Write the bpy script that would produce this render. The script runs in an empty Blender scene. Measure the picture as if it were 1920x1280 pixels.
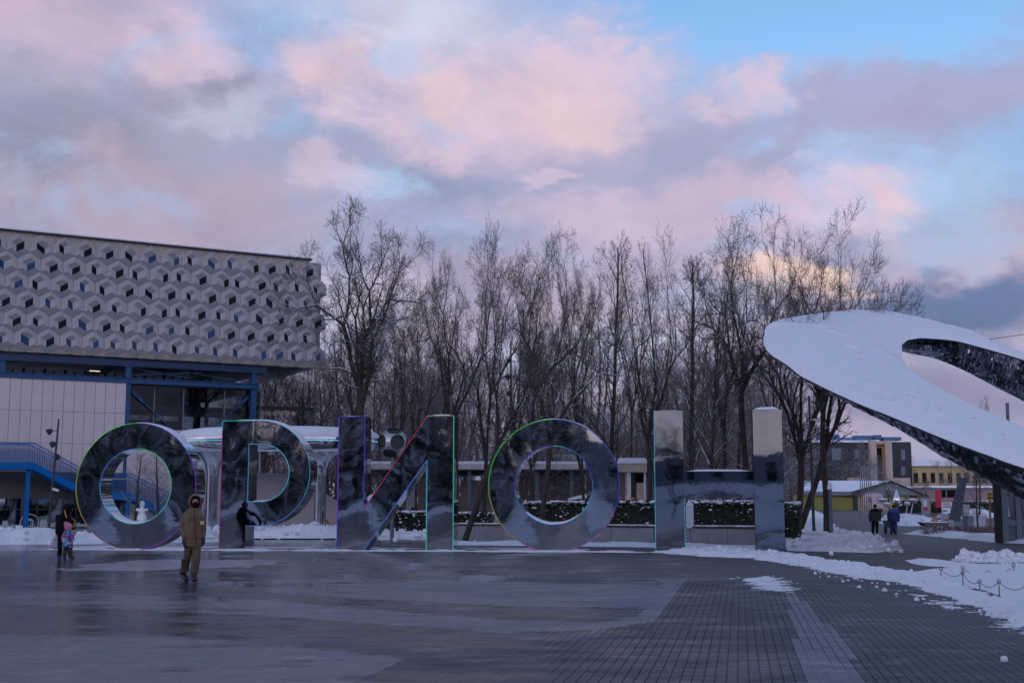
import bpy, bmesh, math, random
import numpy as np
from mathutils import Vector, Matrix
from mathutils.geometry import tessellate_polygon

sc = bpy.context.scene
C = sc.collection
R = math.radians
rnd = random.Random(7)

# ------------------------------------------------------------------ camera
FPX = 2400.0                       # focal length in photo pixels (45 mm)
PITCH = math.atan(310.0 / FPX)     # horizon at row 950 of 1280
EYE = 1.53
cam_d = bpy.data.cameras.new('camera')
cam_d.lens = 45.0
cam_d.sensor_width = 36.0
cam_d.clip_start = 0.1
cam_d.clip_end = 6000.0
cam = bpy.data.objects.new('camera', cam_d)
C.objects.link(cam)
cam.location = (0, 0, EYE)
cam.rotation_euler = (R(90) + PITCH, 0, 0)
sc.camera = cam
sc.view_settings.view_transform = 'Standard'
sc.view_settings.look = 'None'
sc.view_settings.gamma = 1.0
sc.view_settings.use_curve_mapping = False
sc.view_settings.exposure = 0.45
sc.render.engine = 'CYCLES'
sc.cycles.use_denoising = True
sc.cycles.max_bounces = 6
sc.cycles.transparent_max_bounces = 12


def ray(px, py):
    x = (px - 960.0) / FPX
    y = (640.0 - py) / FPX
    c, s = math.cos(PITCH), math.sin(PITCH)
    return Vector((x, c - s * y, s + c * y))


def gnd(px, py, z=0.0):
    d = ray(px, py)
    t = (z - EYE) / d.z
    return Vector((d.x * t, d.y * t, z))


def at(px, py, Y):
    d = ray(px, py)
    t = Y / d.y
    return Vector((d.x * t, Y, EYE + d.z * t))


def pxm(Y):                        # metres per photo pixel at depth Y
    return Y / FPX


def gz(y):                         # the ground climbs very gently beyond the square
    return np.maximum(0.0, np.asarray(y, float) - 75.0) * 0.0055


def gzf(y):
    return float(gz(y))


# ------------------------------------------------------------------ sky
def build_world():
    w = bpy.data.worlds.new('World')
    sc.world = w
    w.use_nodes = True
    nt = w.node_tree
    N, L = nt.nodes, nt.links
    N.clear()
    out = N.new('ShaderNodeOutputWorld')
    sky = N.new('ShaderNodeTexSky')
    sky.sky_type = 'NISHITA'
    sky.sun_disc = False
    sky.sun_elevation = R(12.0)
    sky.sun_rotation = R(195)
    sky.air_density = 1.0
    sky.dust_density = 0.2
    sky.ozone_density = 3.0
    w.cycles.sampling_method = 'MANUAL'
    w.cycles.sample_map_resolution = 512
    bgA = N.new('ShaderNodeBackground')
    bgA.inputs['Strength'].default_value = SKY_STRENGTH
    L.new(sky.outputs['Color'], bgA.inputs['Color'])
    bgB = N.new('ShaderNodeBackground')
    bgB.inputs['Strength'].default_value = 1.0
    mixs = N.new('ShaderNodeMixShader')
    L.new(bgA.outputs[0], mixs.inputs[1])
    L.new(bgB.outputs[0], mixs.inputs[2])
    L.new(mixs.outputs[0], out.inputs['Surface'])

    def math_(op, a, b=None, c=None, clamp=False):
        n = N.new('ShaderNodeMath')
        n.operation = op
        n.use_clamp = clamp
        for i, v in enumerate((a, b, c)):
            if v is None:
                continue
            if isinstance(v, (int, float)):
                n.inputs[i].default_value = v
            else:
                L.new(v, n.inputs[i])
        return n.outputs[0]

    def vec(op, a, b=None):
        n = N.new('ShaderNodeVectorMath')
        n.operation = op
        for i, v in enumerate((a, b)):
            if v is None:
                continue
            if isinstance(v, (tuple, list)):
                n.inputs[i].default_value = v
            else:
                L.new(v, n.inputs[i])
        return n.outputs['Value'] if op in ('LENGTH', 'DOT_PRODUCT') else n.outputs[0]

    def noise(v, scale, detail=4, rough=0.55, dist=0.0):
        n = N.new('ShaderNodeTexNoise')
        n.inputs['Scale'].default_value = scale
        n.inputs['Detail'].default_value = detail
        n.inputs['Roughness'].default_value = rough
        n.inputs['Distortion'].default_value = dist
        L.new(v, n.inputs['Vector'])
        return n

    def smooth(v, lo, hi):
        n = N.new('ShaderNodeMapRange')
        n.interpolation_type = 'SMOOTHSTEP'
        n.inputs['From Min'].default_value = lo
        n.inputs['From Max'].default_value = hi
        L.new(v, n.inputs['Value'])
        return n.outputs[0]

    def mixc(f, a, b):
        n = N.new('ShaderNodeMix')
        n.data_type = 'RGBA'
        n.clamp_factor = True
        for s, v in ((n.inputs[0], f), (n.inputs[6], a), (n.inputs[7], b)):
            if isinstance(v, (int, float)):
                s.default_value = v
            elif isinstance(v, tuple):
                s.default_value = v + (1,) if len(v) == 3 else v
            else:
                L.new(v, s)
        return n.outputs[2]

    def mixf(f, a, b):
        n = N.new('ShaderNodeMix')
        n.data_type = 'FLOAT'
        n.clamp_factor = True
        for s, v in ((n.inputs[0], f), (n.inputs[2], a), (n.inputs[3], b)):
            if isinstance(v, (int, float)):
                s.default_value = v
            else:
                L.new(v, s)
        return n.outputs[0]

    tc = N.new('ShaderNodeTexCoord')
    D = tc.outputs['Generated']
    # stretched copy of the view direction for cloud noise; banks lie flatter near the horizon
    S = vec('MULTIPLY', D, (1.0, 1.0, 1.7))
    wn = noise(S, 3.2, 3, 0.55)
    warp = vec('MULTIPLY', vec('SUBTRACT', wn.outputs['Color'], (0.5, 0.5, 0.5)), (0.13, 0.13, 0.09))
    wn2 = noise(S, 11.0, 4, 0.6)
    warp2 = vec('MULTIPLY', vec('SUBTRACT', wn2.outputs['Color'], (0.5, 0.5, 0.5)), (0.085, 0.085, 0.06))
    wn3 = noise(S, 34.0, 5, 0.62)
    warp3 = vec('MULTIPLY', vec('SUBTRACT', wn3.outputs['Color'], (0.5, 0.5, 0.5)), (0.030, 0.030, 0.024))
    W = vec('ADD', vec('ADD', vec('ADD', D, warp), warp2), warp3)
    big = noise(S, 5.0, 6, 0.56, 0.3).outputs['Fac']
    fine = noise(S, 17.0, 8, 0.63, 0.5).outputs['Fac']
    tex = math_('ADD', math_('MULTIPLY', big, 0.55), math_('MULTIPLY', fine, 0.45))
    # general cloud deck all round the dome
    n1 = noise(vec('ADD', S, (3.1, 1.7, 0.4)), 2.3, 5, 0.55, 0.5).outputs['Fac']
    n2 = noise(vec('ADD', S, (7.3, 2.2, 5.1)), 3.1, 5, 0.55, 0.5).outputs['Fac']
    lilac = (0.330, 0.345, 0.520)
    pink = (0.660, 0.520, 0.640)
    slate = (0.245, 0.285, 0.470)
    cream = (0.82, 0.60, 0.54)
    col = mixc(smooth(n1, 0.42, 0.66), lilac, pink)
    col = mixc(smooth(n2, 0.52, 0.72), col, slate)
    cov = math_('MULTIPLY', smooth(n2, 0.44, 0.70), 0.75)
    sepz = N.new('ShaderNodeSeparateXYZ')
    L.new(D, sepz.inputs[0])
    # extra brightness added to light the scene: higher up, most on the sunset side
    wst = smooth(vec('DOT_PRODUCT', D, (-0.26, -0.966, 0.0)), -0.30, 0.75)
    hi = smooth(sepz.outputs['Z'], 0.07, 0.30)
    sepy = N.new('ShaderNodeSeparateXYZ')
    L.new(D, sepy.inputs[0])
    # keep the added brightness out of the eastern sky in view
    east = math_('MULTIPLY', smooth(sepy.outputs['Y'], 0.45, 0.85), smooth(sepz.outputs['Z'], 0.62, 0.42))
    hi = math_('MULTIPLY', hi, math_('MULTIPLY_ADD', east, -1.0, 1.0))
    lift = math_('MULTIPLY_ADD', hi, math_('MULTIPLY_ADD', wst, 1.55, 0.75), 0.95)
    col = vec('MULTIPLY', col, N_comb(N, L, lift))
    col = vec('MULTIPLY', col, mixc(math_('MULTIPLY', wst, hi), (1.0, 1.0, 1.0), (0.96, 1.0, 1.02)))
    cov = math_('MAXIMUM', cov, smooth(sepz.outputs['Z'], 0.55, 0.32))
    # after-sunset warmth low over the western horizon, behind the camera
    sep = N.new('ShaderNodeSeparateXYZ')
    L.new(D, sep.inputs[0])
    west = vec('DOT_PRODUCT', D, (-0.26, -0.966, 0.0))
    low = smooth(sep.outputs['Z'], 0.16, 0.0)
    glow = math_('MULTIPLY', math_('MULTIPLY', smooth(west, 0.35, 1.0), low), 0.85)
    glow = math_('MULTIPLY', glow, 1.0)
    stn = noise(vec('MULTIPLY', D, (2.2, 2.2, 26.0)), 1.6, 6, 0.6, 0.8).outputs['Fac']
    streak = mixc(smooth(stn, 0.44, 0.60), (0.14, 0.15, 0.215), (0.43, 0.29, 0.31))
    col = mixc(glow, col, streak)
    # cloud banks: (px, py, half width px, half height px, colour or None for clear sky, opacity, softness)
    P, LI, SL, CR = pink, lilac, slate, cream
    P2 = (0.55, 0.44, 0.57)
    WH = (0.60, 0.61, 0.74)
    layers = [
        (960, 200, 1500, 420, (0.40, 0.43, 0.62), 0.85, 1.2),
        (1500, 20, 560, 190, None, 1.0, 0.8),
        (1930, 240, 200, 130, (0.31, 0.49, 0.78), 0.85, 0.9),
        (520, 60, 240, 130, (0.30, 0.40, 0.66), 0.7, 0.9),
        (110, 40, 330, 130, P2, 0.95, 1.0),
        (70, 300, 330, 160, (0.275, 0.285, 0.40), 0.95, 0.9),
        (240, 400, 420, 130, (0.44, 0.36, 0.46), 0.9, 0.9),
        (340, 120, 140, 90, P, 0.85, 0.8),
        (430, 190, 90, 40, (0.30, 0.31, 0.44), 0.7, 0.6),
        (545, 140, 70, 60, None, 0.65, 0.7),
        (560, 300, 320, 90, (0.34, 0.38, 0.55), 0.75, 0.9),
        (410, 235, 130, 60, WH, 0.45, 0.8),
        (650, 160, 160, 110, P, 0.95, 0.7),
        (690, 30, 230, 70, WH, 0.55, 0.8),
        (880, 90, 220, 90, WH, 0.5, 0.8),
        (880, 230, 200, 110, P, 0.9, 0.7),
        (1090, 180, 200, 150, P, 0.95, 0.6),
        (1130, 205, 110, 60, CR, 0.35, 0.8),
        (850, 205, 70, 50, CR, 0.3, 0.8),
        (640, 190, 80, 50, CR, 0.25, 0.8),
        (1660, 180, 430, 80, (0.37, 0.37, 0.56), 0.95, 0.8),
        (1390, 165, 110, 70, P, 0.85, 0.6),
        (1330, 300, 420, 75, (0.35, 0.36, 0.53), 0.9, 0.9),
        (870, 360, 220, 70, (0.27, 0.31, 0.48), 0.75, 0.9),
        (760, 360, 95, 50, (0.42, 0.58, 0.83), 0.6, 0.7),
        (1080, 320, 55, 24, P, 0.6, 0.5),
        (1330, 400, 400, 70, P2, 0.9, 0.8),
        (1600, 360, 130, 75, P, 0.9, 0.7),
        (1640, 395, 70, 60, CR, 0.35, 0.8),
        (640, 350, 110, 50, P, 0.6, 0.7),
        (555, 285, 80, 60, (0.32, 0.46, 0.74), 0.6, 0.8),
        (770, 160, 60, 70, (0.40, 0.55, 0.80), 0.55, 0.8),
        (470, 90, 110, 60, (0.34, 0.46, 0.74), 0.55, 0.8),
        (1790, 380, 130, 130, (0.36, 0.50, 0.70), 0.75, 1.0),
        (1830, 470, 170, 40, (0.36, 0.45, 0.66), 0.6, 0.8),
        (1850, 570, 300, 80, (0.135, 0.190, 0.350), 0.97, 0.8),
        (1480, 535, 130, 42, (0.95, 0.66, 0.54), 0.85, 0.7),
        (1330, 560, 220, 40, (0.43, 0.46, 0.65), 0.7, 0.8),
        (1000, 520, 420, 70, (0.44, 0.37, 0.50), 0.75, 0.9),
        (620, 560, 260, 60, (0.56, 0.50, 0.62), 0.75, 0.9),
        (1150, 640, 300, 45, (0.55, 0.56, 0.74), 0.75, 0.8),
        (1650, 760, 420, 90, (0.26, 0.24, 0.37), 0.9, 0.9),
        (1700, 685, 80, 28, (0.55, 0.47, 0.55), 0.6, 0.8),
        (900, 760, 700, 80, (0.48, 0.42, 0.55), 0.75, 0.9),
    ]
    for (px, py, rx, ry, c, op, soft) in layers:
        d = ray(px, py).normalized()
        q = vec('MULTIPLY', vec('SUBTRACT', W, tuple(d)), (FPX / rx, FPX / rx, FPX / ry))
        f = math_('SUBTRACT', 1.0, vec('LENGTH', q))
        f = math_('ADD', f, math_('MULTIPLY', math_('SUBTRACT', tex, 0.5), 2.6))
        m = math_('MULTIPLY', smooth(f, -0.14, soft * 0.82), op)
        if c is None:
            cov = mixf(m, cov, 0.0)
        else:
            cov = mixf(m, cov, 1.0)
            col = mixc(m, col, c)
    # veils where the blue shines through the thinner cloud
    n3 = noise(vec('ADD', S, (2.3, 9.1, 4.4)), 7.5, 7, 0.6, 0.6).outputs['Fac']
    thinv = math_('MULTIPLY', smooth(n3, 0.50, 0.68), smooth(sepz.outputs['Z'], 0.10, 0.26))
    col = mixc(math_('MULTIPLY', thinv, 0.75), col, (0.36, 0.50, 0.76))
    # fine light and dark modelling inside the banks
    gain = math_('MULTIPLY', math_('ADD', math_('MULTIPLY', tex, 0.75), 0.63), 0.78)
    col = vec('MULTIPLY', col, N_comb(N, L, gain))
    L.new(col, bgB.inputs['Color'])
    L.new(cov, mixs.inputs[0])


def N_comb(N, L, v):
    n = N.new('ShaderNodeCombineXYZ')
    for i in range(3):
        L.new(v, n.inputs[i])
    return n.outputs[0]


SKY_STRENGTH = 0.15
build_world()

sun_d = bpy.data.lights.new('sun', 'SUN')
sun_d.energy = 0.05
sun_d.angle = R(25)
sun_d.color = (1.0, 0.82, 0.74)
sun = bpy.data.objects.new('sun', sun_d)
C.objects.link(sun)
sun.rotation_euler = Vector((0.26, 0.966, -0.105)).to_track_quat('-Z', 'Y').to_euler()

# ------------------------------------------------------------------ helpers
def fast_mesh(name, verts, quads=None, tris=None, mats=(), midx=None, smooth=False):
    verts = np.asarray(verts, np.float32).reshape(-1, 3)
    me = bpy.data.meshes.new(name)
    loops, starts, n = [], [], 0
    if quads is not None and len(quads):
        q = np.asarray(quads, np.int32).reshape(-1, 4)
        loops.append(q.ravel())
        starts.append(np.arange(len(q), dtype=np.int32) * 4)
        n = len(q) * 4
    if tris is not None and len(tris):
        t = np.asarray(tris, np.int32).reshape(-1, 3)
        loops.append(t.ravel())
        starts.append(n + np.arange(len(t), dtype=np.int32) * 3)
    loops = np.concatenate(loops)
    starts = np.concatenate(starts)
    me.vertices.add(len(verts))
    me.vertices.foreach_set('co', verts.ravel())
    me.loops.add(len(loops))
    me.loops.foreach_set('vertex_index', loops)
    me.polygons.add(len(starts))
    me.polygons.foreach_set('loop_start', starts)
    for m in mats:
        me.materials.append(m)
    if midx is not None:
        me.polygons.foreach_set('material_index', np.asarray(midx, np.int32))
    me.polygons.foreach_set('use_smooth', np.full(len(starts), bool(smooth)))
    me.update(calc_edges=True)
    me.validate()
    return me


def root_of(o):
    p = Vector((0, 0, 0))
    while o is not None:
        p = p + o.location
        o = o.parent
    return p


def link(name, me, parent=None):
    o = bpy.data.objects.new(name, me)
    C.objects.link(o)
    if parent is not None:
        o.parent = parent
    return o


def tag(o, label=None, cat=None, group=None, kind=None):
    for k, v in (('label', label), ('category', cat), ('group', group), ('kind', kind)):
        if v is not None:
            o[k] = v
    return o


def thing(name, label, cat, loc=(0, 0, 0), rz=0.0, group=None):
    o = bpy.data.objects.new(name, None)
    o.empty_display_size = 0.2
    C.objects.link(o)
    o.location = loc
    o.rotation_euler = (0, 0, rz)
    return tag(o, label, cat, group)


def copy_tree(o, parent=None):
    c = o.copy()
    C.objects.link(c)
    if parent is not None:
        c.parent = parent
    for ch in list(o.children):
        copy_tree(ch, c)
    return c


class MB:
    """collects faces of one part"""

    def __init__(s):
        s.v, s.f, s.m = [], [], []

    def add(s, vs, fs, m=0):
        b = len(s.v)
        s.v += [tuple(v) for v in vs]
        s.f += [tuple(i + b for i in f) for f in fs]
        s.m += [m] * len(fs)

    def box(s, c, d, rz=0.0, m=0, mat=None):
        x, y, z = d[0] / 2, d[1] / 2, d[2] / 2
        vs = [Vector((i, j, k)) for i in (-x, x) for j in (-y, y) for k in (-z, z)]
        M4 = mat if mat is not None else Matrix.Rotation(rz, 3, 'Z')
        vs = [M4 @ v + Vector(c) for v in vs]
        s.add(vs, [(0, 1, 3, 2), (4, 6, 7, 5), (0, 4, 5, 1), (2, 3, 7, 6), (0, 2, 6, 4), (1, 5, 7, 3)], m)

    def bar(s, a, b, w, h=None, m=0):
        a, b = Vector(a), Vector(b)
        d = b - a
        q = d.to_track_quat('X', 'Z').to_matrix()
        s.box((a + b) / 2, (d.length, w, h or w), m=m, mat=q)

    def tube(s, pts, r, n=8, m=0, caps=True):
        pts = [Vector(p) for p in pts]
        rr = r if isinstance(r, (list, tuple)) else [r] * len(pts)
        b = len(s.v)
        ref = None
        for i, p in enumerate(pts):
            t = (pts[min(i + 1, len(pts) - 1)] - pts[max(i - 1, 0)]).normalized()
            if ref is None:
                ref = Vector((0, 0, 1)) if abs(t.z) < 0.9 else Vector((1, 0, 0))
            u = t.cross(ref).normalized()
            ref = u.cross(t).normalized()
            for k in range(n):
                a = 2 * math.pi * k / n
                s.v.append(tuple(p + (u * math.cos(a) + ref * math.sin(a)) * rr[i]))
        for i in range(len(pts) - 1):
            for k in range(n):
                k2 = (k + 1) % n
                s.f.append((b + i * n + k, b + i * n + k2, b + (i + 1) * n + k2, b + (i + 1) * n + k))
                s.m.append(m)
        if caps:
            s.f.append(tuple(b + k for k in range(n)))
            s.f.append(tuple(b + (len(pts) - 1) * n + k for k in reversed(range(n))))
            s.m += [m, m]

    def lathe(s, prof, c=(0, 0, 0), n=16, m=0, mat=None):
        b = len(s.v)
        for (r, z) in prof:
            for k in range(n):
                a = 2 * math.pi * k / n
                v = Vector((r * math.cos(a), r * math.sin(a), z))
                if mat is not None:
                    v = mat @ v
                s.v.append(tuple(v + Vector(c)))
        for i in range(len(prof) - 1):
            for k in range(n):
                k2 = (k + 1) % n
                s.f.append((b + i * n + k, b + i * n + k2, b + (i + 1) * n + k2, b + (i + 1) * n + k))
                s.m.append(m)
        s.f.append(tuple(b + k for k in reversed(range(n))))
        s.f.append(tuple(b + (len(prof) - 1) * n + k for k in range(n)))
        s.m += [m, m]

    def ball(s, c, r, n=10, m=0, squash=1.0, rough=0.0, seed=0):
        rr = random.Random(seed)
        b = len(s.v)
        nl = max(4, n // 2 + 1)
        rx, ry, rz_ = r if isinstance(r, (tuple, list)) else (r, r, r * squash)
        for i in range(nl + 1):
            t = math.pi * i / nl
            for k in range(n):
                a = 2 * math.pi * k / n
                j = 1 + rr.uniform(-rough, rough)
                s.v.append((c[0] + rx * j * math.sin(t) * math.cos(a), c[1] + ry * j * math.sin(t) * math.sin(a),
                            c[2] + rz_ * j * math.cos(t)))
        for i in range(nl):
            for k in range(n):
                k2 = (k + 1) % n
                s.f.append((b + i * n + k, b + (i + 1) * n + k, b + (i + 1) * n + k2, b + i * n + k2))
                s.m.append(m)

    def prism(s, poly, z0, z1, m=0, xf=None):
        """poly: list of 2-D points, extruded from z0 to z1; xf maps (x, y, z) to space"""
        n = len(poly)
        xf = xf or (lambda x, y, z: (x, y, z))
        vs = [xf(x, y, z0) for x, y in poly] + [xf(x, y, z1) for x, y in poly]
        tris = tessellate_polygon([[Vector((x, y, 0)) for x, y in poly]])
        fs = [tuple(t) for t in tris] + [tuple(i + n for i in reversed(t)) for t in tris]
        fs += [(i, (i + 1) % n, (i + 1) % n + n, i + n) for i in range(n)]
        s.add(vs, fs, m)

    def build(s, name, mat, parent=None, smooth=False, world=True, fix=True):
        me = bpy.data.meshes.new(name)
        off = root_of(parent) if (parent is not None and world) else Vector((0, 0, 0))
        me.from_pydata([(v[0] - off.x, v[1] - off.y, v[2] - off.z) for v in s.v], [], s.f)
        for mm in (mat if isinstance(mat, (list, tuple)) else [mat]):
            me.materials.append(mm)
        me.polygons.foreach_set('material_index', s.m)
        if smooth:
            me.polygons.foreach_set('use_smooth', [True] * len(s.f))
        if fix:
            bm = bmesh.new()
            bm.from_mesh(me)
            bmesh.ops.recalc_face_normals(bm, faces=bm.faces)
            bm.to_mesh(me)
            bm.free()
        if smooth:
            try:
                me.set_sharp_from_angle(angle=R(42))
            except Exception:
                pass
        me.update()
        return link(name, me, parent)


# ------------------------------------------------------------------ materials
def node_mat(name):
    m = bpy.data.materials.new(name)
    m.use_nodes = True
    nt = m.node_tree
    return m, nt.nodes, nt.links, nt.nodes['Principled BSDF']


def add_noise(N, L, scale, detail=4, rough=0.55, coord='Object', stretch=None):
    tc = N.new('ShaderNodeTexCoord')
    n = N.new('ShaderNodeTexNoise')
    n.inputs['Scale'].default_value = scale
    n.inputs['Detail'].default_value = detail
    n.inputs['Roughness'].default_value = rough
    if coord == 'World':
        g = N.new('ShaderNodeNewGeometry')
        src = g.outputs['Position']
    else:
        src = tc.outputs[coord]
    if stretch:
        mp = N.new('ShaderNodeMapping')
        mp.inputs['Scale'].default_value = stretch
        L.new(src, mp.inputs['Vector'])
        src = mp.outputs[0]
    L.new(src, n.inputs['Vector'])
    return n.outputs['Fac']


def ramp(N, L, src, stops, interp='LINEAR'):
    r = N.new('ShaderNodeValToRGB')
    r.color_ramp.interpolation = interp
    els = r.color_ramp.elements
    while len(els) > len(stops):
        els.remove(els[-1])
    while len(els) < len(stops):
        els.new(0.5)
    for e, (p, c) in zip(els, stops):
        e.position = p
        e.color = tuple(c) + (1,) if len(c) == 3 else c
    L.new(src, r.inputs[0])
    return r.outputs[0]


def bump(N, L, P, src, strength, dist):
    b = N.new('ShaderNodeBump')
    b.inputs['Strength'].default_value = strength
    b.inputs['Distance'].default_value = dist
    L.new(src, b.inputs['Height'])
    if P.inputs['Normal'].links:
        L.new(P.inputs['Normal'].links[0].from_socket, b.inputs['Normal'])
    L.new(b.outputs[0], P.inputs['Normal'])


def M(name, rgb, rough=0.6, metal=0.0, var=0.16, scale=4.0, bmp=0.0, bscale=40.0, rvar=0.1, bdist=0.01, spec=None):
    m, N, L, P = node_mat(name)
    n = add_noise(N, L, scale, 6, 0.6)
    lo = tuple(max(0, c * (1 - var)) for c in rgb)
    hi = tuple(min(1, c * (1 + var)) for c in rgb)
    L.new(ramp(N, L, n, [(0.3, lo), (0.7, hi)]), P.inputs['Base Color'])
    r = N.new('ShaderNodeMapRange')
    r.inputs['To Min'].default_value = max(0.02, rough - rvar)
    r.inputs['To Max'].default_value = min(1, rough + rvar)
    L.new(n, r.inputs['Value'])
    L.new(r.outputs[0], P.inputs['Roughness'])
    P.inputs['Metallic'].default_value = metal
    if spec is not None:
        P.inputs['Specular IOR Level'].default_value = spec
    if bmp > 0:
        bump(N, L, P, add_noise(N, L, bscale, 5, 0.6), bmp, bdist)
    return m


def emit(name, rgb, strength):
    m, N, L, P = node_mat(name)
    P.inputs['Base Color'].default_value = (rgb[0] * 0.3, rgb[1] * 0.3, rgb[2] * 0.3, 1)
    P.inputs['Emission Color'].default_value = tuple(rgb) + (1,)
    P.inputs['Emission Strength'].default_value = strength
    return m


def glass_mat(name, tint, refl=0.25, rough=0.03):
    m, N, L, P = node_mat(name)
    out = N['Material Output']
    gl = N.new('ShaderNodeBsdfGlossy')
    gl.inputs['Roughness'].default_value = rough
    gl.inputs['Color'].default_value = (0.8, 0.85, 0.9, 1)
    tr = N.new('ShaderNodeBsdfTransparent')
    n = add_noise(N, L, 1.2, 3)
    c = ramp(N, L, n, [(0.3, tuple(t * 0.85 for t in tint)), (0.7, tint)])
    L.new(c, tr.inputs['Color'])
    lw = N.new('ShaderNodeLayerWeight')
    lw.inputs['Blend'].default_value = 0.25
    mr = N.new('ShaderNodeMapRange')
    mr.inputs['To Min'].default_value = refl * 0.4
    mr.inputs['To Max'].default_value = min(1.0, refl * 2.5)
    L.new(lw.outputs['Fresnel'], mr.inputs['Value'])
    mx = N.new('ShaderNodeMixShader')
    L.new(mr.outputs[0], mx.inputs[0])
    L.new(tr.outputs[0], mx.inputs[1])
    L.new(gl.outputs[0], mx.inputs[2])
    L.new(mx.outputs[0], out.inputs['Surface'])
    return m


SNOWC = (0.80, 0.82, 0.86)


def snow_mat(name, dirt=0.0, bs=9.0):
    m, N, L, P = node_mat(name)
    n = add_noise(N, L, 1.7, 7, 0.62, 'World')
    d = (0.46, 0.45, 0.46) if dirt < 0.85 else (0.16, 0.165, 0.185)
    top_ = SNOWC if dirt < 0.85 else (0.30, 0.31, 0.345)
    L.new(ramp(N, L, n, [(0.30, tuple(a * (1 - dirt) + b * dirt for a, b in zip(SNOWC, d))), (0.55, top_)]), P.inputs['Base Color'])
    P.inputs['Roughness'].default_value = 0.75
    P.inputs['Subsurface Weight'].default_value = 0.12
    P.inputs['Subsurface Radius'].default_value = (0.05, 0.06, 0.08)
    bump(N, L, P, add_noise(N, L, bs, 8, 0.70, 'World'), 0.75, 0.09)
    bump(N, L, P, add_noise(N, L, bs * 9, 4, 0.6, 'World'), 0.25, 0.012)
    return m


def snowy(name, rgb, lo=0.35, hi=0.62, nscale=5.0, rough=0.9, var=0.3, bscale=30.0):
    """a surface with fallen snow lying on whatever faces up"""
    m, N, L, P = node_mat(name)
    n = add_noise(N, L, 3.0, 5, 0.6, 'World')
    base = ramp(N, L, n, [(0.3, tuple(c * (1 - var) for c in rgb)), (0.7, tuple(c * (1 + var) for c in rgb))])
    g = N.new('ShaderNodeNewGeometry')
    s = N.new('ShaderNodeSeparateXYZ')
    L.new(g.outputs['Normal'], s.inputs[0])
    n2 = add_noise(N, L, nscale, 5, 0.6, 'World')
    a = N.new('ShaderNodeMath')
    a.operation = 'MULTIPLY_ADD'
    L.new(n2, a.inputs[0])
    a.inputs[1].default_value = 1.1
    a.inputs[2].default_value = -0.55
    b = N.new('ShaderNodeMath')
    b.operation = 'ADD'
    L.new(s.outputs['Z'], b.inputs[0])
    L.new(a.outputs[0], b.inputs[1])
    f = ramp(N, L, b.outputs[0], [(lo, (0, 0, 0)), (hi, (1, 1, 1))])
    mx = N.new('ShaderNodeMix')
    mx.data_type = 'RGBA'
    L.new(f, mx.inputs[0])
    L.new(base, mx.inputs[6])
    mx.inputs[7].default_value = SNOWC + (1,)
    L.new(mx.outputs[2], P.inputs['Base Color'])
    P.inputs['Roughness'].default_value = rough
    P.inputs['Specular IOR Level'].default_value = 0.25
    bump(N, L, P, add_noise(N, L, bscale, 5, 0.65), 0.5, 0.02)
    return m


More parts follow.
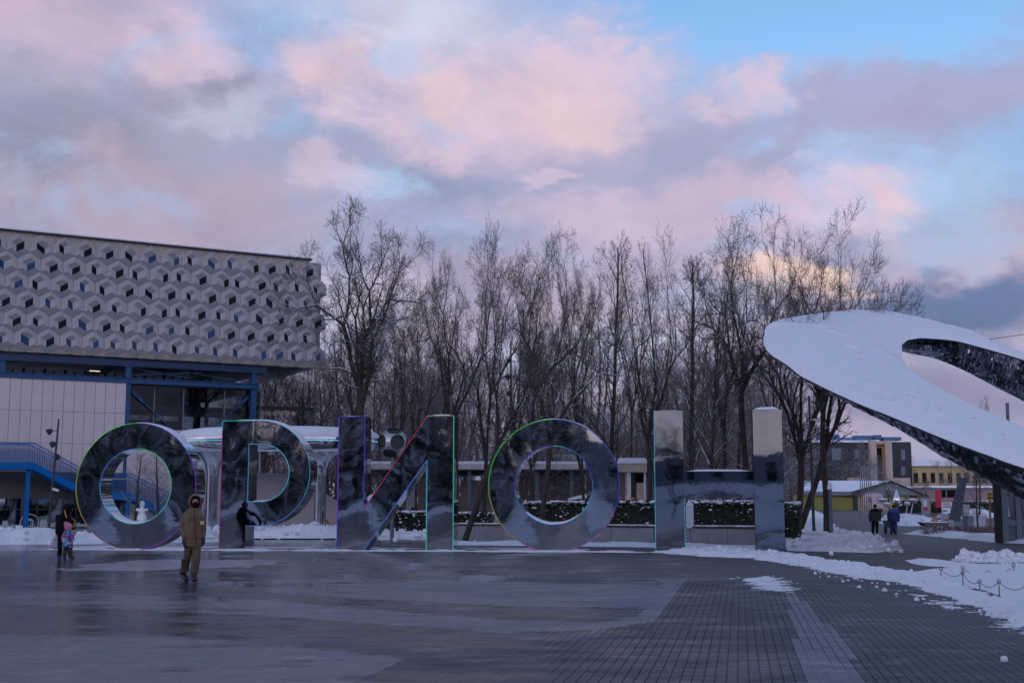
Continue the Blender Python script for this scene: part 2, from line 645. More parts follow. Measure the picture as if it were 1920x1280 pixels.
def wet_paving(name, rgb, joints=False, dry=0.62, wet=0.15, ice=True):
    """wet stone paving: colour varies, puddles are smoother, thin frost in streaks"""
    m, N, L, P = node_mat(name)
    n0 = add_noise(N, L, 0.35, 6, 0.62, 'World', (1, 0.8, 1))
    ns = add_noise(N, L, 1.1, 5, 0.65, 'World', (0.55, 1.5, 1))
    na = N.new('ShaderNodeMath')
    na.operation = 'MULTIPLY_ADD'
    L.new(ns, na.inputs[0])
    na.inputs[1].default_value = 0.45
    nb = N.new('ShaderNodeMath')
    nb.operation = 'MULTIPLY'
    L.new(n0, nb.inputs[0])
    nb.inputs[1].default_value = 0.55
    L.new(nb.outputs[0], na.inputs[2])
    n = na.outputs[0]
    n2 = add_noise(N, L, 5.0, 6, 0.65, 'World')
    col = ramp(N, L, n2, [(0.25, tuple(c * 0.72 for c in rgb)), (0.75, tuple(c * 1.28 for c in rgb))])
    if ice:
        nf = add_noise(N, L, 1.6, 9, 0.72, 'World', (0.55, 1.0, 1.0))
        f = ramp(N, L, nf, [(0.56, (0, 0, 0)), (0.72, (0.40, 0.40, 0.40))])
        mx = N.new('ShaderNodeMix')
        mx.data_type = 'RGBA'
        L.new(f, mx.inputs[0])
        L.new(col, mx.inputs[6])
        mx.inputs[7].default_value = (0.42, 0.44, 0.48, 1)
        col = mx.outputs[2]
    ng = add_noise(N, L, 55.0, 3, 0.6, 'World')
    nm_ = add_noise(N, L, 0.9, 4, 0.6, 'World')
    gm = N.new('ShaderNodeMath')
    gm.operation = 'MULTIPLY'
    L.new(ng, gm.inputs[0])
    L.new(nm_, gm.inputs[1])
    fg = ramp(N, L, gm.outputs[0], [(0.335, (0, 0, 0)), (0.40, (0.5, 0.5, 0.5))])
    mg = N.new('ShaderNodeMix')
    mg.data_type = 'RGBA'
    L.new(fg, mg.inputs[0])
    L.new(col, mg.inputs[6])
    mg.inputs[7].default_value = (0.26, 0.245, 0.24, 1)
    col = mg.outputs[2]
    L.new(col, P.inputs['Base Color'])
    # puddles: more standing water towards the west side of the square
    g = N.new('ShaderNodeNewGeometry')
    s = N.new('ShaderNodeSeparateXYZ')
    L.new(g.outputs['Position'], s.inputs[0])
    mr = N.new('ShaderNodeMapRange')
    mr.inputs['From Min'].default_value = -9.0
    mr.inputs['From Max'].default_value = 7.0
    mr.inputs['To Min'].default_value = -0.16
    mr.inputs['To Max'].default_value = 0.14
    L.new(s.outputs['X'], mr.inputs['Value'])
    a = N.new('ShaderNodeMath')
    a.operation = 'ADD'
    L.new(n, a.inputs[0])
    L.new(mr.outputs[0], a.inputs[1])
    w = N.new('ShaderNodeMapRange')
    w.inputs['From Min'].default_value = 0.36
    w.inputs['From Max'].default_value = 0.58
    w.inputs['To Min'].default_value = wet
    w.inputs['To Max'].default_value = dry
    L.new(a.outputs[0], w.inputs['Value'])
    L.new(w.outputs[0], P.inputs['Roughness'])
    P.inputs['Specular IOR Level'].default_value = 0.5
    bump(N, L, P, add_noise(N, L, 1.6, 3, 0.5, 'World'), 0.10, 0.006)
    bump(N, L, P, add_noise(N, L, 120.0, 3, 0.6, 'World'), 0.15, 0.003)
    if joints:
        tc = N.new('ShaderNodeMapping')
        tc.inputs['Rotation'].default_value = (0, 0, R(-10) + math.pi / 2)
        L.new(g.outputs['Position'], tc.inputs['Vector'])
        br = N.new('ShaderNodeTexBrick')
        br.inputs['Scale'].default_value = 1.0
        br.inputs['Brick Width'].default_value = 0.2
        br.inputs['Row Height'].default_value = 0.1
        br.inputs['Mortar Size'].default_value = 0.006
        L.new(tc.outputs[0], br.inputs['Vector'])
        iv = N.new('ShaderNodeMath')
        iv.operation = 'SUBTRACT'
        iv.inputs[0].default_value = 1.0
        L.new(br.outputs['Fac'], iv.inputs[1])
        bump(N, L, P, iv.outputs[0], 0.6, 0.006)
    return m


def mirror_mat(name, wave=0.12, wscale=0.9, base=(0.40, 0.43, 0.49), frost=0.5, stretch=(1, 1, 0.55)):
    m, N, L, P = node_mat(name)
    P.inputs['Metallic'].default_value = 1.0
    n = add_noise(N, L, 1.3, 8, 0.7)
    n2 = add_noise(N, L, 40, 4, 0.7)
    mt = N.new('ShaderNodeMath')
    mt.operation = 'MULTIPLY'
    L.new(n, mt.inputs[0])
    L.new(n2, mt.inputs[1])
    fr = ramp(N, L, mt.outputs[0], [(0.27, (0.03, 0.03, 0.03)), (0.42, (0.03 + 0.35 * frost,) * 3)])
    L.new(fr, P.inputs['Roughness'])
    L.new(ramp(N, L, n, [(0.3, tuple(c * 0.85 for c in base)), (0.7, tuple(c * 1.1 for c in base))]), P.inputs['Base Color'])
    if wave > 0:
        bump(N, L, P, add_noise(N, L, wscale, 1.2, 0.30, 'Object', stretch), 1.0, wave)
        bump(N, L, P, add_noise(N, L, 4.0, 2, 0.5, 'Object'), 0.5, 0.0012)
    return m


# snow heaped by noise ------------------------------------------------------
def vnoise(x, y, seed):
    xi = np.floor(x).astype(np.int64)
    yi = np.floor(y).astype(np.int64)
    xf, yf = x - xi, y - yi

    def h(a, b):
        v = (a * 374761393 + b * 668265263 + seed * 1442695) & 0xffffffff
        v = ((v ^ (v >> 13)) * 1274126177) & 0xffffffff
        return ((v ^ (v >> 16)) & 0xffff) / 65535.0
    u, w = xf * xf * (3 - 2 * xf), yf * yf * (3 - 2 * yf)
    return (h(xi, yi) * (1 - u) + h(xi + 1, yi) * u) * (1 - w) + (h(xi, yi + 1) * (1 - u) + h(xi + 1, yi + 1) * u) * w


def fbm(x, y, seed, octv=4, gain=0.5):
    s, a, t = 0, 1.0, 0
    for i in range(octv):
        s = s + a * vnoise(x * 2 ** i, y * 2 ** i, seed + i * 17)
        t += a
        a *= gain
    return s / t


def poly_sdf(X, Y, poly):
    """positive inside"""
    n = len(poly)
    d = np.full(X.shape, 1e9)
    ins = np.zeros(X.shape, bool)
    for i in range(n):
        (x0, y0), (x1, y1) = poly[i], poly[(i + 1) % n]
        ex, ey = x1 - x0, y1 - y0
        t = np.clip(((X - x0) * ex + (Y - y0) * ey) / (ex * ex + ey * ey + 1e-9), 0, 1)
        d = np.minimum(d, np.hypot(X - x0 - t * ex, Y - y0 - t * ey))
        c = ((y0 > Y) != (y1 > Y)) & (X < (x1 - x0) * (Y - y0) / (y1 - y0 + 1e-12) + x0)
        ins ^= c
    return np.where(ins, d, -d)


def snow_field(name, poly, hmax, width, res, mat, label, lump=0.5, lscale=1.0, rag=0.5, rscale=1.2, seed=1, base=0.006, stretch=1.0, kind='stuff', gain=0.6, chunks=0, csize=0.12, thin=0.0):
    """a heap or skin of snow over a ground polygon; ragged edge, lumpy top"""
    xs = [p[0] for p in poly]
    ys = [p[1] for p in poly]
    x = np.arange(min(xs) - 0.6, max(xs) + 0.6, res)
    y = np.arange(min(ys) - 0.6, max(ys) + 0.6, res * stretch)
    X, Y = np.meshgrid(x, y, indexing='ij')
    jx = (vnoise(X * 7.1 / res / 10, Y * 7.3 / res / 10, seed + 50) - 0.5) * res * 0.5
    X = X + jx
    d = poly_sdf(X, Y, poly)
    d = d + (fbm(X * rscale, Y * rscale * 1.0, seed, 5, gain) - 0.5 - thin) * 2 * rag
    prof = np.clip(d / width, 0, 1)
    prof = prof * prof * (3 - 2 * prof)
    b1 = np.abs(fbm(X * lscale, Y * lscale, seed + 5, 4, 0.55) - 0.5) * 2
    b2 = fbm(X * lscale * 0.45, Y * lscale * 0.45, seed + 9, 2)
    H = hmax * prof * (1 - lump + lump * 1.6 * (0.35 * (1 - b1) + 0.75 * b2 * b2 * 1.6)) + base
    H = np.where(d < 0, -0.02, H)
    Z = gz(Y) + H
    nx, ny = X.shape
    idx = np.arange(nx * ny).reshape(nx, ny)
    q = np.stack([idx[:-1, :-1], idx[1:, :-1], idx[1:, 1:], idx[:-1, 1:]], -1).reshape(-1, 4)
    keep = (d.ravel()[q] > 0).sum(1) >= 2
    q = q[keep]
    if not len(q):
        return None
    used, inv = np.unique(q.ravel(), return_inverse=True)
    V = np.stack([X, Y, Z], -1).reshape(-1, 3)[used]
    o = link(name, fast_mesh(name, V, inv.reshape(-1, 4), mats=[mat], smooth=True))
    if chunks:
        rr = random.Random(seed)
        hh = V[:, 2] - gz(V[:, 1])
        cand = np.where(hh > 0.25 * hmax * 0.4)[0]
        cm = MB()
        for _ in range(chunks):
            v = V[cand[rr.randrange(len(cand))]]
            r_ = csize * rr.uniform(0.35, 1.0) ** 1.6
            cm.ball((v[0] + rr.gauss(0, res), v[1] + rr.gauss(0, res), v[2] + r_ * rr.uniform(-0.2, 0.45)), (r_ * rr.uniform(0.8, 1.4), r_, r_ * rr.uniform(0.6, 1.0)), 7, rough=0.16, seed=rr.randrange(9999))
        c_ = cm.build('snow_chunks', mat, None, True, fix=False)
        tag(c_, 'broken snow chunks on the ' + label[:60], None, None, 'stuff')
    return tag(o, label, None, None, kind)


def GP(*pts):
    return [(gnd(a, b).x, gnd(a, b).y) for a, b in pts]


MAT = {}
MAT['snow'] = snow_mat('fresh_snow', 0.05)
MAT['snow_dirty'] = snow_mat('trodden_snow', 0.55)
MAT['snow_smooth'] = snow_mat('smooth_snow', 0.0, 4.0)
MAT['bark'] = snowy('dark_bark_with_snow', (0.050, 0.040, 0.036), 0.55, 0.80)
MAT['bark_snow'] = snowy('snow_plastered_bark', (0.055, 0.045, 0.042), 0.10, 0.40)
MAT['twig'] = snowy('twig_bark', (0.095, 0.070, 0.066), 0.70, 1.05)
MAT['wood_far'] = snowy('far_wood_bark', (0.150, 0.098, 0.092), 0.36, 0.80)
MAT['leaf'] = M('dry_leaf', (0.16, 0.075, 0.035), 0.8)
MAT['white'] = M('white_paint', (0.62, 0.63, 0.65), 0.5)
MAT['grey'] = M('grey_paint', (0.16, 0.18, 0.21), 0.5)
MAT['lightgrey'] = M('pale_grey_panel', (0.36, 0.37, 0.39), 0.6)
MAT['dark'] = M('dark_steel', (0.035, 0.037, 0.042), 0.5, 0.3)
MAT['black'] = M('black_rubber', (0.012, 0.012, 0.014), 0.6)
MAT['beamblue'] = M('hall_blue_steel_paint', (0.006, 0.060, 0.165), 0.5, 0.0, 0.12)
MAT['blue'] = M('blue_steel_paint', (0.002, 0.120, 0.350), 0.7, 0.0, 0.12, spec=0.15)
MAT['deepblue'] = M('deep_blue_steel_paint', (0.006, 0.035, 0.095), 0.5)
MAT['chrome'] = mirror_mat('polished_steel', 0.02, 1.2, (0.62, 0.64, 0.68), 0.35)
MAT['cream'] = M('cream_render', (0.50, 0.40, 0.31), 0.85, 0, 0.12)
MAT['wood'] = M('orange_wood', (0.40, 0.165, 0.055), 0.55, 0, 0.3, 9)
MAT['concrete'] = M('smooth_concrete', (0.235, 0.240, 0.255), 0.6, 0, 0.15, 2, 0.1, 30)
MAT['steelgrey'] = M('blue_grey_metal', (0.115, 0.145, 0.180), 0.45, 0.3)

# ------------------------------------------------------------------ ground
MAT['far_paving'] = wet_paving('wet_paving', (0.044, 0.046, 0.051), True)
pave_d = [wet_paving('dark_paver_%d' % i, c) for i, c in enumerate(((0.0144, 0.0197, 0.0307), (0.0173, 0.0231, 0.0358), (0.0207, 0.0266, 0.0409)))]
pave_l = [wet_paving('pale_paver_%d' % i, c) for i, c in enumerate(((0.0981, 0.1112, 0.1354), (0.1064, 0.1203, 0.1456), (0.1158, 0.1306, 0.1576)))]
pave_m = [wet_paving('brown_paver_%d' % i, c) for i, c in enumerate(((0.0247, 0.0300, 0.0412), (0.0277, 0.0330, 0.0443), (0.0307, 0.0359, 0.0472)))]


def sheet(name, x0, x1, ys, mat, dz=0.0, nx=2):
    V, Q = [], []
    xs = np.linspace(x0, x1, nx)
    for j, y in enumerate(ys):
        for x in xs:
            V.append((x, y, gzf(y) + dz))
    for j in range(len(ys) - 1):
        for i in range(nx - 1):
            a = j * nx + i
            Q.append((a, a + 1, a + 1 + nx, a + nx))
    return tag(link(name, fast_mesh(name, V, Q, mats=[mat])), kind='structure')


def gz(y):
    return np.clip((np.asarray(y, float) - 75.0) * 0.0095, 0.0, 1.28)


sheet('ground', -1500, 1500, [-600, -200, -80, 0, 40, 74, 76, 90, 110, 140, 170, 200, 212, 300, 800, 2500], MAT['far_paving'])

# pavers near the camera, laid in straight columns square to the row of letters
GA = R(10)
ua = np.array([math.sin(GA), math.cos(GA)])
ub = np.array([math.cos(GA), -math.sin(GA)])


def pavers():
    PL, PW = 0.2, 0.1
    rng = np.random.default_rng(5)
    bi = np.arange(-170, 190)
    aj = np.arange(30, 160)
    B, A_ = np.meshgrid(bi, aj, indexing='ij')
    off = rng.random(len(bi)) * PL
    b = B.ravel() * PW
    a = A_.ravel() * PL + off[B.ravel() + 170]
    cx, cy = a * ua[0] + b * ub[0], a * ua[1] + b * ub[1]
    k = (cy > 10.98) & (cy < 27.5) & (np.abs(cx) < 0.40 * cy * 1.04 + 0.25)
    cx, cy = cx[k], cy[k]
    n = len(cx)

    def inside(*p):
        return poly_sdf(cx, cy, GP(*p)) > 0
    tone = np.zeros(n, int)
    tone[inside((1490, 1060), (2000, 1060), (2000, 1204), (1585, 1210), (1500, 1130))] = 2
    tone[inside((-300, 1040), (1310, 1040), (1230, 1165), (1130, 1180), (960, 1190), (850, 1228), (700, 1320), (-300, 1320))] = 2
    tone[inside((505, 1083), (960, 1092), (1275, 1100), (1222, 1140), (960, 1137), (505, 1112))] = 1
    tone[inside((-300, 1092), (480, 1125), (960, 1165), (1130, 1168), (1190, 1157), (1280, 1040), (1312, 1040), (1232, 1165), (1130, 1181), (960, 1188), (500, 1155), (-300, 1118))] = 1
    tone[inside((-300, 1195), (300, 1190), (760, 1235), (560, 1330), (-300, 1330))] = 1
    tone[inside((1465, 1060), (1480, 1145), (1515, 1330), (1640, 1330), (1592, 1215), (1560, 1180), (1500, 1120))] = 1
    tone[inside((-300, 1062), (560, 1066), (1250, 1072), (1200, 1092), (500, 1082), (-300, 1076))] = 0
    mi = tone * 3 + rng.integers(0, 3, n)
    hl, hw = PL / 2 - 0.0010, PW / 2 - 0.0022
    ca, cb = 0.0020, 0.0038
    loc = np.array([[-hl, -hw], [hl, -hw], [hl, hw], [-hl, hw]])
    top = np.array([[-hl + ca, -hw + cb], [hl - ca, -hw + cb], [hl - ca, hw - cb], [-hl + ca, hw - cb]])
    h0 = 0.012 + rng.normal(0, 0.0005, n)
    tl, tw = rng.normal(0, 0.0022, n), rng.normal(0, 0.008, n)
    pal = pave_d + pave_l + pave_m
    smooth_ = ((cx < 3.2) & (tone > 0)) | (cx < 0.4)          # iced over and walked smooth: joints all but filled
    tl, tw = np.where(smooth_, tl * 0.06, tl), np.where(smooth_, tw * 0.06, tw)
    mi = np.where(smooth_ & (rng.random(n) < 0.93), tone * 3 + 1, mi)
    h0 = np.where(smooth_, 0.012 + (h0 - 0.012) * 0.1, h0)
    base = bpy.data.objects.new('pavement', None)
    C.objects.link(base)
    tag(base, kind='structure')
    big = np.argsort(cy + 100.0 * (np.abs(cx) > 0.402 * cy))[:300]
    rest = np.ones(n, bool)
    rest[big] = False
    # the nearest 300, one by one, sharing one mesh per tone
    V = [(p[0] * ua[0] + p[1] * ub[0], p[0] * ua[1] + p[1] * ub[1], 0.0045) for p in loc] + \
        [(p[0] * ua[0] + p[1] * ub[0], p[0] * ua[1] + p[1] * ub[1], 0.012) for p in top]
    Q = [(7, 6, 5, 4), (0, 4, 5, 1), (1, 5, 6, 2), (2, 6, 7, 3), (3, 7, 4, 0)]
    ms = [fast_mesh('paver', V, Q, mats=[pal[t]]) for t in range(9)]
    Vs = V[:4] + [((p[0] * 1.029) * ua[0] + (p[1] * 1.115) * ub[0], (p[0] * 1.029) * ua[1] + (p[1] * 1.115) * ub[1], 0.012) for p in top]
    ms_s = [fast_mesh('paver', Vs, Q, mats=[pal[t]]) for t in range(9)]
    for i in big:
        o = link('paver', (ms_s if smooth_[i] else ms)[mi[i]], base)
        o.location = (cx[i], cy[i], h0[i] - 0.012)
        o.rotation_euler = (tl[i], tw[i] * 0.7, 0)
    I = np.where(rest)[0]
    P4 = np.zeros((len(I), 8, 3), np.float32)
    fl = np.where(smooth_[I], 1.0290, 1.0)
    fw = np.where(smooth_[I], 1.115, 1.0)
    for s, (L2, zz) in enumerate(((loc, None), (top, 1))):
        for c in range(4):
            la, lb = L2[c]
            if zz:
                la, lb = la * fl, lb * fw
            P4[:, s * 4 + c, 0] = cx[I] + la * ua[0] + lb * ub[0]
            P4[:, s * 4 + c, 1] = cy[I] + la * ua[1] + lb * ub[1]
            P4[:, s * 4 + c, 2] = 0.0045 if zz is None else h0[I] + la * tl[I] + lb * tw[I]
    qs = (np.arange(len(I))[:, None, None] * 8 + np.array(Q)[None]).reshape(-1, 4)
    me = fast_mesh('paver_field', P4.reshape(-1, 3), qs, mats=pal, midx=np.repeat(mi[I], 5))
    tag(link('paver_field', me, base), kind='stuff')


pavers()

# snow under the trees
forest = GP((-700, 1003), (300, 1003), (860, 1003), (1180, 1010), (1560, 1012))
_v, _q = [], []
for i_, (y_, p_) in enumerate(((66.5, 1470), (72, 1556), (90, 1552), (130, 1550), (190, 1520), (212, 1500), (420, 1500))):
    if i_ == 0:
        y_ = 61.5
    _v += [(-160, y_, gzf(y_) + 0.05), ((p_ - 960) / FPX * y_, y_, gzf(y_) + 0.05)]
    if i_:
        _q.append((2 * i_ - 2, 2 * i_ - 1, 2 * i_ + 1, 2 * i_))
tag(link('snowy_ground', fast_mesh('snowy_ground', _v, _q, mats=[MAT['snow']])), kind='structure')
sheet('snowy_field', 62, 300, [150, 170, 212, 500], MAT['snow'], 0.05, 2)
_sl = [(-300, 4.5), (-140, 4.2), (-52, 3.2), (-20, 0.45), (-15, -0.02)]
_v = [(x, y, z) for y, z in _sl for x in (-200, 120)]
tag(link('snowy_slope', fast_mesh('snowy_slope', _v, [(2 * i, 2 * i + 1, 2 * i + 3, 2 * i + 2) for i in range(4)], mats=[MAT['snow']])), kind='structure')

# ------------------------------------------------------------------ bare trees
def interp_poly(P, Rr, t):
    """P (B,K,3), t (B,m) in 0..1 -> positions, tangents, radii"""
    B, K, _ = P.shape
    f = np.clip(t, 0, 0.9999) * (K - 1)
    i = f.astype(int)
    w = (f - i)[..., None]
    bi = np.arange(B)[:, None]
    a, b = P[bi, i], P[bi, i + 1]
    tan = b - a
    tan /= np.linalg.norm(tan, axis=-1, keepdims=True) + 1e-9
    r = Rr[bi, i] * (1 - w[..., 0]) + Rr[bi, i + 1] * w[..., 0]
    return a * (1 - w) + b * w, tan, r


def sprout(rng, P, Rr, plen, m, tmin, tmax, lrat, ang, K, up, wob, rrat, rmin, taper=0.25, flat=0.0, even=True):
    B = P.shape[0]
    if even:
        t = tmin + (tmax - tmin) * (np.arange(m)[None] + rng.random((B, m))) / m
    else:
        t = tmin + (tmax - tmin) * rng.random((B, m))
    pos, tan, r = interp_poly(P, Rr, t)
    pos, tan, r, t = pos.reshape(-1, 3), tan.reshape(-1, 3), r.ravel(), t.ravel()
    n = len(pos)
    L = np.repeat(plen, m) * lrat * (1.12 - 0.62 * (t - tmin) / (tmax - tmin + 1e-6)) * rng.uniform(0.65, 1.25, n)
    az = rng.random(n) * 2 * np.pi
    if even:
        az = (np.tile(np.arange(m), B) * 2.4 + np.repeat(rng.random(B) * 6.28, m) + rng.normal(0, 0.4, n))
    ref = np.where(np.abs(tan[:, 2:3]) > 0.9, np.array([[1.0, 0, 0]]), np.array([[0, 0, 1.0]]))
    u = np.cross(tan, ref)
    u /= np.linalg.norm(u, axis=1, keepdims=True)
    v = np.cross(tan, u)
    perp = u * np.cos(az)[:, None] + v * np.sin(az)[:, None]
    a = ang * rng.uniform(0.7, 1.3, n)
    d = tan * np.cos(a)[:, None] + perp * np.sin(a)[:, None]
    Pn = np.zeros((n, K, 3))
    Pn[:, 0] = pos
    step = (L / (K - 1))[:, None]
    for k in range(1, K):
        d = d + rng.normal(0, wob, (n, 3))
        d[:, 2] += up
        d /= np.linalg.norm(d, axis=1, keepdims=True)
        Pn[:, k] = Pn[:, k - 1] + d * step
    r0 = np.maximum(rmin, np.minimum(r * 0.9, r * rrat * rng.uniform(0.8, 1.2, n)))
    Rn = r0[:, None] * np.linspace(1, taper, K)[None]
    Rn = np.maximum(Rn, rmin * 0.75)
    return Pn, Rn, L


def tubes_mesh(sets, name, mat):
    """sets: list of (P (B,K,3), R (B,K), sides)"""
    VV, QQ, b = [], [], 0
    for P, Rr, n in sets:
        B, K, _ = P.shape
        tan = np.gradient(P, axis=1)
        tan /= np.linalg.norm(tan, axis=-1, keepdims=True) + 1e-9
        mean = tan.mean(1)
        ref = np.where(np.abs(mean[:, 2:3]) > 0.8, np.array([[1.0, 0, 0]]), np.array([[0, 0, 1.0]]))[:, None]
        u = np.cross(tan, np.broadcast_to(ref, tan.shape))
        u /= np.linalg.norm(u, axis=-1, keepdims=True) + 1e-9
        v = np.cross(tan, u)
        a = np.arange(n) * 2 * np.pi / n
        ring = P[:, :, None] + Rr[:, :, None, None] * (u[:, :, None] * np.cos(a)[None, None, :, None] - v[:, :, None] * np.sin(a)[None, None, :, None])
        VV.append(ring.reshape(-1, 3))
        i = np.arange(B * K * n).reshape(B, K, n)
        i2 = np.roll(i, -1, axis=2)
        q = np.stack([i[:, :-1], i2[:, :-1], i2[:, 1:], i[:, 1:]], -1).reshape(-1, 4) + b
        QQ.append(q)
        b += B * K * n
    return fast_mesh(name, np.concatenate(VV), np.concatenate(QQ), mats=[mat], smooth=True)


def trunk_curve(rng, h, r, lean, K=12, wob=0.03, start=(0, 0, 0)):
    P = np.zeros((1, K, 3))
    P[0, 0] = start
    d = np.array([lean[0] * 1.0, lean[1] * 1.0, 1.0])
    d /= np.linalg.norm(d)
    for k in range(1, K):
        d = d + rng.normal(0, wob, 3) * np.array([1, 1, 0.2])
        d = d + np.array([-d[0] * 0.06, -d[1] * 0.06, 0.05])
        d /= np.linalg.norm(d)
        P[0, k] = P[0, k - 1] + d * h / (K - 1)
    Rr = r * (0.22 + 0.78 * (1 - np.linspace(0, 1, K)) ** 0.8)[None]
    Rr[0, 0] *= 1.25
    return P, Rr


def leaf_quads(rng, tips, n, size):
    c = tips[rng.integers(0, len(tips), n)] + rng.normal(0, 0.06, (n, 3))
    u = rng.normal(0, 1, (n, 3))
    u /= np.linalg.norm(u, axis=1, keepdims=True)
    w = rng.normal(0, 1, (n, 3))
    w = np.cross(u, w)
    w /= np.linalg.norm(w, axis=1, keepdims=True)
    s = size * rng.uniform(0.6, 1.3, (n, 1))
    V = np.stack([c - u * s, c + w * s * 0.5, c + u * s, c - w * s * 0.5], 1).reshape(-1, 3)
    return V, np.arange(n * 4).reshape(-1, 4)


def split(rng, P, Rr, L, k, ang, lrat, K, up, wob, rrat, rmin, keep=1.0):
    """k children growing from the end of every branch"""
    B = len(P)
    tip, tan = P[:, -1], P[:, -1] - P[:, -2]
    tan = tan / (np.linalg.norm(tan, axis=1, keepdims=True) + 1e-9)
    tip, tan = np.repeat(tip, k, 0), np.repeat(tan, k, 0)
    r = np.repeat(Rr[:, -1], k)
    n = B * k
    az = np.tile(np.arange(k), B) * (2 * np.pi / k) + np.repeat(rng.random(B) * 6.28, k) + rng.normal(0, 0.35, n)
    ref = np.where(np.abs(tan[:, 2:3]) > 0.9, np.array([[1.0, 0, 0]]), np.array([[0, 0, 1.0]]))
    u = np.cross(tan, ref)
    u /= np.linalg.norm(u, axis=1, keepdims=True)
    v = np.cross(tan, u)
    a = ang * rng.uniform(0.55, 1.35, n)
    d = tan * np.cos(a)[:, None] + (u * np.cos(az)[:, None] + v * np.sin(az)[:, None]) * np.sin(a)[:, None]
    Ln = np.repeat(L, k) * lrat * rng.uniform(0.70, 1.25, n)
    Pn = np.zeros((n, K, 3))
    Pn[:, 0] = tip
    for q in range(1, K):
        d = d + rng.normal(0, wob, (n, 3))
        d[:, 2] += up
        d /= np.linalg.norm(d, axis=1, keepdims=True)
        Pn[:, q] = Pn[:, q - 1] + d * (Ln / (K - 1))[:, None]
    r0 = np.maximum(rmin, r * rng.uniform(0.85, 1.0, n) * (0.97 if k == 1 else 0.92))
    Rn = np.maximum(rmin * 0.8, r0[:, None] * np.linspace(1, rrat, K)[None])
    if keep < 1:
        m = rng.random(n) < keep
        return Pn[m], Rn[m], Ln[m]
    return Pn, Rn, Ln


def fork_tree(seed, style):
    """unit tree about 12 m high: trunk, forking limbs, side shoots and fine twigs"""
    rng = np.random.default_rng(seed)
    h = 12.0
    if style == 'slim':
        P0, R0 = trunk_curve(rng, h * 0.97, 0.13, (0, 0), 16, 0.035)
        tr, lim, tw = [(P0, R0, 8)], [], []
        a = sprout(rng, P0, R0, np.array([h]), 30, 0.18, 0.99, 0.20, 0.62, 7, 0.075, 0.08, 0.42, 0.010)
        lim.append((a[0], a[1], 5))
        b = sprout(rng, a[0], a[1], a[2], 6, 0.15, 1.0, 0.50, 0.62, 5, 0.07, 0.11, 0.55, 0.007)
        lim.append((b[0], b[1], 3))
        c = sprout(rng, b[0], b[1], b[2], 5, 0.1, 1.0, 0.60, 0.65, 4, 0.08, 0.12, 0.65, 0.005)
        tw.append((c[0], c[1], 3))
        d = sprout(rng, c[0], c[1], c[2], 2, 0.2, 1.0, 0.62, 0.6, 3, 0.08, 0.12, 0.7, 0.004)
        tw.append((d[0], d[1], 3))
        return tr, lim, tw
    fork = {'wide': 0.43, 'fan': 0.24, 'tall': 0.40}[style]
    P0, R0 = trunk_curve(rng, h * fork, {'wide': 0.145, 'tall': 0.165, 'fan': 0.15}[style], (rng.normal(0, .05), 0), 9, 0.05)
    R0 = R0[:, :1] * np.linspace(1.1, 0.80, 9)[None]
    tr, lim, tw = [(P0, R0, 9)], [], []
    ang = {'wide': 0.62, 'fan': 0.46, 'tall': 0.48}[style]
    up = {'wide': 0.012, 'fan': 0.030, 'tall': 0.028}[style]
    cur = split(rng, P0, R0, np.array([h * 0.20]), 3, ang * 0.9, 1.0, 9, up, 0.06, 0.72, 0.02)
    tr.append((cur[0], cur[1], 7))
    allb = [cur]
    for lev in range(1, 6):
        k = 2 if lev < 5 else 3
        cur = split(rng, cur[0], cur[1], cur[2], k, ang, 0.80 if lev < 3 else 0.72, 7 if lev < 3 else 5, up, 0.10, 0.62 if lev < 4 else 0.5, 0.007)
        allb.append(cur)
        lim.append((cur[0], cur[1], 6 if lev < 2 else (4 if lev < 4 else 3)))
    for lev, (P, Rr, L) in enumerate(allb):
        m = (6, 5, 4, 4, 4, 3)[lev]
        big = lev < 3
        a = sprout(rng, P, Rr, np.maximum(L, 0.7) * (0.75 if big else 0.85), m, 0.10, 0.95, 1.0 if lev else 0.9, 0.80, 6 if big else 4, 0.05, 0.12, 0.40, 0.0065)
        (lim if big else tw).append((a[0], a[1], 4 if big else 3))
        b = sprout(rng, a[0], a[1], a[2], 5 if big else 4, 0.12, 1.0, 0.52, 0.72, 4 if big else 3, 0.06, 0.14, 0.6, 0.0058)
        tw.append((b[0], b[1], 3))
        if big:
            c = sprout(rng, b[0], b[1], b[2], 4, 0.12, 1.0, 0.60, 0.68, 3, 0.07, 0.14, 0.65, 0.0054)
            tw.append((c[0], c[1], 3))
    return tr, lim, tw


PROTO = {}


def proto(style, var, snowy_trunk):
    key = (style, var)
    if key not in PROTO:
        tr, lim, tw = fork_tree(100 + var * 7 + {'wide': 0, 'fan': 1, 'tall': 2, 'slim': 3}[style], style)
        allp = np.concatenate([q_[0].reshape(-1, 3) for q_ in tw])
        top = np.percentile(allp[:, 2], 99.9)
        half = np.percentile(np.hypot(allp[:, 0], allp[:, 1]), 93)
        tips = np.concatenate([t_[0][:, -1] for t_ in tw])
        PROTO[key] = (tubes_mesh(tr, 'trunk', MAT['bark']), tubes_mesh(lim, 'limbs', MAT['limb']), tubes_mesh(tw, 'twigs', MAT['twig']), top, half, tips)
    return PROTO[key]


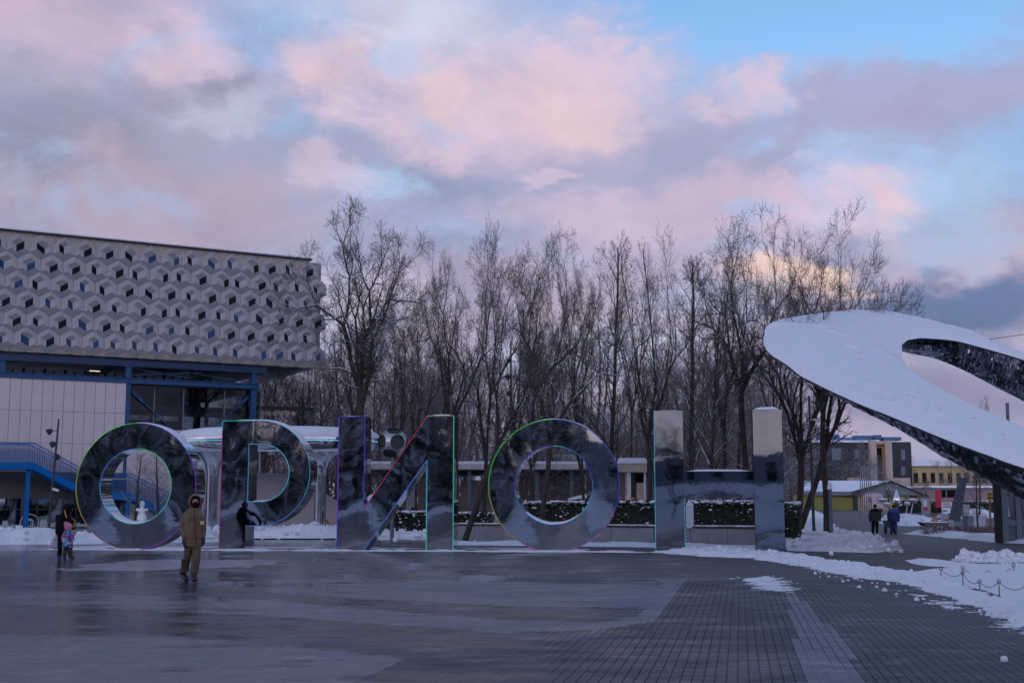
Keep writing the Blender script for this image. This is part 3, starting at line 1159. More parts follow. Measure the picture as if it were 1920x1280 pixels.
def tree(label, px, Y, top, half, style='wide', lean=(0.0, 0.0), seed=1, rot=None, stems=1, leaves=0, group='bare trees behind the letters', snowy_trunk=False, cat='tree', name='bare_tree', fat=1.0):
    """bare winter tree: top = row of its crown tip, half = half crown width in photo pixels"""
    rr = random.Random(seed)
    b = at(px, 950, Y)
    z0 = gzf(Y) + 0.02
    ht = at(px, top, Y).z - z0
    w = half * 1.28 * pxm(Y)
    o = thing(name, label, cat, (b.x, Y, z0), 0, group)
    for s in range(stems):
        tr, lim, tw, ptop, phalf, tips = proto(style, (seed + s) % 2 if style != 'wide' else seed % 3, snowy_trunk)
        kz = ht / ptop * (1.0 if s == 0 else rr.uniform(0.82, 0.97))
        kx = min(max((w if stems == 1 else w * 0.72) / phalf, 0.45), 1.7 * kz)
        M4 = Matrix.Rotation(lean[0] + (rr.gauss(0, 0.09) if stems > 1 else 0), 4, 'Y') @ Matrix.Rotation(rr.uniform(0, 6.28) if rot is None else rot + s * 2.4, 4, 'Z') @ Matrix.Diagonal((kx * fat, kx * fat, kz, 1))
        off = Vector((rr.uniform(-0.5, 0.5), rr.uniform(-0.4, 0.4), 0)) * (stems > 1)
        for nm, me in (('trunk', tr), ('limbs', lim), ('twigs', tw)):
            c = link(nm, me, o)
            c.matrix_basis = Matrix.Translation(off) @ M4
            if nm == 'trunk' and snowy_trunk:
                me2 = me.copy()
                me2.materials.clear()
                me2.materials.append(MAT['bark_snow'])
                c.data = me2
    if leaves:
        rng = np.random.default_rng(seed)
        R3 = np.array(M4.to_3x3())
        V, Q = leaf_quads(rng, tips @ R3.T, leaves, 0.055)
        link('dry_leaves', fast_mesh('dry_leaves', V, Q, mats=[MAT['leaf']]), o)
    return o


MAT['limb'] = snowy('limb_bark_with_snow', (0.062, 0.050, 0.045), 0.28, 0.55, 2.2)
tree('broad bare tree with twin trunks rising in front of the hexagon building, widest crown', 676, 61, 346, 178, 'wide', (-0.02, 0), 3, 0.4, 2)
tree('bare tree between the broad twin tree and the lamp post, upright limbs', 822, 64, 410, 92, 'tall', (0.02, 0), 12, 1.0)
tree('tall bare tree just left of the lamp post above the diagonal letter', 905, 66, 400, 105, 'fan', (0.06, 0), 14, 2.0)
tree('bare tree leaning right behind the right stem of the diagonal letter', 872, 58, 470, 95, 'tall', (0.26, 0), 45, 0.3)
tree('leaning bare tree whose trunk shows inside the right hand letter ring', 1012, 57, 455, 95, 'tall', (0.16, 0), 15, 2.6)
tree('bare tree with a snow plastered lower trunk above the right letter ring', 985, 62, 540, 60, 'fan', (0.15, 0), 16, 1.2, snowy_trunk=True)
tree('bare tree with curved trunk beside the left stem of the last letter', 1226, 60, 430, 100, 'tall', (-0.12, 0), 18, 0.9)
tree('thin upright bare tree behind the gap left of the last letter', 1140, 68, 430, 48, 'slim', (0.02, 0), 18)
tree('slender pointed tree still holding brown leaves above the last letter', 1252, 70, 440, 30, 'slim', (0.0, 0), 19, stems=2, leaves=420)
tree('slim tree with white snowy curved trunk inside the last letter', 1332, 58, 560, 45, 'slim', (0.04, 0), 20, leaves=150, snowy_trunk=True)
tree('straight dark trunked tree inside the last letter', 1360, 59, 412, 66, 'tall', (0.0, 0), 21, 1.5, leaves=120)
tree('bare tree leaning left behind the right stem of the last letter', 1412, 61, 398, 105, 'wide', (-0.05, 0), 22, 0.2, leaves=60)
tree('clump of bare stems to the right of the last letter, highest fan crown', 1510, 62, 376, 175, 'fan', (0.06, 0), 23, stems=3)
tree('single straight trunk between the right lamp post and the snow heap', 1548, 58, 452, 110, 'wide', (0.02, 0), 24, 2.2)
tree('bare tree with brown leaves between the two stems of the last letter, farther back', 1298, 78, 470, 50, 'slim', (0.0, 0), 25, leaves=260)
tree('bare tree among the thicket above the right letter ring, rounded crown', 1000, 74, 430, 88, 'wide', (0.0, 0), 25, 1.1)
tree('tall bare tree right of the right letter ring with two stems', 1105, 71, 426, 84, 'fan', (0.02, 0), 27, stems=2)
tree('bare tree filling the gap above the left post of the diagonal letter', 650, 73, 520, 60, 'wide', (0.03, 0), 61)
tree('slim bare tree above the middle of the diagonal letter, behind the taller ones', 780, 76, 470, 52, 'fan', (0.02, 0), 62)
tree('bare tree with crossing limbs right above the peak of the diagonal letter', 850, 75, 455, 66, 'wide', (-0.04, 0), 63)
tree('bare tree just right of the lamp post above the second ring letter', 965, 78, 470, 62, 'tall', (0.05, 0), 64)
tree('bare tree above the gap between the second ring and the last letter, rounder one', 1185, 77, 480, 58, 'wide', (0.0, 0), 65)
tree('bare tree rising behind the bar of the last letter, far one with fine twigs', 1385, 80, 455, 62, 'wide', (0.03, 0), 66)
tree('bare tree touching the left tip of the snow covered ring', 1455, 72, 430, 70, 'fan', (0.02, 0), 67)
tree('bare tree behind the chrome canopy, right of the hexagon building', 590, 86, 600, 62, 'tall', (0.0, 0), 68)
tree('bare tree behind the letter with the half round bowl', 560, 80, 640, 65, 'wide', (0.03, 0), 28)
tree('bare tree behind the diagonal letter, left half', 740, 72, 520, 66, 'fan', (0.04, 0), 29)
tree('crooked bare tree growing behind the snow covered ring', 1835, 120, 742, 24, 'wide', (0.05, 0), 30, group=None, snowy_trunk=True)
tree('young bare tree standing in front of the grey corrugated gable', 1668, 150, 884, 14, 'wide', (0, 0), 51, group='young trees by the path', name='sapling')
tree('young bare tree rising from the red twig bed beside the two tone cabinet', 1832, 76, 868, 16, 'slim', (-0.03, 0), 52, group='young trees by the path', name='sapling')
tree('reddish leaved young tree between the kiosk and the red banner', 1740, 160, 896, 18, 'wide', (0, 0), 53, leaves=500, group='young trees by the path', name='sapling')
tree('sapling seen through the first letter ring, nearer its middle', 254, 61.5, 845, 27, 'slim', (0, 0), 41, group='saplings by the blue stairs', name='sapling')
tree('sapling seen through the first letter ring, nearer its right rim', 297, 61.5, 842, 29, 'slim', (0.02, 0), 42, group='saplings by the blue stairs', name='sapling')


def far_wood():
    rng = np.random.default_rng(77)
    protos = []
    for i in range(5):
        h = 12.0
        P0, R0 = trunk_curve(rng, h * 0.92, 0.105, (rng.normal(0, 0.08), 0), 9, 0.06, (0, 0, -0.1))
        a = sprout(rng, P0, R0, np.array([h]), 18, 0.12, 0.98, 0.30, 0.75, 6, 0.05, 0.11, 0.45, 0.014)
        b = sprout(rng, a[0], a[1], a[2], 7, 0.15, 1.0, 0.52, 0.75, 4, 0.06, 0.13, 0.6, 0.010)
        c = sprout(rng, b[0], b[1], b[2], 5, 0.15, 1.0, 0.62, 0.75, 3, 0.06, 0.13, 0.7, 0.0075)
        d = sprout(rng, c[0], c[1], c[2], 2, 0.2, 1.0, 0.7, 0.7, 3, 0.06, 0.13, 0.7, 0.006)
        protos.append(tubes_mesh([(P0, R0, 6), (a[0], a[1], 4), (b[0], b[1], 3), (c[0], c[1], 3), (d[0], d[1], 3)], 'bare_tree', MAT['wood_far']))
    spots = [(rng.uniform(455, 1490), rng.uniform(77, 122), 0) for i in range(135)]
    spots += [(rng.uniform(-250, 520), rng.uniform(95, 130), 1) for i in range(30)]
    spots += [(rng.uniform(1575, 2150), rng.uniform(215, 300), 2) for i in range(46)]
    for (px, Y, k) in spots:
        x = (px - 960) / FPX * Y
        o = link('bare_tree', protos[int(rng.integers(0, 5))])
        o.location = (x, Y, gzf(Y))
        sc_ = rng.uniform(0.80, 1.22) if k < 2 else rng.uniform(0.75, 1.1)
        o.scale = (sc_ * rng.uniform(0.9, 1.25), sc_ * rng.uniform(0.9, 1.25), sc_)
        o.rotation_euler = (rng.normal(0, 0.04), rng.normal(0, 0.04), rng.uniform(0, 6.28))
        tag(o, ('bare reddish brown tree deep in the thicket behind the letters', 'bare tree far behind the hexagon building', 'small bare tree in the far distance under the snow covered ring')[k], 'tree',
            ('thicket trees behind the letters', 'trees behind the hexagon building', 'distant trees under the ring')[k])
    sets3 = []
    for i in range(420):                      # brushwood under the trees
        Y = rng.uniform(72, 120)
        x = (rng.uniform(480, 1500) - 960) / FPX * Y
        P0, R0 = trunk_curve(rng, rng.uniform(1.2, 3.4), 0.022, (rng.normal(0, 0.25), 0), 5, 0.08, (x, Y, gzf(Y) - 0.05))
        sets3.append((P0, R0, 3))
        a = sprout(rng, P0, R0, np.array([2.0]), 12, 0.1, 1.0, 0.5, 0.6, 3, 0.05, 0.15, 0.6, 0.009)
        sets3.append((a[0], a[1], 3))
    o = link('brushwood', tubes_mesh(sets3, 'brushwood', MAT['wood_far']))
    tag(o, 'tangle of reddish brown brushwood under the thicket trees', None, None, 'stuff')


far_wood()


def conifers_behind():
    """dark spruces and pines behind the photographer; the polished letters mirror them"""
    rng = np.random.default_rng(9)
    V, Q, n0 = [], [], 0
    for i in range(130):
        x = rng.uniform(-100, -19)
        y = rng.uniform(-58, -24)
        if i > 120:
            x, y = rng.uniform(4, 60), rng.uniform(-60, -40)
        h = rng.uniform(15, 23)
        k = 200
        t = rng.random(k) ** 0.75
        az = rng.random(k) * 6.28
        zb_ = max(0.0, (-y - 16) * 0.09)
        z = zb_ + 1.2 + (h - 1.2) * t
        rad = (1 - t) * h * 0.19 + 0.15
        L = rad
        d = np.stack([np.cos(az), np.sin(az), -0.35 * np.ones(k)], 1)
        s = np.stack([-np.sin(az), np.cos(az), np.zeros(k)], 1) * (0.25 * L + 0.15)[:, None]
        c0 = np.stack([np.full(k, x), np.full(k, y), z], 1)
        tip = c0 + d * L[:, None]
        midl, midr = c0 + d * L[:, None] * 0.5 + s, c0 + d * L[:, None] * 0.5 - s
        V.append(np.stack([c0, midl, tip, midr], 1).reshape(-1, 3))
        Q.append(np.arange(k * 4).reshape(-1, 4) + n0)
        n0 += k * 4
        tr = np.array([[x - .15, y, 0], [x + .15, y, 0], [x + .05, y, zb_ + h * .9], [x - .05, y, zb_ + h * .9]])
        V.append(tr)
        Q.append(np.array([[0, 1, 2, 3]]) + n0)
        n0 += 4
    m = snowy('spruce_needles_with_snow', (0.065, 0.085, 0.085), 0.55, 1.0)
    o = link('spruce_wood', fast_mesh('spruce_wood', np.concatenate(V), np.concatenate(Q), mats=[m]))
    tag(o, 'dark spruce wood on the snow behind the viewer, mirrored in the letters', None, None, 'stuff')


conifers_behind()
_t = thing('bare_tree', 'bare tree on the snow behind the viewer, mirrored in the last letter', 'tree', (-4.9, -22, 0.6))
for _n, _m in zip(('trunk', 'limbs', 'twigs'), proto('tall', 1, False)[:3]):
    _c = link(_n, _m, _t)
    _c.scale = (0.62, 0.62, 0.66)
    _c.rotation_euler = (0, -0.12, 1.0)

# ------------------------------------------------------------------ hexagon building
TH = R(29.0)
fu = Vector((math.cos(TH), math.sin(TH), 0))
fn = Vector((-math.sin(TH), math.cos(TH), 0))
FA = at(0, 655, 66.0)
FA.z = 0


def fac(px, py, yl=0.0):
    """photo pixel -> (along facade, height) on the vertical plane yl metres behind the facade"""
    d = ray(px, py)
    o = FA + fn * yl
    den = d.x * fn.x + d.y * fn.y
    t = (o.x * fn.x + o.y * fn.y) / den
    p = Vector((d.x * t, d.y * t, EYE + d.z * t))
    return ((p - FA).dot(fu), p.z)


ZT, ZB = fac(0, 432)[1], fac(0, 657)[1]
SE = fac(604, 600)[0]


def exhibition_building():
    b = thing('exhibition_hall', 'large grey hall clad in projecting hexagon panels standing on blue steel columns', 'building', FA, TH)
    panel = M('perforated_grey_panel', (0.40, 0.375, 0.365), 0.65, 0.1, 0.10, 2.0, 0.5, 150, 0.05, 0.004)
    panel_shade = M('shaded_grey_panel', (0.335, 0.318, 0.32), 0.7, 0.1, 0.10, 2.0, 0.5, 150, 0.05, 0.004)  # panel colour darkened: shade painted into down-facing facets and niche ceilings
    tan_ = M('tan_perforated_strip', (0.42, 0.35, 0.30), 0.7, 0, 0.2, 3, 0.6, 90)
    core = M('hall_core', (0.05, 0.05, 0.055), 0.9)
    HR = (ZT - ZB) / (1.5 * 5 + 2.06)
    W = HR * math.sqrt(3)
    DL = 0.15
    e1 = Vector((0, -DL, HR))
    # local y is inward, so outward depth is negative y; the cube corner stands out by 2*DL
    c0 = Vector((0, -2 * DL, 0))
    e1 = Vector((0, DL, HR))
    e2 = Vector((-HR * 0.866, DL, -HR / 2))
    e3 = Vector((HR * 0.866, DL, -HR / 2))
    variants = []
    vr = random.Random(3)
    for k in range(14):
        a = vr.choice((0.52, 0.58, 0.64))
        bb, cc = vr.choice(((0.74, 0.44), (0.46, 0.46), (0.50, 0.62), (0.44, 0.74), (0.66, 0.48)))
        side = k % 2
        f = lambda x, y, z: (c0 + e1 * x + e2 * y + e3 * z) * 0.988
        mb = MB()
        g = MB()
        # left face e1,e2 / right face e1,e3 / underside e2,e3, each with the niche cut out
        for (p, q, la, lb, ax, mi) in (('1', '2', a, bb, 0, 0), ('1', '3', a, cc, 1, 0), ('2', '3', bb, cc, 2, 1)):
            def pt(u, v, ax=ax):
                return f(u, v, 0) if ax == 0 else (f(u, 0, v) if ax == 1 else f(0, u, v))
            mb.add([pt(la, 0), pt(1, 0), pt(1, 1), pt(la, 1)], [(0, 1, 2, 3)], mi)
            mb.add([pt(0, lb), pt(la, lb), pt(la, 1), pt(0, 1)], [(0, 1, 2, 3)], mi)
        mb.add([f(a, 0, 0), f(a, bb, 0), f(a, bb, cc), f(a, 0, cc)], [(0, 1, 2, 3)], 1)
        wl = [f(0, bb, 0), f(a, bb, 0), f(a, bb, cc), f(0, bb, cc)]
        wr = [f(0, 0, cc), f(a, 0, cc), f(a, bb, cc), f(0, bb, cc)]
        win, wall = (wl, wr) if side else (wr, wl)
        mb.add(wall, [(0, 1, 2, 3)], 0)
        g.add(win, [(0, 1, 2, 3)], 0)
        me = bpy.data.meshes.new('hex_panel')
        me.from_pydata(mb.v, [], mb.f)
        me.materials.append(panel)
        me.materials.append(panel_shade)
        me.polygons.foreach_set('material_index', mb.m)
        gm = []
        for mm in (glasspane_dark, glasspane_blue):
            w = bpy.data.meshes.new('window_pane')
            w.from_pydata(g.v, [], g.f)
            w.materials.append(mm)
            gm.append(w)
        variants.append((me, gm))
    blank = MB()
    f = lambda x, y, z: (c0 + e1 * x + e2 * y + e3 * z) * 0.988
    blank.add([f(0, 0, 0), f(1, 0, 0), f(1, 1, 0), f(0, 1, 0)], [(0, 1, 2, 3)], 0)
    blank.add([f(0, 0, 0), f(1, 0, 0), f(1, 0, 1), f(0, 0, 1)], [(0, 1, 2, 3)], 0)
    blank.add([f(0, 0, 0), f(0, 1, 0), f(0, 1, 1), f(0, 0, 1)], [(0, 1, 2, 3)], 1)
    s_off = fac(35, 450)[0]
    vr = random.Random(11)
    for row in range(6):
        z = ZB + HR + row * 1.5 * HR
        shift = W / 2 if row % 2 == 0 else 0.0
        for k in range(-4, 40):
            s = s_off + k * W + shift
            if s < -3.0 or s > SE - W * 0.10:
                continue
            me, gm = vr.choice(variants)
            o = link('hex_panel', me, b)
            o.location = (s, 0, z)
            blue = vr.random() < (0.75 if row == 0 else 0.14)
            link('window_pane', gm[1 if blue else 0], o)
    # the box behind the panels, tan strip under the eaves, zigzag hem, roof
    mb = MB()
    mb.box(((SE - 4) / 2 - 1.3, 6.08, (ZT + ZB) / 2), (SE + 4 - 0.9, 11.9, ZT - ZB - 0.1))
    mb.build('upper_storey', core, b, world=False)
    mb = MB()
    mb.box((SE - 0.30, 6.05, (ZT + ZB) / 2), (0.55, 11.6, ZT - ZB - 0.12))
    mb.build('end_wall', panel_shade, b, world=False)
    mb = MB()
    mb.box(((SE - 4) / 2 - 1, -0.02, ZT - HR * 0.45), (SE + 4 + 0.1, 0.10, HR * 0.9))
    mb.build('eaves_strip', tan_, b, world=False)
    hem = MB()
    k = -4
    while s_off + k * W < SE - W * 0.4:
        s = s_off + k * W + W / 2
        hem.add([(s, 0.0, ZB + 0.0), (s + W / 2, -DL * 0.9, ZB + HR * 0.49), (s + W, 0.0, ZB), (s + W / 2, 0.5, ZB - 0.02)], [(0, 1, 2), (0, 2, 3)])
        k += 1
    hem.build('zigzag_hem', tan_, b, world=False)
    mb = MB()
    mb.box(((SE - 4) / 2 - 1, 6.0, ZT + 0.035), (SE + 4 + 0.5, 12.5, 0.07))
    mb.build('roof', MAT['dark'], b, world=False)
    mb = MB()
    mb.box(((SE - 4) / 2 - 1, 6.0, ZT + 0.105), (SE + 4 + 0.45, 12.45, 0.065))
    mb.build('roof_snow', MAT['snow_smooth'], b, world=False)
    # steel storey under the box
    zb1, zb0 = fac(0, 697)[1], fac(0, 704.5)[1]

    def beam(x0, x1, y, z, h, w=0.25, m='beamblue', nm='beam'):
        q = MB()
        q.box(((x0 + x1) / 2, y, z), (x1 - x0, w, h))
        q.box(((x0 + x1) / 2, y - 0.02, z + h / 2), (x1 - x0, w + 0.10, 0.035))
        q.box(((x0 + x1) / 2, y - 0.02, z - h / 2), (x1 - x0, w + 0.10, 0.035))
        return q.build(nm, MAT[m], b, world=False)
    beam(-4, SE - 3.2, 0.35, ZB - 0.26, 0.36, m='deepblue')
    beam(-4, fac(486, 715, 0.2)[0], 0.2, (zb1 + zb0) / 2 - 0.02, 0.27)
    c240, c475, c5 = fac(241, 700, 0.1)[0], fac(477, 700, 0.1)[0], fac(4, 690, 0.1)[0]
    for cx, z0 in ((c5, zb0 - 0.1), (c240, 0.0), (c475, 0.0)):
        q = MB()
        q.box((cx, 0.12, (z0 + ZB - 0.45) / 2), (0.30, 0.04, ZB - 0.45 - z0))
        q.box((cx, 0.42, (z0 + ZB - 0.45) / 2), (0.30, 0.04, ZB - 0.45 - z0))
        q.box((cx, 0.27, (z0 + ZB - 0.45) / 2), (0.06, 0.26, ZB - 0.45 - z0))
        q.box((cx, 0.27, ZB - 0.47), (0.46, 0.5, 0.05))
        q.build('column', MAT['beamblue'], b, world=False)
    for i, cx in enumerate((c240 - 0.8, c475 - 1.3, 2.2, 4.1, 7.8, 10.2, SE - 3.0)):
        q = MB()
        yy = 5.0 + (i % 3) * 2.2
        q.box((cx, yy, ZB / 2 - 0.3), (0.34, 0.34, ZB - 0.6))
        q.build('column', MAT['deepblue'], b, world=False)
    for i in range(15):
        q = MB()
        q.box((-3.5 + i * 1.15, 7.5, ZB - 0.75), (0.16, 0.25, 1.3))
        q.build('truss_post', MAT['dark'], b, world=False)
        q = MB()
        q.bar((-3.5 + i * 1.15, 7.5, ZB - 1.35), (-2.9 + i * 1.15, 7.5, ZB - 0.2), 0.10)
        q.build('truss_brace', MAT['dark'], b, world=False)
    for (y, z, h) in ((7.4, zb1 + 0.05, 0.22), (3.5, zb0 - 0.05, 0.25)):
        beam(-4, c475 - 0.4, y, z, h, 0.25, 'dark', 'truss_chord')
    for (xa, za, xb, zb_, y) in ((4.2, zb0 + 0.2, 6.4, ZB - 0.3, 3.2), (9.3, zb0 + 0.1, 12.2, ZB - 0.4, 3.5)):
        q = MB()
        q.bar((xa, y, za), (xb, y, zb_), 0.2, 0.28)
        q.build('truss_diagonal', MAT['steelgrey'], b, world=False)
    for (xa, za, xb, zb_) in ((c240 + 0.2, zb1 + 0.22, c240 + 4.2, ZB - 0.55), (c240 + 3.0, ZB - 0.55, c475 - 0.1, zb1 + 0.1), (c240 + 0.3, ZB - 0.5, c240 + 3.4, zb1 + 0.2)):
        q = MB()
        q.bar((xa, 0.5, za), (xb, 0.5, zb_), 0.05)
        q.build('tie_rod', MAT['beamblue'], b, world=False)
    lamp = emit('pale_yellow_tube_light', (1.0, 0.86, 0.50), 0.9)
    for (x, y, z, l, m) in ((0.9, 1.0, ZB - 0.55, 1.0, 0), (3.4, 1.2, ZB - 0.62, 0.9, 0), (5.0, 1.0, ZB - 0.72, 0.55, 1), (8.1, 1.2, ZB - 0.62, 0.8, 0), (9.9, 1.2, ZB - 0.64, 0.7, 0), (1.9, 1.5, ZB - 0.5, 1.3, 0)):
        q = MB()
        q.box((x, y, z), (l, 0.06, 0.035))
        q.build('tube_light', [MAT['cream'], lamp][m], b, world=False)
    # panelled wall
    wallp = M('pale_pink_wall_panel', (0.62, 0.525, 0.505), 0.42, 0, 0.06, 1.1, 0.08, 3, 0.08, 0.02)
    zt = fac(0, 706)[1]
    za, zc = fac(0, 767)[1], fac(0, 828)[1]
    zd = fac(20, 884)[1]
    pw = fac(61, 740)[0] - fac(40.6, 740)[0]
    for (z0, z1) in ((za, zt), (zc, za), (zd, zc)):
        me = None
        x = c240 - 0.10
        hh = z1 - z0 - 0.012
        q = MB()
        q.box((0, 0, 0), (pw - 0.014, 0.05, hh))
        q.box((0, -0.012, 0), (pw - 0.05, 0.05, hh - 0.03))
        first = q.build('wall_panel', wallp, b, world=False)
        first.location = (x - pw / 2, 0.1, (z0 + z1) / 2)
        i = 0
        while x > -4:
            o = first if i == 0 else link('wall_panel', first.data, b)
            o.location = (x - pw / 2, 0.1, (z0 + z1) / 2)
            o.rotation_euler = (rnd.gauss(0, 0.004), 0, rnd.gauss(0, 0.006))
            x -= pw
            i += 1
    s400, z800 = fac(408, 800)[0], fac(330, 806)[1]
    x = c240 + 0.06
    while x < s400:
        for (z0, z1) in ((zc, z800), (zd, zc), (0.05, zd)):
            q = MB()
            q.box((x + pw / 2, 0.02, (z0 + z1) / 2), (pw - 0.014, 0.05, z1 - z0 - 0.012))
            q.build('wall_panel', wallp, b, world=False)
        x += pw
    q = MB()
    q.box(((c240 - 4) / 2, 2.2, zt / 2), (c240 + 3.9, 4.0, zt - 0.05))
    q.build('wall_core', core, b, world=False)
    # dark sloping soffit above the shop front
    s0, s1 = -4.0, fac(230, 930)[0]
    zs0, zs1 = fac(20, 934)[1], zd + 0.02
    q = MB()
    q.add([(s0, 0.05, zs1), (s1, 0.05, zs1), (s1, -0.75, zs0), (s0, -0.75, zs0), (s0, 0.05, zs0 - 0.02), (s1, 0.05, zs0 - 0.02)],
          [(0, 1, 2, 3), (3, 2, 5, 4), (0, 3, 4), (1, 5, 2)])
    q.build('canopy_soffit', M('dark_brown_soffit', (0.075, 0.066, 0.068), 0.5), b, world=False)
    # shop front: panes, mullions, plinth, flat white print on the glass
    gl = glass_mat('shop_glass', (0.10, 0.13, 0.17), 0.5)
    yg = -0.35
    m0, m1 = -3.0, fac(212, 980, yg)[0]
    n = 14
    for i in range(n):
        x0, x1 = m0 + (m1 - m0) * i / n, m0 + (m1 - m0) * (i + 1) / n
        q = MB()
        q.box(((x0 + x1) / 2, yg, (zs0 + 0.42) / 2), (x1 - x0 - 0.05, 0.02, zs0 - 0.45))
        q.build('glass_pane', gl, b, world=False)
        q = MB()
        q.box((x1, yg, zs0 / 2), (0.05, 0.09, zs0))
        q.build('mullion', MAT['dark'], b, world=False)
    q = MB()
    q.box(((m0 + m1) / 2, yg, 0.21), (m1 - m0, 0.12, 0.42))
    q.build('plinth', MAT['concrete'], b, world=False)
    q = MB()
    q.box(((m0 + m1) / 2, yg, zs0 * 0.72), (m1 - m0, 0.07, 0.05))
    q.build('transom', MAT['dark'], b, world=False)
    q = MB()
    for (cx, w, z, h) in ((-0.6, 1.1, 1.05, 1.0), (1.4, 0.7, 1.3, 0.5), (3.4, 1.0, 0.9, 1.1), (4.6, 0.5, 1.4, 0.5)):
        q.box((cx, 0.0, z), (w, 0.05, h))
    q.build('shop_display', [M('shop_display', (0.06, 0.09, 0.20), 0.6)], b, world=False)
    pr = M('frosted_print', (0.34, 0.40, 0.38), 0.6)
    q = MB()
    ex, ez = fac(55, 980, yg - 0.02)
    Rr = 17 * pxm(67)
    for k in range(28):                       # round badge
        a0, a1 = 2 * math.pi * k / 28, 2 * math.pi * (k + 1) / 28
        q.add([(ex + Rr * f_ * math.sin(a), yg - 0.016, ez + Rr * f_ * math.cos(a)) for f_, a in ((0.9, a0), (1, a0), (1, a1), (0.9, a1))], [(0, 1, 2, 3)])
    for (x, z, w, h) in ((0, 0.30, 0.9, 0.10), (0, 0.42, 0.5, 0.12), (-0.36, -0.02, 0.12, 0.55), (-0.16, -0.02, 0.08, 0.55), (0.36, -0.02, 0.12, 0.55), (0.16, -0.02, 0.08, 0.55), (0, -0.33, 1.2, 0.09)):
        q.add([(ex + Rr * (x + dx * w / 2), yg - 0.016, ez + Rr * (z + dz * h / 2)) for dx, dz in ((-1, -1), (1, -1), (1, 1), (-1, 1))], [(0, 1, 2, 3)])
    q.add([(ex - Rr * 0.75, yg - 0.016, ez - Rr * 0.95), (ex - Rr * 0.55, yg - 0.016, ez - Rr * 1.0), (ex, yg - 0.016, ez - Rr * 1.8), (ex - 0.04, yg - 0.016, ez - Rr * 1.95)], [(0, 1, 2, 3)])
    q.add([(ex + Rr * 0.75, yg - 0.016, ez - Rr * 0.95), (ex + Rr * 0.55, yg - 0.016, ez - Rr * 1.0), (ex, yg - 0.016, ez - Rr * 1.8), (ex + 0.04, yg - 0.016, ez - Rr * 1.95)], [(0, 1, 2, 3)])
    q.build('printed_badge', pr, b, world=False, fix=False)
    q = MB()
    x = m0
    rr = random.Random(4)
    while x < m1 - 0.1:                       # skyline of trees and roofs printed along the glass
        w = rr.uniform(0.12, 0.4)
        h = rr.uniform(0.10, 0.5)
        if abs(x + w / 2 - ex) > 0.35:
            pts = [(x, 0), (x + w, 0), (x + w, h * 0.6), (x + w * 0.75, h), (x + w * 0.4, h * 0.8), (x + w * 0.2, h), (x, h * 0.5)]
            q.add([(a, yg - 0.016, 0.50 + c) for a, c in pts], [tuple(range(7))])
        x += w
    q.build('printed_skyline', pr, b, world=False, fix=False)
    # glazed hall between the columns
    zt2 = zb0 - 0.12
    glh = glass_mat('hall_glass', (0.36, 0.42, 0.46), 0.10)
    px_ = [c240 + 0.1] + [c240 + (c475 - c240) * t for t in (0.22, 0.45, 0.78)] + [c475 + 0.55]
    for i in range(4):
        for (z0, z1) in ((0.05, 2.6), (2.6, 5.2), (5.2, zt2)):
            q = MB()
            q.box(((px_[i] + px_[i + 1]) / 2, 0.62, (z0 + z1) / 2), (px_[i + 1] - px_[i] - 0.05, 0.02, z1 - z0 - 0.03))
            q.build('glass_pane', glh, b, world=False)
    for x in px_:
        q = MB()
        q.box((x, 0.62, zt2 / 2), (0.06, 0.12, zt2))
        q.build('mullion', MAT['grey'], b, world=False)
    xm = c240 + (c475 - c240) * 0.52
    for xa in (c240 + 0.3, c475 - 0.2):
        q = MB()
        q.bar((xa, 0.45, zt2 - 0.35), (xm, 0.45, zt2 - 3.4), 0.06)
        q.bar((xa, 0.45, zt2 - 0.35), (xa + (xm - xa) * 0.18, 0.45, zt2 - 0.9), 0.09, 0.16)
        q.build('cross_brace', MAT['beamblue'], b, world=False)
    q = MB()
    zf = fac(300, 768, 2.0)[1]
    q.box(((c240 + c475) / 2, 2.8, zf), (c475 - c240, 4.0, 0.28))
    q.build('gallery_floor', M('gallery_edge', (0.50, 0.47, 0.43), 0.7), b, world=False)
    q = MB()
    q.box(((c240 * 0.65 + c475 * 0.35), 2.2, zf + 0.4), ((c475 - c240) * 0.55, 0.2, 0.5))
    q.build('red_counter', M('dark_red_panel', (0.20, 0.02, 0.03), 0.5), b, world=False)
    q = MB()
    q.box(((c240 + c475) / 2 - 1, 9.0, 3.6), (c475 - c240 - 1.6, 0.3, 6.4))
    q.build('inner_wall', M('dim_inner_wall', (0.016, 0.020, 0.024), 0.8), b, world=False)
    q = MB()
    q.box(((c240 + c475) / 2, 5.6, zt2 + 0.05), (c475 - c240 + 0.6, 9.6, 0.12))
    q.build('hall_ceiling', core, b, world=False)
    for i in range(4):
        q = MB()
        q.box((c240 + 1.2 + i * 1.6, 6.0, 4.2), (0.2, 0.2, 7.6))
        q.build('inner_post', MAT['grey'], b, world=False)
    # pulley wheels of the cable way under the right end
    for i in range(6):
        q = MB()
        s, z = fac(492 + i * 11.5, 775, 3.0)
        q.lathe([(0.10, -0.05), (0.15, -0.05), (0.15, 0.05), (0.10, 0.05)], (s, 3.0, z), 12, mat=Matrix.Rotation(R(90), 3, 'X'))
        q.build('pulley_wheel', MAT['cream'], b, True, False)
    q = MB()
    s0, z0 = fac(485, 762, 3.0)
    q.box((s0 + 1.6, 3.0, z0 - 0.05), (3.6, 0.3, 0.22))
    q.build('pulley_beam', MAT['dark'], b, world=False)
    return b


glasspane_dark = M('dark_window_glass', (0.004, 0.005, 0.008), 0.10, 0, 0.3, 2, 0, 40, 0.03, 0.01, 0.12)
glasspane_blue = M('blue_window_glass', (0.006, 0.030, 0.100), 0.12, 0, 0.6, 1.6, 0, 40, 0.03, 0.01, 0.35)
exhibition_building()


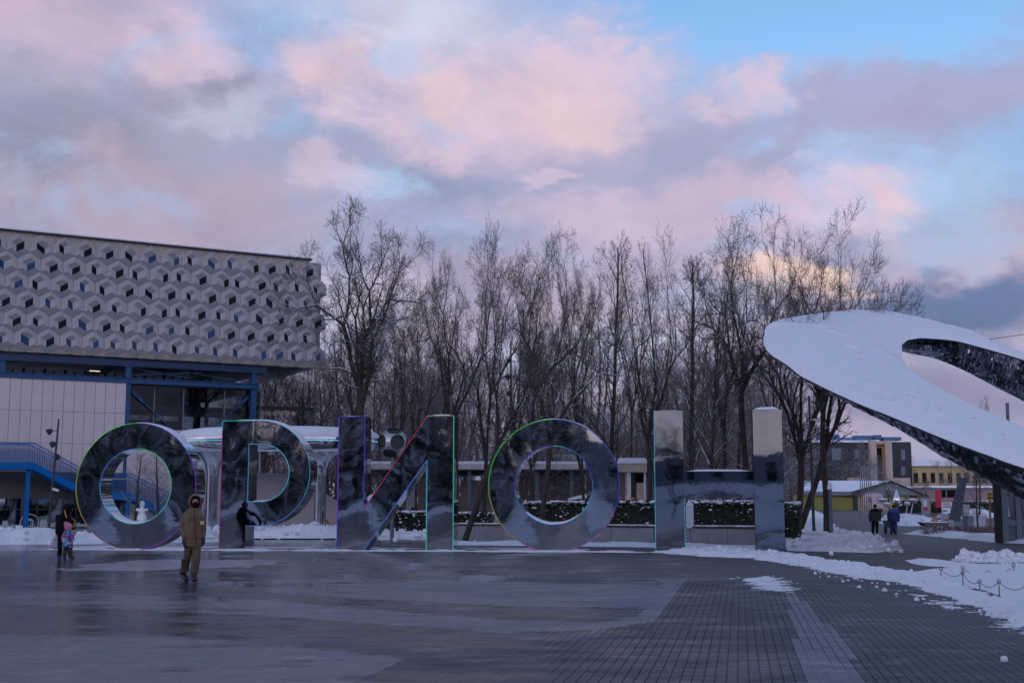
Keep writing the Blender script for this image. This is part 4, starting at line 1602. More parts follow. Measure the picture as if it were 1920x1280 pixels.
def staircase():
    yl = -2.0
    t = thing('outdoor_staircase', 'bright blue steel outdoor staircase with barred railing against the pale wall', 'stairs', FA, TH)
    pts = [fac(-60, 870, yl), fac(63, 870, yl), fac(172, 927, yl), fac(246, 927, yl), fac(395, 1003, yl)]
    pts = [(s, max(z, 0.08)) for s, z in pts]
    wdt = 1.5

    def band(seg, up, dn, y, th, nm, mat):
        q = MB()
        for (s0, z0), (s1, z1) in seg:
            q.add([(s0, y, z0 + up), (s1, y, z1 + up), (s1, y, z1 - dn), (s0, y, z0 - dn), (s0, y + th, z0 + up), (s1, y + th, z1 + up), (s1, y + th, z1 - dn), (s0, y + th, z0 - dn)],
                  [(0, 1, 2, 3), (7, 6, 5, 4), (0, 4, 5, 1), (3, 2, 6, 7), (0, 3, 7, 4), (1, 5, 6, 2)])
        return q.build(nm, mat, t, world=False)
    segs = list(zip(pts[:-1], pts[1:]))
    band(segs, 0.10, 0.26, yl, 0.08, 'stringer', MAT['blue'])
    band(segs, 0.10, 0.26, yl + wdt, 0.08, 'stringer', MAT['blue'])
    band([segs[0], segs[2]], 0.06, 0.02, yl + 0.08, wdt - 0.08, 'landing', MAT['grey'])
    q = MB()
    for (s0, z0), (s1, z1) in (segs[1], segs[3]):
        n = max(3, int(abs(z1 - z0) / 0.16))
        for i in range(n):
            q.box((s0 + (s1 - s0) * (i + 0.5) / n, yl + wdt / 2 + 0.04, z0 + (z1 - z0) * (i + 0.5) / n), (abs(s1 - s0) / n, wdt - 0.1, 0.05))
    q.build('treads', MAT['grey'], t, world=False)
    rail = M('pale_handrail', (0.42, 0.36, 0.33), 0.4, 0.4)
    for y in (yl + 0.03, yl + wdt + 0.03):
        q = MB()
        for (s0, z0), (s1, z1) in segs:
            n = max(4, int((s1 - s0) / 0.085))
            for i in range(n):
                s, z = s0 + (s1 - s0) * i / n, z0 + (z1 - z0) * i / n
                q.box((s, y, z + 0.55), (0.018, 0.03, 1.0))
            q.bar((s0, y, z0 + 1.06), (s1, y, z1 + 1.06), 0.05)
        q.build('balusters', MAT['blue'], t, world=False)
        q = MB()
        for (s0, z0), (s1, z1) in segs:
            q.tube([(s0, y - 0.06, z0 + 0.82), (s1, y - 0.06, z1 + 0.82)], 0.022, 6)
        q.build('handrail', rail, t, world=False)
    for s in (pts[2][0] + 0.15, pts[3][0] - 0.1, pts[1][0] - 0.2):
        z = 0
        for k in range(len(pts) - 1):
            if pts[k][0] <= s <= pts[k + 1][0]:
                z = pts[k][1] + (pts[k + 1][1] - pts[k][1]) * (s - pts[k][0]) / (pts[k + 1][0] - pts[k][0])
        q = MB()
        q.box((s, yl + 0.3, (z - 0.2) / 2), (0.2, 0.2, z - 0.2))
        q.build('post', MAT['blue'], t, world=False)


staircase()

# ------------------------------------------------------------------ the five letters
LA, LB = gnd(411, 1031), gnd(1476, 1036)
LDIR = (LB - LA).normalized()
LROT = math.atan2(LDIR.y, LDIR.x)
LN = Vector((-LDIR.y, LDIR.x, 0))            # away from the viewer
DEPTH = 0.95


def on_line(px):
    """distance along the letter row of photo column px"""
    d = ray(px, 950)
    # LA + s*LDIR = t*d
    den = d.x * LDIR.y - d.y * LDIR.x
    return (LA.y * d.x - LA.x * d.y) / -den if abs(den) > 1e-9 else 0.0


def led_mats():
    import colorsys
    out = []
    for i in range(24):
        h = i / 24.0
        out.append(emit('led_hue_%02d' % i, colorsys.hsv_to_rgb(h, 0.92, 1.0), 0.15 if 0.28 < h < 0.66 else (0.11 if h < 0.78 and h > 0.6 else 0.06)))
    return out


LED = led_mats()
LETTER_STEEL = mirror_mat('mirror_steel', 0.060, 0.55, (0.36, 0.39, 0.45), 0.55, (1, 1, 0.6))
LETTER_FLAT = mirror_mat('flat_mirror_steel', 0.012, 0.50, (0.215, 0.245, 0.295), 0.25, (1, 1, 1.6))
LETTER_SIDE = mirror_mat('side_mirror_steel', 0.012, 0.8, (0.50, 0.52, 0.56), 0.9)


def letter(label, s0, panels, outlines, hue, front_mat, snow_tops=(), led_scale=1.0):
    """panels: polygons (outer, holes) of the polished face; outlines: closed loops giving the sides"""
    p = LA + LDIR * s0
    o = thing('letter_sculpture', label, 'letter', (p.x, p.y, 0.0), LROT, 'mirror steel letters in a row')
    xf = lambda x, y, z: (x, z, y)
    fm = [front_mat]
    for i, (outer, holes) in enumerate(panels):
        for face, y in (('front_panel', 0.0), ('back_panel', DEPTH)):
            loops = [[Vector((x, z, 0)) for x, z in outer]] + [[Vector((x, z, 0)) for x, z in h] for h in holes]
            flat = [v for l in loops for v in l]
            tris = tessellate_polygon(loops)
            me = bpy.data.meshes.new(face)
            dy = (0.004 * ((i * 37) % 3 - 1)) if face == 'front_panel' else 0
            cx = sum(v.x for v in flat) / len(flat)
            me.from_pydata([(v.x, y + dy * (v.x - cx), v.y) for v in flat], [], [tuple(t) for t in tris])
            me.materials.append(front_mat)
            link(face, me, o)
    for lp in outlines:
        mb = MB()
        n = len(lp)
        vs = [(x, 0.004, z) for x, z in lp] + [(x, DEPTH - 0.004, z) for x, z in lp]
        mb.add(vs, [(i, (i + 1) % n, (i + 1) % n + n, i + n) for i in range(n)])
        mb.build('side_band', LETTER_SIDE, o, n > 20, False)
        # glowing strip set along the front edge
        q = MB()
        per = 0.0
        for i in range(n):
            (x0, z0), (x1, z1) = lp[i], lp[(i + 1) % n]
            L = math.hypot(x1 - x0, z1 - z0)
            k = max(1, int(L / 0.35))
            for j in range(k):
                xa, za = x0 + (x1 - x0) * j / k, z0 + (z1 - z0) * j / k
                xb, zb = x0 + (x1 - x0) * (j + 1) / k, z0 + (z1 - z0) * (j + 1) / k
                h = hue((xa + xb) / 2, (za + zb) / 2, lp is outlines[0])
                if h is None:
                    continue
                q.bar((xa, -0.012, za), (xb, -0.012, zb), 0.018 * led_scale, 0.022 * led_scale, m=int(h * 24) % 24)
        if q.v:
            q.build('led_strip', LED, o, world=False, fix=False)
    return o


def circ(cx, cz, r, n=72, a0=0.0, a1=2 * math.pi, inc=False):
    k = n + 1 if inc else n
    return [(cx + r * math.sin(a0 + (a1 - a0) * i / n), cz + r * math.cos(a0 + (a1 - a0) * i / n)) for i in range(k)]


def snow_on_curve(o, pts, y0, y1, h, seed, name='snow_cap'):
    """rounded layer of snow lying on an upward surface given as a list of (x, z)"""
    rr = random.Random(seed)
    n, m = len(pts), 9
    V, F = [], []
    for i, (x, z) in enumerate(pts):
        e = min(1.0, min(i, n - 1 - i) / max(1.0, n * 0.18))
        for j in range(m):
            t = j / (m - 1)
            prof = (1 - abs(2 * t - 1) ** 4) * e
            hh = h * prof * (0.8 + 0.4 * float(vnoise(np.array([i * 0.35]), np.array([j * 0.5]), seed)[0]))
            V.append((x, y0 + (y1 - y0) * t, z + hh - 0.004))
    for i in range(n - 1):
        for j in range(m - 1):
            a = i * m + j
            F.append((a, a + 1, a + m + 1, a + m))
    me = bpy.data.meshes.new(name)
    me.from_pydata(V, [], F)
    me.materials.append(MAT['snow_smooth'])
    me.polygons.foreach_set('use_smooth', [True] * len(F))
    return link(name, me, o)


def px_h(px, py, s):               # height of photo row py over the letter row at distance s
    p = LA + LDIR * s
    return at(px, py, p.y).z


def build_letters():
    # --- first ring
    sl, sr = on_line(146), on_line(361)
    rad = (sr - sl) / 2
    cx = rad
    hb = px_h(253, 793, (sl + sr) / 2)
    rad = hb / 2
    cx = (sr - sl) / 2
    ri = rad * 0.595

    def ring_letter(label, sm, hue, mat, snow_seed):
        outer, inner = circ(0, rad, rad), circ(0, rad, ri)
        H = math.pi
        g = 0.004
        right = [(x + g, z) for x, z in circ(0, rad, rad - 0.012, 36, 0, H, True)] + [(x + g, z) for x, z in reversed(circ(0, rad, ri + 0.012, 36, 0, H, True))]
        left = [(x - g, z) for x, z in circ(0, rad, rad - 0.012, 36, H, 2 * H, True)] + [(x - g, z) for x, z in reversed(circ(0, rad, ri + 0.012, 36, H, 2 * H, True))]
        o = letter(label, sm, [(left, []), (right, [])], [outer, list(reversed(inner))], hue, mat)
        snow_on_curve(o, [(x, z) for x, z in circ(0, rad, rad, 30, -0.75, 0.85, True)], 0.05, DEPTH - 0.03, 0.05, snow_seed)
        snow_on_curve(o, [(x, z) for x, z in circ(0, rad, ri, 24, math.pi - 0.85, math.pi + 0.85, True)], 0.06, DEPTH - 0.05, 0.09, snow_seed + 1)
        return o

    def hue1(x, z, out):
        a = (math.atan2(x, z - rad) / (2 * math.pi)) % 1.0      # 0 top, .25 right, .5 foot, .75 left
        if out:
            if a < 0.5:
                return 0.68 + 0.10 * a * 2
            return 0.97 - (0 if a < 0.58 else 0) if a < 0.62 else (0.08 + (a - 0.62) * 1.0 if a < 0.80 else 0.30 + (a - 0.8) * 0.35)
        return 0.38 + 0.12 * (a / 0.5) if a < 0.5 else 0.56 + 0.12 * (a - 0.5) * 2
    ring_letter('first mirror steel ring letter of the row, with a small snowman standing in its hole', (sl + sr) / 2, hue1, LETTER_STEEL, 3)

    # --- letter like P
    s0 = on_line(413)
    w = on_line(580) - s0
    st = on_line(461) - s0
    Hh = px_h(480, 788, s0 + w / 2)
    zb = px_h(480, 985, s0 + w / 2)            # foot of the bowl
    h0, h1 = px_h(500, 832, s0 + w / 2), px_h(500, 940, s0 + w / 2)
    cz = (Hh + zb) / 2
    ro = (Hh - zb) / 2
    cxo = w - ro
    hx0 = on_line(464) - s0
    rh = (h1 - h0) / -2
    cxh = on_line(541) - s0 - rh
    czh = (h0 + h1) / 2
    arc = circ(cxo, cz, ro, 36, 0, math.pi, True)
    outer = [(0, 0), (0, Hh)] + arc + [(st, zb), (st, 0)]
    hole = [(hx0, h0)] + circ(cxh, czh, rh, 30, 0, math.pi, True) + [(hx0, h1)]
    g = 0.012
    stem = [(g, 0.0), (g, Hh - g), (st - 0.004, Hh - g), (st - 0.004, 0.0)]
    bowl = [(st + 0.004, zb + g), (st + 0.004, Hh - g)] + circ(cxo, cz, ro - g, 36, 0, math.pi, True)

    def hue2(x, z, out):
        if out:
            if x < 0.03:
                return 0.93 if z < Hh - 0.3 else 0.55
            if z > Hh - 0.05:
                return 0.46 + 0.08 * x / w
            return 0.58 + 0.08 * (Hh - z) / Hh if x > st + 0.1 else None
        return 0.58 if x > hx0 + 0.02 else 0.60
    o = letter('mirror steel letter with a straight stem and one half round bowl at its top', s0, [(stem, []), (bowl, [hole])], [outer, list(reversed(hole))], hue2, LETTER_STEEL)
    top = [(x, Hh) for x in np.linspace(0.02, cxo, 14)] + circ(cxo, cz, ro, 16, 0, 0.95, True)[1:]
    snow_on_curve(o, top, 0.05, DEPTH - 0.03, 0.06, 8)
    fl = [(x, h1) for x in np.linspace(hx0 + 0.03, cxh + rh * 0.5, 12)]
    snow_on_curve(o, fl, 0.06, DEPTH - 0.05, 0.06, 9)

    # --- backwards N
    s0 = on_line(633)
    w = on_line(850) - s0
    st = on_line(682) - s0
    x2 = on_line(800) - s0
    Hh = px_h(740, 780, s0 + w / 2)
    zn = px_h(683, 954, s0 + st)               # where the diagonal leaves the left stem
    zk = px_h(799, 862, s0 + x2)               # where it meets the right stem below
    outer = [(0, 0), (0, Hh), (st, Hh), (st, zn), (x2, Hh), (w, Hh), (w, 0), (x2, 0), (x2, zk), (st, 0)]
    xm = st + (x2 - st) * 0.14
    zu = zn + (Hh - zn) * 0.14
    zl = zk * 0.14
    xr = st + (x2 - st) * 0.66
    zru = zn + (Hh - zn) * 0.66
    zrl = zk * 0.66
    A = [(g, g), (g, Hh - g), (st - g, Hh - g), (st - g, zn), (xm, zu), (xm, zl), (st, g)]
    B = [(xm + 0.008, zu), (xr, zru), (xr, zrl), (xm + 0.008, zl)]
    Cc = [(xr + 0.008, zru), (x2 + g, Hh - g), (w - g, Hh - g), (w - g, g), (x2 + g, g), (x2 + g, zk - g), (xr + 0.008, zrl)]

    def hue3(x, z, out):
        if x < 0.03:
            return 0.74 if z > Hh * 0.25 else 0.70
        if x > w - 0.03:
            return 0.42
        if z > Hh - 0.03:
            return 0.68 if x < st + 0.1 else 0.20
        if abs(x - st) < 0.02 and z > zn:
            return 0.70
        if abs(x - x2) < 0.02:
            return 0.60 - 0.14 * (1 - z / zk)
        if z < 0.03:
            return 0.66 if x < st + 0.1 else 0.42
        if z > zn + (Hh - zn) * (x - st) / (x2 - st) - 0.1:
            t = (x - st) / (x2 - st)
            return 0.95 + 0.10 * t
        return 0.66
    o = letter('mirror steel letter of two posts joined by a rising diagonal, violet light on the left', s0, [(A, []), (B, []), (Cc, [])], [outer], hue3, LETTER_STEEL, led_scale=1.25)
    snow_on_curve(o, [(x, Hh) for x in np.linspace(0.03, st - 0.03, 9)], 0.05, DEPTH - 0.05, 0.05, 10)
    snow_on_curve(o, [(x, Hh) for x in np.linspace(x2 + 0.03, w - 0.03, 9)], 0.05, DEPTH - 0.05, 0.07, 11)
    mb = MB()
    mb.ball((st + 0.20, 0.45, zn + 0.34), (0.20, 0.36, 0.19), 12, rough=0.06, seed=2)
    mb.build('snow_cap', MAT['snow_smooth'], o, True, False)

    # --- second ring
    sl, sr = on_line(912), on_line(1166)

    def hue4(x, z, out):
        a = (math.atan2(x, z - rad) / (2 * math.pi)) % 1.0
        if out:
            if a < 0.30:
                return 0.68 + 0.05 * a
            if a < 0.58:
                return 0.95 if a > 0.5 else 0.80
            return 0.12 + (a - 0.58) * 0.55 if a < 0.75 else 0.36
        if a < 0.5:
            return 0.53 + 0.15 * abs(math.sin(a * 9))
        return 0.60 + 0.14 * (a - 0.5) * 2
    ring_letter('second mirror steel ring letter, hedge and leaning trunk seen through its hole', (sl + sr) / 2 - 0.0, hue4, LETTER_STEEL, 14)

    # --- letter of two posts and a bar
    s0 = on_line(1228.5)
    x1 = on_line(1283.5) - s0
    x2 = on_line(1414.5) - s0
    w = on_line(1471) - s0
    Hh = px_h(1350, 768, s0 + w / 2)
    b0, b1 = px_h(1350, 934, s0 + w / 2), px_h(1350, 883, s0 + w / 2)
    outer = [(0, 0), (0, Hh), (x1, Hh), (x1, b1), (x2, b1), (x2, Hh), (w, Hh), (w, 0), (x2, 0), (x2, b0), (x1, b0), (x1, 0)]
    P1 = [(g, g), (g, Hh - g), (x1 - g, Hh - g), (x1 - g, g)]
    P2 = [(x1 - 0.005, b0 + g), (x1 - 0.005, b1 - g), (x2 + 0.005, b1 - g), (x2 + 0.005, b0 + g)]
    P3 = [(x2 + g, g), (x2 + g, Hh - g), (w - g, Hh - g), (w - g, g)]

    def hue5(x, z, out):
        if x < 0.03:
            return 0.58
        if x < x1 + 0.03 and x > x1 - 0.03:
            return 0.60 if z < b0 else None
        return None
    o = letter('last letter of the row, two mirror steel posts joined by a level bar', s0, [(P1, []), (P2, []), (P3, [])], [outer], hue5, LETTER_FLAT)
    snow_on_curve(o, [(x, b1) for x in np.linspace(x1 + 0.02, x2 - 0.02, 16)], 0.04, DEPTH - 0.04, 0.07, 21)
    snow_on_curve(o, [(x, Hh) for x in np.linspace(x2 + 0.03, w - 0.03, 9)], 0.05, DEPTH - 0.05, 0.10, 22)
    snow_on_curve(o, [(x, Hh) for x in np.linspace(0.03, x1 - 0.03, 9)], 0.05, DEPTH - 0.05, 0.03, 23)
    # thin frame trim of the last letter
    return (rad, ri)


RAD, RIN = build_letters()


def snowman():
    s = (on_line(146) + on_line(361)) / 2 + (on_line(258) - on_line(253)) 
    p = LA + LDIR * s + LN * 0.40
    z = RAD - RIN + 0.07
    t = thing('snowman', 'small white snowman standing inside the first ring letter', 'snowman', (p.x, p.y, z), 0)
    k = pxm(p.y)
    mb = MB()
    mb.ball((p.x, p.y, z + 8 * k), (9 * k, 8 * k, 9 * k), 12, rough=0.05, seed=1)
    mb.ball((p.x, p.y, z + 20 * k), (6.5 * k, 6 * k, 7 * k), 12, rough=0.05, seed=2)
    mb.build('body', MAT['snow_smooth'], t, True, fix=False)
    mb = MB()
    mb.ball((p.x, p.y, z + 32 * k), (4.6 * k, 4.6 * k, 6.5 * k), 12, rough=0.05, seed=3)
    mb.build('head', MAT['snow_smooth'], t, True, fix=False)
    for sx in (-1, 1):
        mb = MB()
        mb.tube([(p.x + sx * 4 * k, p.y, z + 22 * k), (p.x + sx * 11 * k, p.y - 0.02, z + 22.5 * k)], [2.6 * k, 2.2 * k], 8)
        mb.build('arm', MAT['snow_smooth'], t, True)
    mb = MB()
    for dx, dz in ((-1.6, 34), (1.4, 34), (0, 31)):
        mb.ball((p.x + dx * k, p.y - 4.3 * k, z + dz * k), 0.9 * k, 6)
    mb.build('face', M('rowan_berry', (0.35, 0.10, 0.10), 0.6), t, True)


snowman()

MAT['slush'] = snow_mat('wet_slush', 0.9)
MAT['ice'] = M('pale_ice', (0.20, 0.20, 0.22), 0.30, 0, 0.5, 2.5, 0.3, 4, 0.12, 0.01)
snow_field('ice_patch', GP((120, 1062), (300, 1048), (500, 1050), (500, 1058), (330, 1068), (140, 1071)), 0.004, 0.5, 0.08, MAT['ice'], 'wide patch of trodden ice catching the pink sky behind the man in brown', 0.4, 1.0, 1.6, 0.9, 81, base=0.007, gain=0.7)
# ------------------------------------------------------------------ snow on the square
bl = [(LA + LDIR * s + LN * y) for s, y in ((-6.5, -0.35), (20.0, -0.45), (20.0, 0.25), (-6.5, 0.55))]
snow_field('snow_strip', [(p.x, p.y) for p in bl], 0.055, 0.5, 0.075, MAT['snow'], 'broken strip of snow along the feet of the mirror letters', 0.7, 2.0, 0.75, 1.3, 11, stretch=1.3)
bl = [(LA + LDIR * s + LN * y) for s, y in ((-7, 2.2), (13, 2.6), (13, 3.3), (-7, 3.6))]
snow_field('snow_strip', [(p.x, p.y) for p in bl], 0.03, 0.5, 0.09, MAT['snow'], 'thin snow streak on the paving behind the letters', 0.7, 2.0, 0.9, 0.9, 12, stretch=1.3)
snow_field('snow_bank', GP((1225, 1035), (1330, 1031), (1440, 1034), (1520, 1046), (1600, 1058), (1690, 1071), (1790, 1092), (1870, 1118), (1960, 1150), (1960, 1196), (1900, 1178), (1845, 1152), (1790, 1128), (1690, 1096), (1600, 1082), (1500, 1062), (1400, 1046), (1300, 1042)), 0.11, 0.45, 0.045, MAT['snow'], 'ploughed ridge of snow curving from the last letter to the chain fence', 0.8, 2.2, 0.42, 1.8, 21, stretch=1.0, gain=0.75, thin=0.10, chunks=300, csize=0.06)
snow_field('snow_lawn', GP((1700, 1072), (1780, 1066), (1990, 1064), (2040, 1180), (1960, 1160), (1860, 1118), (1780, 1094)), 0.10, 0.7, 0.07, MAT['snow'], 'smooth snow covered lawn inside the low chain fence', 0.25, 0.8, 0.2, 0.8, 22)
snow_field('snow_strip', GP((1690, 1050), (1740, 1049), (1830, 1058), (2000, 1063), (2000, 1072), (1830, 1067), (1740, 1060)), 0.07, 0.6, 0.08, MAT['snow'], 'low band of snow beyond the chain fence', 0.7, 1.5, 0.35, 1.0, 23)
snow_field('snow_bank', GP((1775, 1047), (1830, 1044), (1900, 1046), (1960, 1050), (1960, 1057), (1900, 1056), (1800, 1054)), 0.10, 0.7, 0.07, MAT['snow'], 'heap of snow lumps on the paving at the right of the square', 0.95, 1.7, 0.35, 1.2, 24, chunks=60, csize=0.19)
snow_field('snow_bank', GP((1476, 1012), (1560, 1010), (1600, 1010), (1640, 1016), (1690, 1029), (1655, 1032), (1580, 1028), (1476, 1026)), 0.34, 0.8, 0.09, MAT['snow'], 'pile of cleared snow at the path corner under the bare trees', 0.7, 0.9, 0.5, 0.8, 25, chunks=420, csize=0.17)
snow_field('snow_bank', GP((1478, 1022), (1570, 1022), (1700, 1030), (1640, 1036), (1560, 1034), (1478, 1032)), 0.22, 0.5, 0.06, MAT['snow'], 'low crumbled snow in front of the pile at the path corner', 0.9, 1.8, 0.4, 1.1, 26, chunks=220, csize=0.13)
snow_field('snow_bank', GP((-260, 1016), (160, 1012), (420, 1010), (420, 1015), (160, 1019), (-260, 1025)), 0.40, 0.8, 0.09, MAT['snow'], 'long snow bank below the shop windows on the left', 0.75, 0.9, 0.35, 0.8, 31, chunks=420, csize=0.17)
snow_field('snow_bank', GP((380, 1004), (560, 1004), (700, 1004), (700, 1009), (560, 1010), (380, 1010)), 0.42, 0.8, 0.10, MAT['snow'], 'snow bank seen beneath the half round bowl letter', 0.75, 0.9, 0.35, 0.8, 32, chunks=230, csize=0.18)
snow_field('snow_bank', GP((690, 1002), (850, 1001), (960, 1004), (960, 1011), (850, 1011), (690, 1011)), 0.34, 0.9, 0.10, MAT['snow'], 'snow bank seen beneath the diagonal letter', 0.75, 0.9, 0.35, 0.8, 33, chunks=200, csize=0.17)
snow_field('snow_strip', GP((840, 1017), (1230, 1021), (1430, 1026), (1430, 1030), (1230, 1026), (840, 1021)), 0.10, 0.4, 0.08, MAT['snow'], 'thin line of snow at the foot of the planter wall', 0.8, 1.6, 0.5, 0.9, 34)
snow_field('snow_bank', GP((1690, 1000), (1760, 996), (1880, 1004), (1990, 1012), (1990, 1022), (1860, 1016), (1760, 1006)), 0.20, 1.0, 0.12, MAT['snow'], 'low snow verge in front of the red twig bed', 0.6, 0.8, 0.5, 0.6, 35)
snow_field('snow_patch', GP((1375, 1084), (1450, 1080), (1500, 1100), (1490, 1112), (1440, 1110), (1400, 1098)), 0.014, 0.3, 0.045, MAT['snow_dirty'], 'ragged patch of trodden snow on the dark pavers', 0.5, 3.0, 0.9, 3.4, 41, base=0.013, gain=0.9, thin=0.09)
snow_field('snow_patch', GP((1860, 1165), (1925, 1158), (1960, 1200), (1920, 1190), (1880, 1180)), 0.016, 0.3, 0.035, MAT['snow_dirty'], 'slush patch on the pavers at the right edge below the snow ridge', 0.5, 3.0, 0.6, 4.0, 42, base=0.013, gain=0.8, thin=0.06)
snow_field('snow_patch', GP((1690, 1108), (1790, 1128), (1830, 1152), (1790, 1150), (1720, 1128)), 0.012, 0.25, 0.045, MAT['snow_dirty'], 'thin slush streaks on the pavers beside the snow ridge', 0.5, 3.0, 0.95, 4.0, 43, base=0.013, gain=0.85, thin=0.12)
for i, (a, b_, w_, h_, lab) in enumerate(((650, 1081, 46, 9, 'thin frost patch on the paving right of the man in brown'), (900, 1086, 90, 10, 'frost streaks on the paving before the diagonal letter'), (1110, 1124, 60, 8, 'small scattered slush on the pale pavers'), (1130, 1152, 40, 5, 'slush crumbs at the edge of the dark paver band'), (1560, 1188, 44, 5, 'small slush streak on the pale paver band'), (1240, 1088, 30, 5, 'slush bit before the second ring letter'), (780, 1062, 40, 8, 'white frost streak near the foot of the diagonal letter'), (420, 1096, 70, 8, 'frost on the wet paving behind the man in brown'))):
    pts = [(a + w_ * math.cos(k * 0.785) * rnd.uniform(0.7, 1.2), b_ + h_ * math.sin(k * 0.785)) for k in range(8)]
    snow_field('snow_patch', GP(*pts), 0.007, 0.2, 0.032, MAT['slush'], lab, 0.5, 3.0, 1.2, 8.0, 50 + i, gain=0.95, thin=0.17, base=0.013 if b_ > 1083 else 0.006)
# a forecourt of trodden snow behind the viewer, seen only in the mirrors
o = snow_field('snow_bank', [(-70, -13), (22, -13), (26, -17), (-80, -17)], 0.7, 1.5, 0.5, MAT['snow'], 'ploughed snow bank behind the viewer, mirrored in the letters', 0.6, 0.3, 1.5, 0.3, 61)


def snowballs():
    for (px, py, r, lab) in ((1883, 1241, 7, 'lone snowball lying on the dark pavers'), (1559, 1041, 4.5, 'snow lump on the paving right of the last letter'), (1678, 1026, 8, 'biggest snow lump beyond the pile at the path corner')):
        p = gnd(px, py, 0.012)
        k = pxm(p.y) * r
        mb = MB()
        mb.ball((p.x, p.y, 0.008 + k * 0.85), k, 12, rough=0.09, seed=int(px))
        tag(mb.build('snowball', MAT['snow'], None, True, fix=False), lab, 'snowball', 'snowballs on the paving')
    lumps = MB()
    r2 = random.Random(8)
    for (a, b_, c, d, n, big) in ((1500, 1062, 1900, 1170, 70, 0.05), (1780, 1046, 1920, 1056, 25, 0.14), (1490, 1024, 1690, 1032, 60, 0.13), (0, 1020, 400, 1016, 40, 0.13), (480, 1008, 900, 1010, 40, 0.12)):
        for i in range(n):
            t = r2.random()
            p = gnd(a + (c - a) * t, b_ + (d - b_) * t + r2.gauss(0, 3 if big > 0.1 else 6))
            s = r2.uniform(0.25, 1) ** 2 * big
            lumps.ball((p.x, p.y, s * 0.5), s, 7, rough=0.2, seed=i)
    tag(lumps.build('snow_crumbs', MAT['snow'], None, True, fix=False), 'loose crumbs of snow along the ploughed ridges', None, None, 'stuff')


snowballs()

